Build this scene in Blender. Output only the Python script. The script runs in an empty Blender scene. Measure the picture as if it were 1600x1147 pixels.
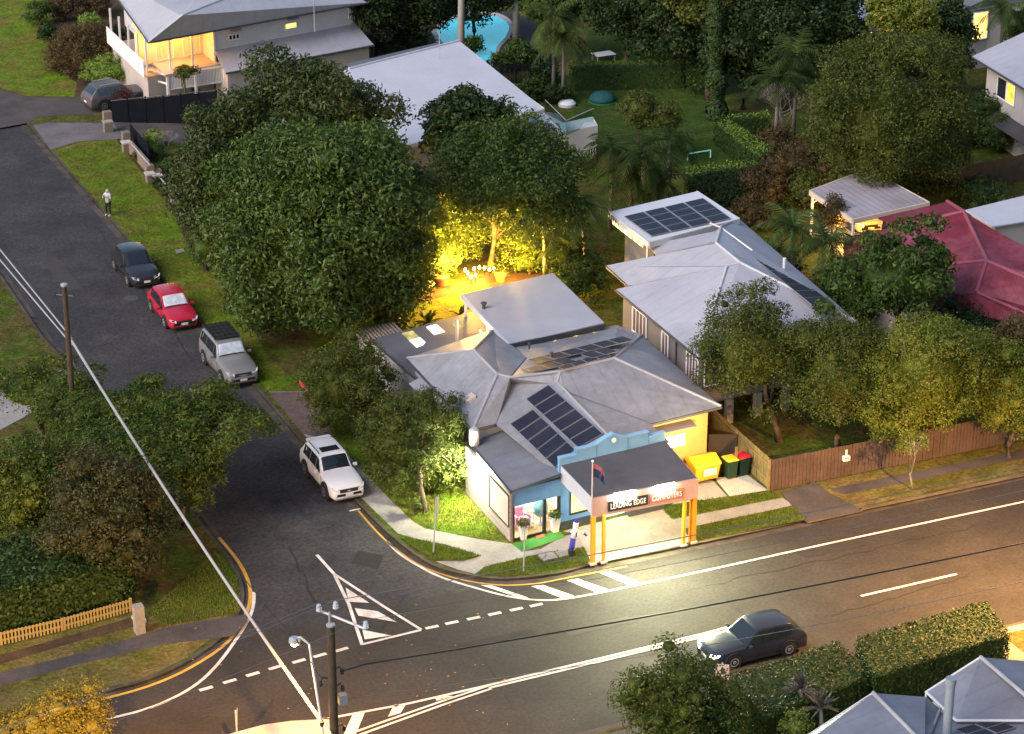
import bpy, bmesh, math, random
import numpy as np
from mathutils import Vector, Matrix
R = math.radians
rnd = random.Random(7)
sc = bpy.context.scene
col = sc.collection

# ------------------------------------------------------------------ survey: camera data turn photo measurements into metres
F, PITCH, YAW, HC = 4000.0, R(24), R(24.2), 55.0
FWD = Vector((math.sin(YAW) * math.cos(PITCH), math.cos(YAW) * math.cos(PITCH), -math.sin(PITCH)))
RIGHT = Vector((math.cos(YAW), -math.sin(YAW), 0))
UP = RIGHT.cross(FWD)
EYE = Vector((0, 0, HC))
def ray(px, py):
    return (RIGHT * ((px - 800) / F) + UP * (-(py - 573.5) / F) + FWD)
def P(px, py, z=0.0):
    d = ray(px, py)
    return EYE + d * ((z - HC) / d.z)
def RP(px, py, p0, n):
    d = ray(px, py)
    return EYE + d * ((Vector(p0) - EYE).dot(n) / d.dot(n))
def RY(px, py, y):
    return RP(px, py, (0, y, 0), Vector((0, 1, 0)))
def RX(px, py, x):
    return RP(px, py, (x, 0, 0), Vector((1, 0, 0)))
def plane(a, b, c):
    n = (Vector(b) - Vector(a)).cross(Vector(c) - Vector(a)).normalized()
    return Vector(a), n

# ------------------------------------------------------------------ object helpers
OFF = {}
def reg(o, parent):
    col.objects.link(o)
    if parent is not None:
        o.parent = parent
    OFF[o.name] = OFF.get(parent.name, Vector()) + Vector(o.location) if parent is not None else Vector(o.location)
def thing(name, label, cat, loc=(0, 0, 0), group=None):
    o = bpy.data.objects.new(name, None)
    o.empty_display_size = .3
    o.location = loc
    reg(o, None)
    o['label'] = label; o['category'] = cat
    if group: o['group'] = group
    return o
def tag(o, label, cat, group=None):
    o['label'] = label; o['category'] = cat
    if group: o['group'] = group
    return o
def structure(o):
    o['kind'] = 'structure'
    return o
def stuff(o, label=None, cat=None):
    o['kind'] = 'stuff'
    if label: o['label'] = label
    if cat: o['category'] = cat
    return o
def copy_tree(o, parent=None):
    c = o.copy()
    col.objects.link(c)
    if parent is not None: c.parent = parent
    for ch in list(o.children):
        copy_tree(ch, c)
    return c

class MB:
    """collects geometry in scene coordinates; build() makes one mesh object"""
    def __init__(s):
        s.v = []; s.f = []
    def face(s, pts):
        i = len(s.v); s.v += [tuple(p) for p in pts]; s.f.append(tuple(range(i, i + len(pts))))
        return s
    def prism(s, pts, dz):
        """polygon extruded by vector or dz"""
        d = Vector((0, 0, dz)) if not hasattr(dz, '__len__') else Vector(dz)
        n = len(pts); i = len(s.v)
        s.v += [tuple(p) for p in pts] + [tuple(Vector(p) + d) for p in pts]
        s.f.append(tuple(range(i, i + n))); s.f.append(tuple(reversed(range(i + n, i + 2 * n))))
        for k in range(n):
            s.f.append((i + k, i + (k + 1) % n, i + n + (k + 1) % n, i + n + k))
        return s
    def box(s, c, size, rz=0.0):
        c = Vector(c); hx, hy, hz = size[0] / 2, size[1] / 2, size[2] / 2
        cs, sn = math.cos(rz), math.sin(rz)
        pts = []
        for x, y in ((-hx, -hy), (hx, -hy), (hx, hy), (-hx, hy)):
            pts.append(c + Vector((x * cs - y * sn, x * sn + y * cs, -hz)))
        return s.prism(pts, size[2])
    def wall(s, a, b, z0, z1, t=.12):
        """upright slab between two ground points"""
        a = Vector((a[0], a[1], 0)); b = Vector((b[0], b[1], 0))
        d = (b - a).normalized(); n = Vector((-d.y, d.x, 0)) * (t / 2)
        pts = [a - n, b - n, b + n, a + n]
        return s.prism([p + Vector((0, 0, z0)) for p in pts], z1 - z0)
    def tube(s, path, r, n=6, cap=True):
        path = [Vector(p) for p in path]
        rs = r if hasattr(r, '__len__') else [r] * len(path)
        base = len(s.v)
        for k, p in enumerate(path):
            a = path[max(0, k - 1)]; b = path[min(len(path) - 1, k + 1)]
            t = (b - a).normalized()
            u = t.cross(Vector((0, 0, 1)))
            if u.length < .05: u = t.cross(Vector((1, 0, 0)))
            u.normalize(); w = u.cross(t)
            for j in range(n):
                q = 2 * math.pi * j / n
                s.v.append(tuple(p + (u * math.cos(q) + w * math.sin(q)) * rs[k]))
        for k in range(len(path) - 1):
            for j in range(n):
                a = base + k * n + j; b = base + k * n + (j + 1) % n
                s.f.append((a, b, b + n, a + n))
        if cap:
            s.f.append(tuple(base + j for j in reversed(range(n))))
            e = base + (len(path) - 1) * n
            s.f.append(tuple(e + j for j in range(n)))
        return s
    def lathe(s, c, prof, n=16, axis=None):
        """prof: (r, h) pairs turned round an axis through c"""
        c = Vector(c); ax = Vector(axis or (0, 0, 1)).normalized()
        u = ax.orthogonal().normalized(); w = ax.cross(u)
        base = len(s.v)
        for r, h in prof:
            for j in range(n):
                q = 2 * math.pi * j / n
                s.v.append(tuple(c + ax * h + (u * math.cos(q) + w * math.sin(q)) * r))
        for k in range(len(prof) - 1):
            for j in range(n):
                a = base + k * n + j; b = base + k * n + (j + 1) % n
                s.f.append((a, b, b + n, a + n))
        s.f.append(tuple(base + j for j in reversed(range(n))))
        e = base + (len(prof) - 1) * n
        s.f.append(tuple(e + j for j in range(n)))
        return s
    def ribbon(s, path, w, z=None, closed=False, side=0):
        """flat strip of width w along a path; side -1/+1 puts it all on the right/left"""
        pts = [Vector(p) for p in path]
        n = len(pts); L = []; Rr = []
        for k in range(n):
            a = pts[k - 1] if (k > 0 or closed) else pts[k]
            b = pts[(k + 1) % n] if (k < n - 1 or closed) else pts[k]
            d1 = (pts[k] - a); d2 = (b - pts[k])
            if d1.length < 1e-6: d1 = d2
            if d2.length < 1e-6: d2 = d1
            d1 = Vector((d1.x, d1.y, 0)).normalized(); d2 = Vector((d2.x, d2.y, 0)).normalized()
            n1 = Vector((-d1.y, d1.x, 0)); n2 = Vector((-d2.y, d2.x, 0))
            m = (n1 + n2); m = m / max(m.dot(n1), .3)
            lo, hi = (-w / 2, w / 2) if side == 0 else ((0, w) if side > 0 else (-w, 0))
            zz = Vector((0, 0, 0)) if z is None else Vector((0, 0, z - pts[k].z))
            L.append(pts[k] + m * hi + zz); Rr.append(pts[k] + m * lo + zz)
        for k in range(n - (0 if closed else 1)):
            j = (k + 1) % n
            s.face([Rr[k], Rr[j], L[j], L[k]])
        s.edges = (L, Rr)
        return s
    def kerb(s, path, w, z0, z1, side):
        t = MB(); t.ribbon(path, w, z1, side=side)
        L, Rr = t.edges
        for k in range(len(L) - 1):
            a, b, c_, d = Rr[k], Rr[k + 1], L[k + 1], L[k]
            dn = Vector((0, 0, z0 - z1))
            s.face([a, b, c_, d]); s.face([a + dn, b + dn, b, a]); s.face([d, c_, c_ + dn, d + dn])
        return s
    def build(s, name, mat, parent=None, smooth=False, angle=None, loc=None):
        off = OFF.get(parent.name, Vector()) if parent is not None else Vector()
        base = Vector(loc) if loc is not None else Vector()
        me = bpy.data.meshes.new(name)
        me.from_pydata([tuple(Vector(v) - off - base) for v in s.v], [], s.f)
        me.validate()
        bm = bmesh.new(); bm.from_mesh(me)
        bmesh.ops.recalc_face_normals(bm, faces=bm.faces)
        bm.to_mesh(me); bm.free()
        if mat is not None: me.materials.append(mat)
        if smooth or angle:
            me.polygons.foreach_set('use_smooth', [True] * len(me.polygons))
            if angle: me.set_sharp_from_angle(angle=R(angle))
        o = bpy.data.objects.new(name, me)
        o.location = base
        reg(o, parent)
        return o

def bevel(o, w=.02, seg=2):
    m = o.modifiers.new('bevel', 'BEVEL'); m.width = w; m.segments = seg; m.limit_method = 'ANGLE'; m.angle_limit = R(40)
    return o

# ------------------------------------------------------------------ materials
def lin(r, g, b):
    f = lambda c: (c / 12.92 if c <= .04045 else ((c + .055) / 1.055) ** 2.4)
    return (f(r / 255), f(g / 255), f(b / 255))
MATS = {}
def mat(name, c, rough=.8, var=.18, scale=1.2, bump=0., bscale=12., spec=.35, metal=0., c2=None, c2amt=.5, stripes=None, coord='Object', coat=0., fine=None, emit=None):
    """stripes = (axis, period, depth, tint)"""
    if name in MATS: return MATS[name]
    m = bpy.data.materials.new(name); m.use_nodes = True
    nt = m.node_tree; N = nt.nodes; Lk = nt.links
    b = N['Principled BSDF']
    b.inputs['Roughness'].default_value = rough; b.inputs['Metallic'].default_value = metal
    b.inputs['Specular IOR Level'].default_value = spec
    if coat:
        b.inputs['Coat Weight'].default_value = coat; b.inputs['Coat Roughness'].default_value = .06
    tc = N.new('ShaderNodeTexCoord')
    src = tc.outputs[coord]
    n1 = N.new('ShaderNodeTexNoise'); n1.inputs['Scale'].default_value = scale; n1.inputs['Detail'].default_value = 6; n1.inputs['Roughness'].default_value = .65
    Lk.new(src, n1.inputs['Vector'])
    ramp = N.new('ShaderNodeMapRange'); ramp.inputs[1].default_value = .3; ramp.inputs[2].default_value = .7
    ramp.inputs[3].default_value = 1 - var; ramp.inputs[4].default_value = 1 + var
    Lk.new(n1.outputs['Fac'], ramp.inputs[0])
    base = N.new('ShaderNodeRGB'); base.outputs[0].default_value = (*c, 1)
    cur = base.outputs[0]
    if c2 is not None:
        n2 = N.new('ShaderNodeTexNoise'); n2.inputs['Scale'].default_value = scale * .37; n2.inputs['Detail'].default_value = 8; n2.inputs['Roughness'].default_value = .7
        Lk.new(src, n2.inputs['Vector'])
        r2 = N.new('ShaderNodeMapRange'); r2.inputs[1].default_value = .42; r2.inputs[2].default_value = .62; r2.inputs[4].default_value = c2amt
        Lk.new(n2.outputs['Fac'], r2.inputs[0])
        mx = N.new('ShaderNodeMix'); mx.data_type = 'RGBA'
        Lk.new(r2.outputs[0], mx.inputs[0]); Lk.new(cur, mx.inputs[6]); mx.inputs[7].default_value = (*c2, 1)
        cur = mx.outputs[2]
    vm = N.new('ShaderNodeVectorMath'); vm.operation = 'SCALE'
    Lk.new(cur, vm.inputs[0]); Lk.new(ramp.outputs[0], vm.inputs['Scale'])
    cur = vm.outputs[0]
    height = None
    if fine:
        n3 = N.new('ShaderNodeTexNoise'); n3.inputs['Scale'].default_value = fine[0]; n3.inputs['Detail'].default_value = 3
        Lk.new(src, n3.inputs['Vector'])
        r3 = N.new('ShaderNodeMapRange'); r3.inputs[1].default_value = .25; r3.inputs[2].default_value = .75; r3.inputs[3].default_value = 1 - fine[1]; r3.inputs[4].default_value = 1 + fine[1]
        Lk.new(n3.outputs['Fac'], r3.inputs[0])
        v3 = N.new('ShaderNodeVectorMath'); v3.operation = 'SCALE'; Lk.new(cur, v3.inputs[0]); Lk.new(r3.outputs[0], v3.inputs['Scale']); cur = v3.outputs[0]
    if stripes:
        ax, per, dep, tint = stripes
        sep = N.new('ShaderNodeSeparateXYZ'); Lk.new(src, sep.inputs[0])
        mu = N.new('ShaderNodeMath'); mu.operation = 'MULTIPLY'; mu.inputs[1].default_value = 1 / per; Lk.new(sep.outputs['XYZ'.index(ax)], mu.inputs[0])
        fr = N.new('ShaderNodeMath'); fr.operation = 'FRACT'; Lk.new(mu.outputs[0], fr.inputs[0])
        pk = N.new('ShaderNodeMapRange'); pk.inputs[1].default_value = .0; pk.inputs[2].default_value = .16; pk.inputs[3].default_value = tint; pk.inputs[4].default_value = 1
        Lk.new(fr.outputs[0], pk.inputs[0])
        v4 = N.new('ShaderNodeVectorMath'); v4.operation = 'SCALE'; Lk.new(cur, v4.inputs[0]); Lk.new(pk.outputs[0], v4.inputs['Scale']); cur = v4.outputs[0]
        height = (fr.outputs[0], dep)
    Lk.new(cur, b.inputs['Base Color'])
    if bump or height:
        bp = N.new('ShaderNodeBump'); bp.inputs['Strength'].default_value = 1.0
        nb = N.new('ShaderNodeTexNoise'); nb.inputs['Scale'].default_value = bscale; nb.inputs['Detail'].default_value = 4
        Lk.new(src, nb.inputs['Vector'])
        if height:
            ma = N.new('ShaderNodeMath'); ma.operation = 'MULTIPLY'; ma.inputs[1].default_value = height[1]; Lk.new(height[0], ma.inputs[0])
            mb = N.new('ShaderNodeMath'); mb.operation = 'MULTIPLY_ADD'; mb.inputs[1].default_value = bump; Lk.new(nb.outputs['Fac'], mb.inputs[0]); Lk.new(ma.outputs[0], mb.inputs[2])
            Lk.new(mb.outputs[0], bp.inputs['Height'])
        else:
            ma = N.new('ShaderNodeMath'); ma.operation = 'MULTIPLY'; ma.inputs[1].default_value = bump; Lk.new(nb.outputs['Fac'], ma.inputs[0])
            Lk.new(ma.outputs[0], bp.inputs['Height'])
        bp.inputs['Distance'].default_value = 1.0
        Lk.new(bp.outputs[0], b.inputs['Normal'])
    if emit:
        b.inputs['Emission Color'].default_value = (*emit[0], 1); b.inputs['Emission Strength'].default_value = emit[1]
    MATS[name] = m
    return m
def glow(name, c, s, var=0., scale=2.):
    m = bpy.data.materials.new(name); m.use_nodes = True
    nt = m.node_tree; N = nt.nodes; Lk = nt.links
    N.remove(N['Principled BSDF'])
    e = N.new('ShaderNodeEmission'); e.inputs[0].default_value = (*c, 1); e.inputs[1].default_value = s
    if var:
        tc = N.new('ShaderNodeTexCoord'); n = N.new('ShaderNodeTexNoise'); n.inputs['Scale'].default_value = scale; n.inputs['Detail'].default_value = 3
        Lk.new(tc.outputs['Object'], n.inputs['Vector'])
        r = N.new('ShaderNodeMapRange'); r.inputs[1].default_value = .35; r.inputs[2].default_value = .65; r.inputs[3].default_value = s * (1 - var); r.inputs[4].default_value = s * (1 + var)
        Lk.new(n.outputs['Fac'], r.inputs[0]); Lk.new(r.outputs[0], e.inputs[1])
    Lk.new(e.outputs[0], N['Material Output'].inputs[0])
    return m
def glass(name, tint=(.9, .95, 1), mixf=.12):
    m = bpy.data.materials.new(name); m.use_nodes = True
    nt = m.node_tree; N = nt.nodes; Lk = nt.links
    N.remove(N['Principled BSDF'])
    t = N.new('ShaderNodeBsdfTransparent'); t.inputs[0].default_value = (*tint, 1)
    g = N.new('ShaderNodeBsdfGlossy'); g.inputs['Roughness'].default_value = .05
    x = N.new('ShaderNodeMixShader'); x.inputs[0].default_value = mixf
    Lk.new(t.outputs[0], x.inputs[1]); Lk.new(g.outputs[0], x.inputs[2]); Lk.new(x.outputs[0], N['Material Output'].inputs[0])
    return m
def leafmat(name, ca, cb, cc, trans=.25, rough=.55, spec=.25):
    m = bpy.data.materials.new(name); m.use_nodes = True
    nt = m.node_tree; N = nt.nodes; Lk = nt.links
    b = N['Principled BSDF']; b.inputs['Roughness'].default_value = rough; b.inputs['Specular IOR Level'].default_value = spec
    ca, cb, cc = [tuple(x * 1.3 for x in c_) for c_ in (ca, cb, cc)]
    ge = N.new('ShaderNodeNewGeometry')
    cr = N.new('ShaderNodeValToRGB'); cr.color_ramp.elements[0].color = (*ca, 1); cr.color_ramp.elements[1].color = (*cc, 1)
    e = cr.color_ramp.elements.new(.55); e.color = (*cb, 1)
    tc = N.new('ShaderNodeTexCoord'); n = N.new('ShaderNodeTexNoise'); n.inputs['Scale'].default_value = .55; n.inputs['Detail'].default_value = 4
    Lk.new(tc.outputs['Object'], n.inputs['Vector'])
    a = N.new('ShaderNodeMath'); a.operation = 'MULTIPLY_ADD'; a.inputs[1].default_value = .55
    mr = N.new('ShaderNodeMapRange'); mr.inputs[1].default_value = .3; mr.inputs[2].default_value = .7; mr.inputs[4].default_value = .45
    Lk.new(n.outputs['Fac'], mr.inputs[0])
    Lk.new(ge.outputs['Random Per Island'], a.inputs[0]); Lk.new(mr.outputs[0], a.inputs[2])
    Lk.new(a.outputs[0], cr.inputs[0])
    Lk.new(cr.outputs[0], b.inputs['Base Color'])
    t = N.new('ShaderNodeBsdfTranslucent'); Lk.new(cr.outputs[0], t.inputs[0])
    x = N.new('ShaderNodeMixShader'); x.inputs[0].default_value = trans
    Lk.new(b.outputs[0], x.inputs[1]); Lk.new(t.outputs[0], x.inputs[2]); Lk.new(x.outputs[0], N['Material Output'].inputs[0])
    return m

M = {}
M['asphalt'] = mat('asphalt', (.04, .035, .031), .8, .22, .3, .004, 40, .22, c2=(.029, .026, .025), c2amt=.9, fine=(7, .3))
M['asphalt_old'] = mat('asphalt_old', (.038, .035, .037), .85, .25, .4, .005, 40, .2, c2=(.06, .055, .053), c2amt=.8, fine=(6, .4))
M['drive'] = mat('drive', (.075, .062, .058), .85, .25, .8, .004, 40, .3, c2=(.045, .04, .038), c2amt=.7, fine=(9, .2))
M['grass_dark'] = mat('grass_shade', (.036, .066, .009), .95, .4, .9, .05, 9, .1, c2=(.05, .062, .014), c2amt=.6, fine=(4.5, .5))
M['apron'] = mat('kerb_apron', (.115, .09, .055), .9, .25, .8, .003, 30, .2, c2=(.085, .066, .042), c2amt=.7, fine=(6, .2))
M['forecourt'] = mat('forecourt_concrete', (.31, .285, .215), .9, .16, .9, .003, 30, .2, c2=(.2, .18, .135), c2amt=.7, fine=(6, .12))
M['paver'] = mat('brick_paver', (.12, .085, .075), .9, .25, 1.5, .004, 30, .2, c2=(.085, .065, .06), c2amt=.7, fine=(7, .25))
M['drive_pale'] = mat('drive_pale', (.14, .125, .125), .85, .2, .8, .004, 40, .3, c2=(.1, .09, .09), c2amt=.7, fine=(9, .2))
M['concrete'] = mat('concrete', (.27, .25, .225), .85, .2, .7, .003, 30, .3, c2=(.19, .175, .16), c2amt=.7, fine=(6, .12))
M['concrete_pale'] = mat('concrete_pale', (.42, .39, .34), .85, .12, .9, .002, 30, .3, c2=(.33, .3, .26), c2amt=.6, fine=(6, .1))
M['kerb'] = mat('kerb_concrete', (.085, .07, .058), .9, .35, 1.1, .004, 30, .2, c2=(.035, .028, .022), c2amt=.8)
M['grass'] = mat('grass', (.052, .08, .008), .95, .45, .9, .06, 9, .1, c2=(.095, .06, .022), c2amt=.9, fine=(4.5, .5))
M['lawn'] = mat('lawn', (.085, .145, .007), .95, .4, .9, .05, 9, .1, c2=(.14, .095, .025), c2amt=.85, fine=(4.5, .5))
M['verge'] = mat('verge', (.085, .085, .015), .95, .4, .8, .05, 9, .1, c2=(.15, .1, .04), c2amt=.8, fine=(5, .45))
M['soil'] = mat('soil', (.06, .038, .022), .95, .4, 1., .05, 12, .1, c2=(.1, .06, .035))
M['white_paint'] = mat('white_road_paint', (.7, .63, .57), .6, .15, 2, 0, 10, .3, c2=(.33, .29, .26), c2amt=.7, fine=(14, .2))
M['yellow_paint'] = mat('yellow_road_paint', (.6, .33, .05), .6, .15, 1.5, 0, 10, .3, c2=(.35, .2, .05), c2amt=.6)
M['roof_grey'] = mat('roof_grey', (.235, .238, .262), .45, .14, .7, 0, 10, .5, c2=(.17, .17, .182), c2amt=.75, stripes=('X', .8, .02, .88), fine=(3.5, .12))  # stripe tint paints sheen bands along the ribs, on both grey roofs
M['roof_grey_y'] = mat('roof_grey_y', (.235, .238, .262), .45, .14, .7, 0, 10, .5, c2=(.17, .17, .182), c2amt=.75, stripes=('Y', .8, .02, .88), fine=(3.5, .12))
M['roof_white'] = mat('roof_white', (.35, .345, .38), .45, .08, .4, 0, 10, .5, c2=(.28, .275, .31), c2amt=.7, stripes=('Y', .8, .012, .92), fine=(2.5, .04))
M['roof_white_x'] = mat('roof_white_x', (.35, .345, .38), .45, .08, .4, 0, 10, .5, c2=(.28, .275, .31), c2amt=.7, stripes=('X', .8, .012, .92), fine=(2.5, .04))
M['roof_bright'] = mat('roof_bright', (.44, .43, .465), .5, .08, .4, 0, 10, .5, stripes=('X', .4, .006, .97))
M['roof_pale'] = mat('roof_pale', (.27, .275, .32), .45, .1, .5, 0, 10, .5, c2=(.21, .215, .255), c2amt=.6, stripes=('Y', .8, .01, .92))
M['roof_red'] = mat('roof_red', (.135, .014, .026), .65, .3, .6, 0, 10, .3, c2=(.22, .06, .085), c2amt=.8, stripes=('X', .2, .012, .88), fine=(3, .2))
M['roof_mid'] = mat('roof_mid', (.175, .177, .2), .5, .12, .5, 0, 10, .4, c2=(.14, .142, .16), c2amt=.7, stripes=('Y', .8, .015, .9), fine=(3, .08))
M['roof_slate'] = mat('roof_slate', (.16, .168, .205), .5, .14, .5, 0, 10, .4, c2=(.12, .125, .155), c2amt=.7, stripes=('Y', .8, .01, .9), fine=(3, .08))
M['roof_dark'] = mat('roof_dark', (.115, .115, .135), .4, .15, .5, 0, 10, .5, c2=(.085, .085, .1), stripes=('Y', .2, .012, .9))
M['cap'] = mat('ridge_cap', (.28, .275, .295), .5, .15, 1., 0, 10, .4)
M['cap_white'] = mat('ridge_cap_white', (.42, .415, .45), .5, .08, 1., 0, 10, .4)
M['gutter'] = mat('gutter', (.045, .047, .052), .5, .15, 1, 0, 10, .5)
M['gutter_white'] = mat('gutter_white', (.5, .5, .52), .5, .1, 1, 0, 10, .5)
M['blue_wall'] = mat('blue_wall', (.14, .31, .53), .7, .1, 1.2, .002, 30, .3, c2=(.12, .25, .44), c2amt=.5)
M['plinth'] = mat('plinth', (.06, .065, .068), .8, .15, 1, 0, 10, .3)
M['yellow_wall'] = mat('yellow_wall', (.62, .36, .12), .8, .08, .8, .003, 30, .3, c2=(.55, .3, .09), c2amt=.5)
M['pink_fascia'] = mat('fascia_cream', (.36, .25, .225), .7, .06, .8, 0, 10, .3)
M['cream'] = mat('cream_board', (.42, .36, .32), .75, .08, .8, 0, 10, .3)
M['siding'] = mat('siding', (.4, .36, .33), .75, .08, .8, 0, 10, .3, stripes=('Z', .3, .04, .3))
M['weather_white'] = mat('weather_white', (.56, .54, .54), .75, .08, .8, 0, 10, .3, stripes=('Z', .17, .02, .72))
M['weather_grey'] = mat('weather_grey', (.17, .165, .165), .75, .1, .8, 0, 10, .3, stripes=('Z', .17, .02, .7))
M['wall_grey'] = mat('wall_grey', (.36, .33, .32), .85, .12, .8, .003, 20, .2)
M['trim_white'] = mat('trim_white', (.68, .66, .65), .6, .06, 1, 0, 10, .4)
M['black_metal'] = mat('black_metal', (.016, .016, .018), .45, .1, 1, 0, 10, .5)
M['dark_void'] = mat('dark_inside', (.02, .018, .017), .9, .2, 1)
M['fence_brown'] = mat('fence_brown', (.105, .07, .057), .85, .25, 1.2, .004, 20, .2, c2=(.075, .05, .04), c2amt=.7, fine=(8, .12))
M['fence_olive'] = mat('fence_olive', (.26, .19, .07), .85, .3, 1.5, .004, 20, .2, c2=(.12, .09, .035), c2amt=.8)
M['fence_black'] = mat('fence_black', (.007, .008, .012), .95, .2, 1, 0, 10, .08)
M['fence_cream'] = mat('picket_cream', (.34, .25, .1), .7, .12, 1, 0, 10, .3)
M['brick'] = mat('brick_pale', (.19, .145, .12), .9, .2, 2, .004, 20, .2, c2=(.2, .15, .13))
M['orange_post'] = mat('orange_post', (.6, .22, .01), .5, .08, 1, 0, 10, .4)
M['panel'] = mat('solar_cell', (.016, .018, .03), .45, .2, 2, 0, 10, .22, c2=(.03, .034, .05), c2amt=.5)
M['panel_frame'] = mat('solar_frame', (.26, .26, .28), .4, .05, 1, 0, 10, .5, metal=.3)
M['steel'] = mat('galvanised', (.42, .43, .46), .4, .12, 2, 0, 10, .5, metal=.4)
M['bark'] = mat('bark', (.085, .06, .042), .95, .35, 3, .02, 14, .1, c2=(.15, .12, .09))
M['bark_pale'] = mat('bark_pale', (.26, .23, .2), .9, .3, 3, .01, 14, .1, c2=(.16, .14, .12))
M['palm_bark'] = mat('palm_trunk', (.19, .17, .165), .9, .2, 2, 0, 10, .1, stripes=('Z', .3, .02, .7))
M['pole_wood'] = mat('pole_timber', (.06, .043, .03), .9, .25, 3, .006, 20, .2, c2=(.06, .045, .03))
M['wire'] = mat('wire_black', (.02, .019, .02), .5, .1, 1)
M['wire_grey'] = mat('wire_grey', (.3, .29, .29), .5, .1, 1, 0, 10, .5)
M['wire_mid'] = mat('wire_mid', (.12, .115, .115), .6, .1, 1)
M['tyre'] = mat('tyre', (.012, .012, .013), .8, .2, 2)
M['rim'] = mat('rim_silver', (.45, .45, .47), .35, .05, 1, 0, 10, .5, metal=.6)
M['carglass'] = mat('car_glass', (.012, .015, .02), .06, .1, 1, 0, 10, .8, coat=.5)
M['carplastic'] = mat('car_plastic', (.018, .018, .019), .6, .1, 1)
M['lamp_clear'] = mat('headlight_clear', (.5, .52, .55), .12, .1, 3, 0, 10, .7)
M['lamp_red'] = mat('tail_red', (.3, .012, .015), .25, .1, 3, 0, 10, .6)
M['plate'] = mat('number_plate', (.7, .66, .62), .5, .05, 1)
M['terracotta'] = mat('terracotta', (.36, .13, .06), .85, .15, 3)
M['white_pot'] = mat('white_pot', (.68, .64, .6), .6, .08, 2)
M['dk_glass'] = mat('window_dark', (.02, .025, .03), .08, .2, 1, 0, 10, .7)
M['lit_warm'] = glow('lit_window_warm', (1., .42, .05), .9, .5, 1.5)
M['lit_yellow'] = glow('lit_window_yellow', (1., .58, .13), .75, .5, 1.5)
M['lit_white'] = glow('lit_window_white', (1., .93, .66), 1.6, .45, 2.)
M['tube'] = glow('fluorescent_tube', (1., .97, .72), 11)
M['clear'] = glass('clear_glass')
M['pool_glass'] = glass('fence_glass', (.8, .9, .88), .2)
# ------------------------------------------------------------------ foliage helpers
def quads_mesh(name, V, Q, m, parent, smooth=False):
    me = bpy.data.meshes.new(name)
    nv, nq = len(V), len(Q)
    me.vertices.add(nv); me.vertices.foreach_set('co', np.asarray(V, dtype=np.float32).ravel())
    me.loops.add(nq * 4); me.loops.foreach_set('vertex_index', np.asarray(Q, dtype=np.int32).ravel())
    me.polygons.add(nq); me.polygons.foreach_set('loop_start', np.arange(0, nq * 4, 4, dtype=np.int32))
    me.update(calc_edges=True); me.materials.append(m)
    if smooth: me.polygons.foreach_set('use_smooth', np.ones(nq, dtype=bool))
    o = bpy.data.objects.new(name, me); reg(o, parent); return o
def leaf_arrays(C, Nn, L, W, g, droop=0.):
    n = len(C)
    Nn = Nn / (np.linalg.norm(Nn, axis=1, keepdims=True) + 1e-9)
    r = g.normal(size=(n, 3)); r[:, 2] -= droop
    t = np.cross(Nn, r); t = np.cross(t, Nn) if droop else t
    t /= (np.linalg.norm(t, axis=1, keepdims=True) + 1e-9)
    b = np.cross(Nn, t)
    l = L * g.uniform(.65, 1.3, (n, 1)) / 2; w = W * g.uniform(.7, 1.3, (n, 1)) / 2
    V = np.stack([C - t * l, C + b * w + Nn * w * .35 - t * l * .1, C + t * l - Nn * l * .25, C - b * w + Nn * w * .35 - t * l * .1], 1).reshape(-1, 3)
    Q = np.arange(n * 4).reshape(-1, 4)
    return V, Q
def leaf_mesh(name, C, Nn, L, W, m, parent, g, droop=0.):
    off = np.array(OFF.get(parent.name, Vector())) if parent is not None else 0
    V, Q = leaf_arrays(np.asarray(C), np.asarray(Nn), L, W, g, droop)
    return quads_mesh(name, V - off, Q, m, parent)
def cube_sphere(k=3):
    P_, Q_ = [], []
    for ax in range(3):
        for s in (-1, 1):
            i0 = len(P_)
            for i in range(k + 1):
                for j in range(k + 1):
                    p = np.zeros(3); p[ax] = s; p[(ax + 1) % 3] = (2 * i / k - 1) * s; p[(ax + 2) % 3] = 2 * j / k - 1; P_.append(p / np.linalg.norm(p))
            for i in range(k):
                for j in range(k):
                    a = i0 + i * (k + 1) + j; Q_.append((a, a + k + 1, a + k + 2, a + 1))
    return np.array(P_), np.array(Q_)
CSP, CSQ = cube_sphere(3)
def dirs(n, g, zmin=-.5):
    d = g.normal(size=(n * 3 + 20, 3)); d /= np.linalg.norm(d, axis=1, keepdims=True)
    d = d[d[:, 2] > zmin]; return d[:n]
def fib(n, zmin, g, jit=.25):
    i = np.arange(n) + .5
    z = 1 - (1 - zmin) * i / n; ph = i * 2.399963 + g.uniform(0, 6)
    r = np.sqrt(np.maximum(0, 1 - z * z)); d = np.stack([r * np.cos(ph), r * np.sin(ph), z], 1) + g.normal(size=(n, 3)) * jit / math.sqrt(n) * 3
    return d / np.linalg.norm(d, axis=1, keepdims=True)
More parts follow.
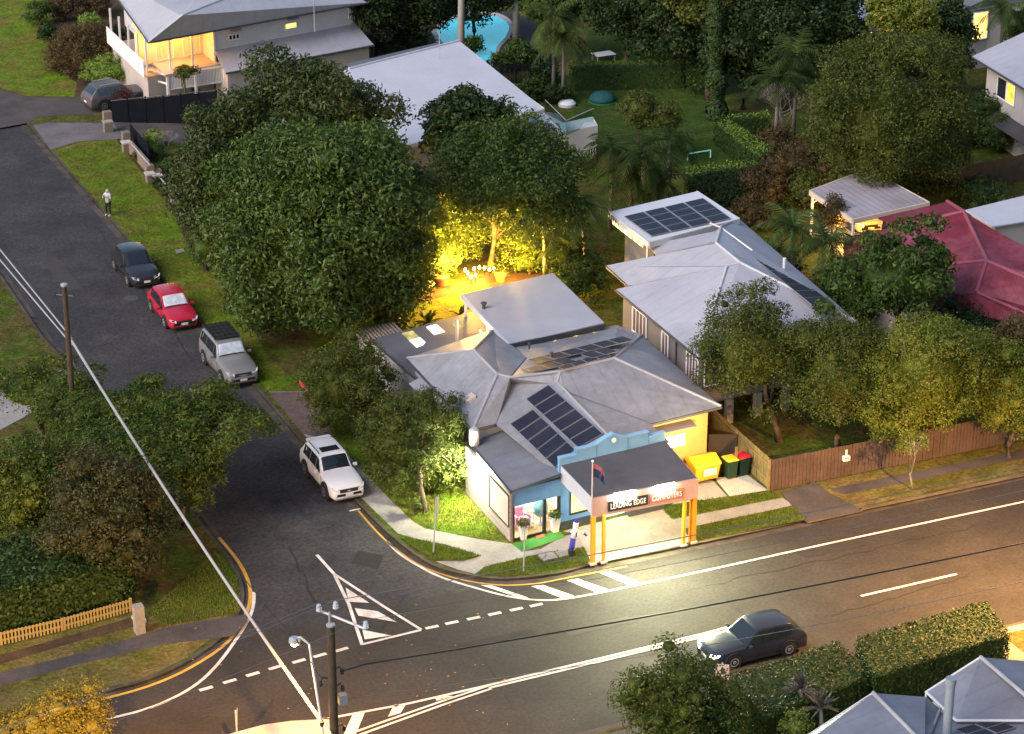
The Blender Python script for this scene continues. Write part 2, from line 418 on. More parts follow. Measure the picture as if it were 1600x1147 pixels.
def crown_arrays(R3, K, cf, dens, L, W, seed, zmin=-.6, core=.52, rad=(.62, .86), up=.35, rnd_n=.6, flat=.8, droop=0., fill=.15, gaps=0.):
    """clumped crown about the origin: K clumps set over an ellipsoid R3, leaves over every clump, leafy cores inside"""
    g = np.random.default_rng(seed); R3 = np.array(R3) * .86; mean = R3.mean(); L, W, dens = L * .76, W * .78, dens * 1.55
    d = fib(K, zmin, g); lump = 1 + .16 * np.sin(d[:, 0] * 4 + seed) * np.cos(d[:, 1] * 5 + seed * 2) + g.normal(size=K) * .06
    cc = d * R3 * (g.uniform(rad[0], rad[1], K) * lump)[:, None]
    cr = cf * mean * g.uniform(.65, 1.35, K)
    Vs, Qs = [], []; base = 0
    Cs, Ns = [], []
    for k in range(K):
        if gaps and g.random() < gaps: continue
        n = int(dens * 1.3 * 4 * math.pi * cr[k] ** 2 * .75)
        dd = dirs(n, g, -.65)
        rr = cr[k] * np.clip(1.05 + .22 * g.normal(size=(len(dd), 1)), .45, 1.5)
        p = cc[k] + dd * rr * np.array((1, 1, flat))
        keep = ((dd @ d[k]) > -.45); p = p[keep]; dk = dd[keep]
        Cs.append(p); Ns.append(dk * .6 + np.array((0, 0, up)) + g.normal(size=dk.shape) * rnd_n)
        if core > 0:
            nv = CSP * cr[k] * core * np.array((1, 1, flat)) * (1 + g.normal(size=(len(CSP), 1)) * .0) + cc[k]
            Vs.append(nv); Qs.append(CSQ + base); base += len(nv)
    if fill > 0:
        nfill = int(sum(len(c) for c in Cs) * fill); dd = dirs(nfill, g, -.9); p = dd * R3 * (g.uniform(.3, .9, (len(dd), 1))); Cs.append(p); Ns.append(dd + g.normal(size=dd.shape) * .8)
    if core > 0:
        nv = CSP * R3 * .6 * np.array((1, 1, .85)) ; Vs.append(nv); Qs.append(CSQ + base); base += len(nv)
    C = np.concatenate(Cs); N_ = np.concatenate(Ns)
    V, Q = leaf_arrays(C, N_, L, W, g, droop)
    Vs.append(V); Qs.append(Q + base)
    return np.concatenate(Vs), np.concatenate(Qs), cc
NLEAF = [0]
def crown(name, arr, center, m, parent):
    V, Q, cc = arr; NLEAF[0] += len(Q)
    off = np.array(OFF.get(parent.name, Vector()))
    return quads_mesh(name, V + np.array(center) - off, Q, m, parent)
def trunk_mesh(base, top_, r, limbs, m, parent, seed, name='trunk', n=8):
    rr = random.Random(seed); base = Vector(base); top_ = Vector(top_)
    b = MB(); k = 6; pts = []
    for i in range(k + 1):
        s = i / k; w = Vector((rr.uniform(-1, 1), rr.uniform(-1, 1), 0)) * .12 * (top_ - base).length * .25 * s * (1 - s) * 4
        pts.append(base.lerp(top_, s) + w)
    b.tube(pts, [r * (1.35 if i == 0 else 1 - .55 * i / k) for i in range(k + 1)], n)
    for l in limbs:
        st = pts[rr.choice((2, 3, 3, 4, 4, 5))]; l = Vector(l); m1 = st.lerp(l, .5) + Vector((0, 0, .12 * (l - st).length))
        b.tube([st, m1, l], [r * .5, r * .32, r * .12], 6)
    return b.build(name, m, parent, smooth=True)
def tree(name, label, cat, px, py, zc, R3, K, cf, dens, L, W, m, seed, base=None, tr=.25, bark=None, group=None, cc_off=(0, 0), **kw):
    c = P(px, py, zc); bp = P(*base, 0) if base else Vector((c.x, c.y, 0))
    t = thing(name, label, cat, (bp.x, bp.y, 0), group)
    arr = crown_arrays(R3, K, cf, dens, L, W, seed, **kw)
    o = crown('crown', arr, c, m, t)
    if tr > 0:
        rr = random.Random(seed); idx = list(range(len(arr[2]))); rr.shuffle(idx)
        limbs = [c + Vector(arr[2][i]) * .9 for i in idx[:9]]
        trunk_mesh((bp.x, bp.y, -.1), c + Vector((0, 0, R3[2] * .2)), tr, limbs, bark or M['bark'], t, seed)
    return t
def hedge(label, foot, z0, z1, m, seed, L=.16, W=.09, dens=60, name='hedge', jit=.06, cat='hedge', lump=.0, group=None, m_lit_top=None):
    """clipped hedge on a ground polygon: leafy faces over a leaf-coloured core"""
    foot = [Vector((p.x, p.y, 0)) for p in foot]; g = np.random.default_rng(seed)
    cen = sum(foot, Vector()) / len(foot)
    t = thing(name, label, cat, (cen.x, cen.y, 0), group)
    Cs, Ns = [], []
    n = len(foot); dens = dens * 1.9
    for i in range(n):
        a, b_ = foot[i], foot[(i + 1) % n]; d = b_ - a; nn = Vector((d.y, -d.x, 0)).normalized()
        if nn.dot(a + d / 2 - cen) < 0: nn = -nn
        k = int(dens * d.length * (z1 - z0)); s = g.random((k, 1)); h = z0 + (z1 - z0) * g.random((k, 1))
        p = np.array(a)[None] * (1 - s) + np.array(b_)[None] * s; p[:, 2] = h[:, 0]
        Cs.append(p + np.array(nn) * g.normal(size=(k, 1)) * jit); Ns.append(np.tile(np.array(nn), (k, 1)) + g.normal(size=(k, 3)) * .35)
    nside = sum(len(c) for c in Cs)
    for i in range(1, n - 1):
        a, b_, c_ = foot[0], foot[i], foot[i + 1]; ar = (b_ - a).cross(c_ - a).length / 2; k = int(dens * ar)
        s, q = g.random((k, 1)), g.random((k, 1)); fl = (s + q) > 1; s = np.where(fl, 1 - s, s); q = np.where(fl, 1 - q, q)
        p = np.array(a) + (np.array(b_) - np.array(a)) * s + (np.array(c_) - np.array(a)) * q; p[:, 2] = z1
        p[:, 2] += g.normal(size=k) * jit + lump * np.sin(p[:, 0] * 2.1) * np.cos(p[:, 1] * 1.7)
        Cs.append(p); Ns.append(np.tile(np.array((0, 0, 1.)), (k, 1)) + g.normal(size=(k, 3)) * .35)
    C, N_ = np.concatenate(Cs), np.concatenate(Ns)
    V, Q = leaf_arrays(C, N_, L, W, g); NLEAF[0] += len(Q)
    off = np.array(OFF[t.name])
    if m_lit_top is None: quads_mesh('foliage', V - off, Q, m, t)
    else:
        quads_mesh('foliage', V[:nside * 4] - off, Q[:nside], m, t); quads_mesh('foliage', V[nside * 4:] - off, Q[nside:] - nside * 4, m_lit_top, t)  # brighter leaf colour paints the light on the clipped top, sides stay dark
    ins = [cen + (p - cen) * (1 - min(.3, (jit * 1.5 + .1) / max(.4, (p - cen).length))) for p in foot]
    MB().prism([Vector((p.x, p.y, z0)) for p in ins], z1 - z0 - jit * 1.5 - .1).build('inner_growth', m, t)
    return t
def shrub(label, px, py, r, rz, m, seed, L=.18, W=.08, dens=38, name='shrub', cat='shrub', K=16, cf=.36, zc=None, group=None, **kw):
    c = P(px, py, zc if zc is not None else rz * .8)
    t = thing(name, label, cat, (c.x, c.y, 0), group)
    arr = crown_arrays((r, r, rz), K, cf, dens, L, W, seed, **{**dict(zmin=-.75, core=.5, fill=.2), **kw})
    crown('foliage', arr, c, m, t)
    b = MB()
    rr = random.Random(seed)
    for k in range(4): b.tube([Vector((c.x, c.y, -.05)), Vector((c.x + rr.uniform(-.4, .4) * r, c.y + rr.uniform(-.4, .4) * r, c.z))], [.05, .025], 5)
    b.build('stem', M['bark'], t)
    return t
def frond_arrays(base, az, el, length, droop, g, nleaf=16, ll=.6, lw=.07):
    """one arching palm frond: leaflets either side of a curved rachis"""
    p = np.array(base, float); d = np.array((math.cos(az) * math.cos(el), math.sin(az) * math.cos(el), math.sin(el)))
    st = length / nleaf; Vs = []; side = np.array((-math.sin(az), math.cos(az), 0))
    pts = [p.copy()]
    for i in range(nleaf):
        d = d + np.array((0, 0, -droop / nleaf)); d /= np.linalg.norm(d); p = p + d * st; pts.append(p.copy())
        s = (i + 1) / nleaf; l = ll * math.sin(math.pi * min(1, .15 + s * .85)) ** .6 * g.uniform(.85, 1.1)
        for sg in (-1, 1):
            t = side * sg * .8 + d * .55 + np.array((0, 0, -.25 - .25 * g.random())); t /= np.linalg.norm(t)
            w = np.cross(t, np.array((0, 0, 1.))); w = d * lw
            Vs += [p - w * .5, p + w * .5, p + t * l + w * .15, p + t * l - w * .15]
    for i in range(nleaf):
        a, b_ = pts[i], pts[i + 1]; w = side * .025
        Vs += [a - w, a + w, b_ + w, b_ - w]
    return np.array(Vs)
def palm(label, px, py, zh, base, m, seed, nf=16, fl=2.4, name='palm_tree', tr=.12, droop=1.3, ll=.6, lw=.09, spread=(-.3, 1.2), group=None, bark=None, trunk_label=None, head_w=None):
    c = head_w if head_w is not None else P(px, py, zh)
    bp = base if isinstance(base, Vector) else (P(*base, 0) if base else Vector((c.x, c.y, 0)))
    t = thing(name, label, 'palm', (bp.x, bp.y, 0), group)
    g = np.random.default_rng(seed); Vs = []
    for k in range(nf):
        Vs.append(frond_arrays(c, k * 2.399 + g.uniform(-.3, .3), g.uniform(*spread), fl * g.uniform(.8, 1.15), droop * g.uniform(.7, 1.3), g, ll=ll, lw=lw))
    V = np.concatenate(Vs); NLEAF[0] += len(V) // 4
    quads_mesh('crown', V - np.array(OFF[t.name]), np.arange(len(V)).reshape(-1, 4), m, t)
    MB().tube([Vector((bp.x, bp.y, -.05)), Vector((bp.x, bp.y, 0)).lerp(c, .5) + Vector((.08, .05, 0)), c], [tr * 1.3, tr, tr * .8], 10).build('trunk', bark or M['palm_bark'], t, smooth=True)
    return t
G_ = lambda r, g, b: (r, g, b)
LM = {}
LM['mango'] = leafmat('leaf_mango', (.02, .04, .007), (.046, .08, .012), (.11, .13, .026), .25, .5, .3)
LM['mango2'] = leafmat('leaf_mango_dark', (.012, .024, .006), (.032, .05, .01), (.1, .105, .025), .2, .5, .3)
LM['dark'] = leafmat('leaf_dark', (.007, .017, .005), (.017, .034, .007), (.045, .06, .014), .15)
LM['mid'] = leafmat('leaf_mid', (.016, .034, .006), (.036, .064, .01), (.085, .11, .018))
LM['olive'] = leafmat('leaf_olive', (.018, .03, .005), (.046, .062, .008), (.115, .118, .02))
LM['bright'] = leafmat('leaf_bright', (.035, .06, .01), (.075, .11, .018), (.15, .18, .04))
LM['gold'] = leafmat('leaf_gold', (.06, .06, .01), (.11, .095, .014), (.17, .135, .024))
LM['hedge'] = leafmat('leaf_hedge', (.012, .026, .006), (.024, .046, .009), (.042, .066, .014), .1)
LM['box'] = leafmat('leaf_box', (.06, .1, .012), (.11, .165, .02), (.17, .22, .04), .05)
LM['red'] = leafmat('leaf_red', (.035, .012, .01), (.07, .022, .016), (.14, .05, .03))
LM['brown'] = leafmat('leaf_brownish', (.03, .024, .01), (.065, .046, .016), (.13, .075, .03))
LM['palm'] = leafmat('leaf_palm', (.018, .032, .009), (.038, .06, .014), (.1, .115, .03), .2, .75, .08)
LM['palmdark'] = leafmat('leaf_palm_dark', (.009, .018, .005), (.02, .034, .009), (.05, .066, .018), .2, .8, .05)
LM['yucca'] = leafmat('leaf_yucca', (.03, .028, .03), (.07, .065, .065), (.12, .11, .11))
LM['poin'] = leafmat('leaf_fern_tree', (.02, .036, .005), (.05, .076, .008), (.16, .155, .02))
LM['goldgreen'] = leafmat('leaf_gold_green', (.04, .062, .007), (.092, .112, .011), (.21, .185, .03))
LM['dusk'] = leafmat('leaf_dusk_olive', (.02, .024, .008), (.04, .042, .012), (.09, .07, .024))
# ------------------------------------------------------------------ ground, blocks, roads
ZR = -.12
structure(MB().face([(-1500, -1500, -.2), (1500, -1500, -.2), (1500, 1500, -.2), (-1500, 1500, -.2)]).build('ground', M['grass']))
rd = MB().face([(-300, 40, ZR - .008), (600, 40, ZR - .008), (600, 91.6, ZR - .008), (-300, 91.6, ZR - .008)])
road = structure(rd.build('road', M['asphalt']))
structure(MB().face([(10, 91.6, ZR - .008), (60, 91.6, ZR - .008), (60, 420, ZR - .008), (10, 420, ZR - .008)]).build('side_street', M['asphalt_old']))
def PP(l, z=0.): return [P(x, y, z) for x, y in l]
def catmull(pts, k=6):
    o = []
    n = len(pts)
    for i in range(n - 1):
        p0, p1, p2, p3 = pts[max(i - 1, 0)], pts[i], pts[i + 1], pts[min(i + 2, n - 1)]
        for j in range(k):
            t = j / k
            o.append(.5 * ((2 * p1) + (p2 - p0) * t + (2 * p0 - 5 * p1 + 4 * p2 - p3) * t * t + (3 * p1 - p0 - 3 * p2 + p3) * t ** 3))
    o.append(pts[-1])
    return o
# kerb lines (top edge of kerb)
ne = [Vector((37.35, 420, 0)), Vector((37.4, 160, 0)), Vector((37.45, 130, 0))] + catmull(PP([(472, 690), (520, 744), (560, 787), (612, 838), (672, 881), (735, 899), (792, 904), (870, 896), (925, 882), (1005, 866)]), 5) + [Vector((48.5, 91.15, 0)), Vector((60, 91.08, 0)), Vector((100, 91, 0)), Vector((420, 91, 0))]
structure(MB().prism([p + Vector((0, 0, -.3)) for p in ne] + [Vector((420, 420, -.3))], .3).build('lawn', M['grass']))
nw = [Vector((29.2, 420, 0)), Vector((29.2, 136, 0))] + catmull(PP([(67, 525), (200, 672), (333, 838), (366, 882), (381, 919), (377, 951), (350, 993), (294, 1033), (228, 1063), (148, 1084), (55, 1108)]), 5) + [Vector((10, 85.0, 0)), Vector((-60, 71.0, 0)), Vector((-250, 33, 0))]
structure(MB().prism([p + Vector((0, 0, -.3)) for p in nw] + [Vector((-250, 420, -.3))], .3).build('lawn', M['grass']))
so = [Vector((-60, 78.0, 0)), Vector((20, 78.4, 0)), Vector((38, 78.55, 0)), Vector((60, 78.8, 0)), Vector((420, 79.0, 0))]
structure(MB().prism([p + Vector((0, 0, -.3)) for p in so] + [Vector((420, 40, -.3)), Vector((-60, 40, -.3))], .3).build('lawn', M['grass']))
for nm, line, sd in (('kerb', ne, 1), ('kerb', nw, -1), ('kerb', so, -1)):
    structure(MB().kerb(line, .16, -.15, .006, sd).build(nm, M['kerb']))
# gutters: concrete channel beside the kerbs, kerb shadow put into its dark colour
structure(MB().ribbon(ne, .4, ZR + .002, side=-1).build('gutter', M['kerb']))
structure(MB().ribbon(nw, .4, ZR + .002, side=1).build('gutter', M['kerb']))
structure(MB().ribbon(so, .4, ZR + .002, side=1).build('gutter', M['kerb']))

ZL = ZR + .006
def mark(name, mat_, fn):
    b = MB(); fn(b); o = b.build(name, mat_, road); return o
def ln(l, w): return lambda b: b.ribbon(catmull(PP(l, ZR), 4) if len(l) > 2 else PP(l, ZR), w, ZL)
mark('edge_line', M['white_paint'], ln([(1900, 719), (1600, 784), (1300, 848), (1100, 892), (1000, 913), (912, 931), (856, 938), (800, 933), (744, 919), (687, 901), (650, 882), (624, 865), (605, 846)], .13))
mark('no_parking_line', M['yellow_paint'], ln([(560, 798), (601, 843), (650, 880), (710, 903), (777, 914), (837, 912), (886, 903), (980, 885)], .1))
mark('no_parking_line', M['yellow_paint'], ln([(342, 840), (374, 880), (390, 917), (387, 953), (357, 1002), (298, 1043), (230, 1073), (150, 1095)], .16))
mark('edge_line', M['white_paint'], ln([(397, 925), (395, 950), (385, 974), (365, 1005), (340, 1038), (310, 1067), (270, 1091), (225, 1109), (165, 1124), (60, 1148)], .15))
def polys(L): return lambda b: [b.face(PP(q, ZL)) for q in L]
mark('hatched_parking_bay', M['white_paint'], polys([
    [(751, 914), (770, 915), (826, 934), (811, 934)], [(830, 916), (849, 914), (897, 931), (877, 934)],
    [(886, 907), (903, 904), (950, 921), (931, 925)], [(937, 895), (956, 893), (1000, 910), (981, 913)]]))
def dashes(b):
    for x, y in [(675, 980), (706, 973), (740, 966), (773, 959), (807, 952), (838, 945.5), (534, 1015), (500, 1024), (467, 1033), (430, 1043), (395, 1053.5), (359, 1064.5), (322, 1076)]:
        c = P(x, y, ZR); d = (P(838, 945.5, ZR) - P(675, 980, ZR)) if x > 600 else (P(534, 1015, ZR) - P(322, 1076, ZR)); d.normalize()
        b.ribbon([c - d * .3, c + d * .3], .2, ZL)
mark('give_way_line', M['white_paint'], dashes)
mark('painted_island', M['white_paint'], lambda b: (b.ribbon(PP([(495, 867), (522, 897), (545, 944), (566, 1008)], ZR), .15, ZL), b.ribbon(PP([(522, 897), (600, 948), (658, 984)], ZR), .14, ZL + .001),
    b.ribbon(PP([(566, 1007), (658, 984.5)], ZR), .15, ZL + .002), polys([[(540, 918), (577, 942), (545, 940)], [(554, 950), (590, 955), (620, 972), (560, 962)], [(566, 984), (611, 993), (570, 999)]])(b)))
def dbl(b):
    b.ribbon(PP([(1186, 967), (1100, 990), (762, 1071), (640, 1099), (500, 1125), (380, 1146)], ZR), .14, ZL)
    b.ribbon(PP([(1186, 971.5), (1100, 994.5), (764, 1075)], ZR), .14, ZL)
    b.ribbon(PP([(762, 1072), (690, 1096), (610, 1124), (540, 1149), (460, 1180)], ZR), .12, ZL + .001)
    b.ribbon(PP([(768, 1076), (696, 1100), (618, 1128), (552, 1152), (470, 1186)], ZR), .12, ZL + .001)
    for q in ([(680, 1090), (700, 1087), (709, 1088), (682, 1095)], [(616, 1101), (635, 1099), (626, 1114), (606, 1120)], [(552, 1114), (571, 1111), (556, 1147), (536, 1150)]):
        b.face(PP(q, ZL))
mark('centre_line', M['white_paint'], dbl)
mark('centre_line', M['white_paint'], lambda b: b.ribbon(PP([(1345, 931.5), (1495, 897)], ZR), .14, ZL))
mark('parking_mark', M['white_paint'], lambda b: (b.ribbon(PP([(546, 798.5), (563, 795)], ZR), .12, ZL)))
isl = MB().prism(PP([(360, 1151), (412, 1137), (455, 1131), (516, 1128), (522, 1160), (380, 1170)], ZR), .14)
structure(isl.build('traffic_island', M['concrete_pale']))
pm = mat('asphalt_patch', (.03, .027, .026), .85, .2, 1, .004, 40, .2); pm2 = mat('asphalt_patch_pale', (.058, .051, .047), .85, .2, 1, .004, 40, .2)
for q_, m_ in (([(1240, 862), (1330, 843), (1352, 852), (1260, 872)], pm), ([(880, 985), (980, 963), (990, 972), (890, 994)], pm2), ([(120, 240), (150, 232), (178, 262), (146, 272)], pm), ([(560, 860), (600, 868), (590, 890), (548, 880)], pm), ([(700, 1010), (830, 982), (836, 990), (706, 1018)], pm), ([(60, 400), (84, 396), (128, 450), (102, 456)], pm2), ([(1420, 900), (1500, 883), (1510, 889), (1430, 906)], pm)):
    MB().face(PP(q_, ZR + .001)).build('asphalt_patch', m_, road)
ck = MB(); r5 = random.Random(11)
for (x, y), (dx, dy), n_ in (((600, 960), (16, -3), 26), ((1040, 930), (18, -4), 28), ((450, 850), (6, 12), 10), ((300, 560), (-10, -14), 16), ((1300, 960), (14, -4), 16), ((420, 740), (8, 9), 10), ((760, 1030), (5, 9), 9), ((1120, 905), (6, 9), 7)):
    p_ = []
    for i in range(n_): p_.append((x + dx * i + r5.uniform(-4, 4), y + dy * i + r5.uniform(-3, 3)))
    ck.ribbon(PP(p_, ZR), .035, ZR + .003)
ck.build('sealed_crack', mat('crack_seal', (.018, .016, .016), .6, .2), road)
dr = MB()
for x, y in ((700, 905), (372, 968)):
    c_ = P(x, y, ZR + .004); dr.box(c_, (.9, .45, .02), R(10 if x > 500 else 60))
tag(dr.build('drain_grate', M['plinth']), 'dark drain grate in the gutter', 'drain') if False else None
# small things lying on the road: patches, leaves
pt = MB()
for k in range(90):
    x, y = rnd.choice([(rnd.uniform(420, 1150), rnd.uniform(1040, 1145)), (rnd.uniform(560, 760), rnd.uniform(940, 1120)), (rnd.uniform(230, 380), rnd.uniform(880, 1040))])
    onb = x < 381
    c = P(x, y, .02 if onb else ZR + .012); a = rnd.uniform(0, 6); s_ = rnd.uniform(.03, .075)
    pt.face([c + Vector((math.cos(a + k2 * 1.57) * s_ * (1 if k2 % 2 else .5), math.sin(a + k2 * 1.57) * s_ * (1 if k2 % 2 else .5), .01 * (k2 % 2))) for k2 in range(4)])
stuff(pt.build('fallen_leaves', mat('dry_leaf', (.4, .2, .04), .8, .4, 5)), 'yellow fallen leaves scattered over the road and corner verge', 'leaves')
mh = MB().lathe(P(205, 466, ZR), [(.42, .0), (.42, .012), (.33, .014)], 20)
tag(mh.build('manhole_cover', M['plinth']), 'round iron manhole cover in the street beside the black car', 'manhole cover')

# paths
ZP = .008
def flat(name, pts, m, z=ZP, crv=False):
    l = PP(pts, 0)
    if crv: l = catmull(l + [l[0]], 4)[:-1]
    return structure(MB().face([p + Vector((0, 0, z)) for p in l]).build(name, M[m]))
flat('footpath', [(420, 612), (480, 612), (500, 646), (525, 690), (550, 718), (575, 744), (612, 783), (645, 815), (664, 826), (700, 833), (745, 842), (800, 850), (815, 862), (845, 858), (880, 838), (915, 830), (935, 880), (925, 881), (912, 855), (860, 862), (822, 870), (759, 885), (742, 897), (715, 890), (680, 877), (725, 876), (752, 869), (700, 852), (650, 842), (622, 834), (590, 803), (562, 775), (520, 728), (472, 676)], 'concrete')
flat('footpath', [(420, 613), (500, 613), (502, 646), (526, 690), (473, 678)], 'paver', .014)
structure(MB().face([p + Vector((0, 0, ZP + .004)) for p in PP([(925, 882), (905, 838), (880, 830), (1000, 800), (1036, 795), (1083, 846), (1050, 855)])]).build('shop_forecourt', M['forecourt']))
flat('verge', [(626, 839), (680, 849), (720, 859), (752, 869), (725, 877), (680, 876), (652, 859)], 'lawn', .012)
flat('verge', [(745, 896), (760, 886), (822, 871), (880, 862), (912, 856), (923, 880), (870, 893), (792, 901)], 'lawn', .012)
flat('verge', [(500, 648), (525, 690), (575, 744), (645, 815), (700, 833), (796, 848), (700, 745), (620, 650), (560, 640)], 'lawn', .004)
flat('verge', [(1036, 799), (1088, 783), (1204, 768), (1222, 778), (1182, 785), (1049, 811)], 'lawn', .004)
flat('footpath', [(1050, 812), (1182, 786), (1223, 778), (1240, 790), (1092, 821), (1062, 828)], 'concrete', .008)
flat('verge', [(1075, 827), (1240, 791), (1259, 813), (1082, 846)], 'lawn', .004)
flat('footpath', [(1083, 847), (1260, 814), (1262, 818), (1345, 800), (1350, 797), (1420, 783), (1900, 680), (1900, 672), (1360, 793), (1082, 851)], 'apron', .01)
flat('driveway', [(1221, 769), (1277, 754), (1292, 769), (1349, 799), (1259, 816), (1229, 781)], 'drive', .014)
flat('verge', [(1277, 754), (1560, 697), (1900, 630), (1900, 672), (1349, 796), (1292, 769)], 'verge', .003)
flat('footpath', [(1296, 764), (1400, 743), (1600, 702), (1900, 640), (1900, 655), (1600, 716), (1400, 757), (1318, 773)], 'drive', .008)
flat('bin_pad', [(1116, 747), (1166, 741), (1200, 766), (1140, 776)], 'concrete_pale', .01)
flat('bin_pad', [(1090, 752), (1113, 750), (1137, 776), (1092, 783), (1050, 788)], 'concrete', .01)
flat('footpath', [(0, 1051), (100, 1027), (187, 1003), (262, 980), (330, 968), (385, 960), (386, 972), (366, 994), (262, 1006), (131, 1036), (0, 1072), (-200, 1115), (-200, 1092)], 'drive', .008)
flat('verge', [(-100, 1030), (0, 1012), (206, 960), (230, 955), (335, 868), (363, 906), (370, 952), (343, 988), (288, 1029), (226, 1059), (146, 1080), (48, 1104), (-100, 1140)], 'verge', .003)
flat('garden_bed', [(0, 1024), (120, 990), (215, 962), (226, 975), (120, 1003), (0, 1038), (-200, 1080), (-200, 1066)], 'soil', .006)
flat('driveway', [(50, 195), (75, 191), (180, 191), (200, 192), (318, 193), (336, 232), (270, 222), (186, 217), (124, 221), (79, 234)], 'drive', .008)
flat('driveway', [(52, 196), (75, 192), (178, 193), (192, 217), (124, 221), (79, 234)], 'drive_pale', .012)
flat('driveway', [(-200, 130), (0, 140), (42, 151), (116, 152), (215, 150), (215, 166), (160, 178), (62, 182), (45, 192), (0, 200), (-200, 200)], 'drive', .007)
flat('lawn', [(84, 236), (124, 222), (182, 218), (300, 330), (420, 560), (480, 611), (420, 611), (330, 515), (199, 372)], 'lawn', .004)
flat('garden_bed', [(182, 218), (205, 222), (290, 330), (330, 430), (300, 400), (265, 320), (230, 280)], 'soil', .009)
flat('lawn', [(-300, -60), (60, -40), (85, 40), (75, 75), (95, 110), (120, 130), (116, 151), (42, 150), (0, 138), (-300, 130)], 'lawn', .004)
flat('garden_bed', [(60, -40), (260, -40), (260, 150), (116, 151), (120, 130), (95, 110), (75, 75), (85, 40)], 'soil', .006)
flat('driveway', [(-100, 625), (0, 612), (60, 590), (110, 574), (130, 586), (60, 640), (0, 672), (-100, 700)], 'concrete', .008)
flat('lawn', [(600, 515), (640, 470), (730, 446), (800, 440), (850, 470), (760, 500), (600, 530)], 'lawn', .004)
flat('garden_bed', [(620, 470), (700, 445), (760, 430), (850, 425), (850, 440), (740, 452), (640, 478)], 'soil', .006)
flat('pool_deck', [(560, 70), (660, 20), (760, 10), (830, 30), (850, 60), (800, 110), (700, 130), (600, 120)], 'asphalt_old', .006)
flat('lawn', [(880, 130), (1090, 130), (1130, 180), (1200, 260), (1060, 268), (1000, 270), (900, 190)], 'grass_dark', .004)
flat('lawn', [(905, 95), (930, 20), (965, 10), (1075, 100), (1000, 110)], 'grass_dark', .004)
flat('garden_bed', [(560, 25), (610, 40), (650, 80), (590, 95), (575, 60)], 'soil', .006)
flat('lawn', [(1110, 690), (1200, 765), (1330, 735), (1420, 700), (1250, 640)], 'grass', .004)
flat('driveway', [(1480, 1000), (1562, 983), (1640, 965), (1900, 905), (1900, 1100), (1500, 1060)], 'concrete', .008)
flat('verge', [(1562, 992), (1640, 975), (1640, 1030), (1600, 1020)], 'verge', .012)
flat('footpath', [(900, 1160), (1014, 1130), (1130, 1098), (1130, 1112), (1000, 1146), (900, 1175)], 'drive', .008)
# swimming pool
ctr = PP([(682, 50), (700, 34), (735, 24), (775, 26), (795, 40), (790, 58), (776, 74), (772, 95), (740, 100), (715, 92), (695, 72)])
pl = catmull(ctr + [ctr[0]], 5)[:-1]
cen = sum(pl, Vector()) / len(pl)
pool = structure(MB().face([cen + (p - cen) * 1.14 + Vector((0, 0, .02)) for p in pl]).build('pool_coping', M['concrete_pale']))
wm = mat('pool_water', (.03, .42, .52), .08, .15, .8, .02, 3, .6, c2=(.06, .55, .62), emit=((.02, .45, .55), .1))  # added emission brightens the water, no pool lamp is built
structure(MB().face([p + Vector((0, 0, .03)) for p in pl]).build('pool_water', wm))
# ------------------------------------------------------------------ corner shop
A = P(800, 846.6, 0); A.z = 0
al = R(4.0)
u = Vector((math.cos(al), math.sin(al), 0)); v = Vector((.02, 1, 0)); nf = Vector((-u.y, u.x, 0))
def S(a, b, z): return A + u * a + v * b + Vector((0, 0, z))
def FA(px, py, b=0.):                         # a point of the facade plane (moved back by b)
    return RP(px, py, A + nf * b, nf)
def fa(px): return (FA(px, 800) - A).dot(u)
shop = thing('corner_shop', 'corner shop with blue stepped parapet, grey iron roof with solar panels and lit awning sign', 'shop', A)
W1 = fa(876); W2 = fa(1040)                   # end of glazed corner, end of parapet
def quadw(b, a0, a1, z0, z1, t=.12, bb=0.):   # slab in the facade plane
    b.prism([S(a0, bb, z0), S(a1, bb, z0), S(a1, bb, z1), S(a0, bb, z1)], nf * t)
# glazed corner room
b = MB(); quadw(b, .0, W1, 1.78, 2.62, .14, -.03); b.build('header_panel', M['blue_wall'], shop)
b = MB()
for a0, a1 in ((0., .14), (fa(849), fa(849) + .16), (W1 - .16, W1)): quadw(b, a0, a1, 0, 1.78, .1)
quadw(b, .14, fa(849), 0, .12, .08); 
fr = b.build('window_frame', M['black_metal'], shop)
b = MB(); quadw(b, .14, fa(849), .12, 1.78, .02, .03); b.build('glass_pane', M['clear'], shop)
b = MB(); quadw(b, fa(849) + .16, W1 - .16, .05, 1.78, .02, .03); d_ = b.build('door', M['clear'], shop)
b = MB(); quadw(b, fa(849) + .22, fa(849) + .26, .7, 1.1, .04, -.05); b.build('handle', M['steel'], d_)
# blue shopfront
wz = 3.0
x0, x1 = fa(891.7), fa(935)
b = MB()
quadw(b, W1, x0, .38, wz); quadw(b, x0, x1, .38, .68); quadw(b, x0, x1, 1.9, wz)
xd0, xd1 = fa(943), fa(978)
quadw(b, x1, xd0, .38, wz); quadw(b, xd0, xd1, 2.05, wz); quadw(b, xd1, W2, .38, wz)
b.build('wall', M['blue_wall'], shop)
b = MB(); quadw(b, W1, xd0, 0, .38, .14, -.02); b.build('plinth', M['plinth'], shop); b = MB(); quadw(b, xd1, W2 - .05, 0, .38, .14, -.02); b.build('plinth', M['plinth'], shop)
b = MB(); quadw(b, x0, x1, .68, 1.9, .02, .05); b.build('shop_window', glow('shop_window_light', (1., .7, .28), .5, .5, 1.3), shop)
b = MB(); 
for s0, s1, z0, z1 in ((x0 - .05, x1 + .05, .64, .7), (x0 - .05, x0, .7, 1.9), (x1, x1 + .05, .7, 1.9)): quadw(b, s0, s1, z0, z1, .08, -.04)
b.build('window_frame', M['black_metal'], shop)
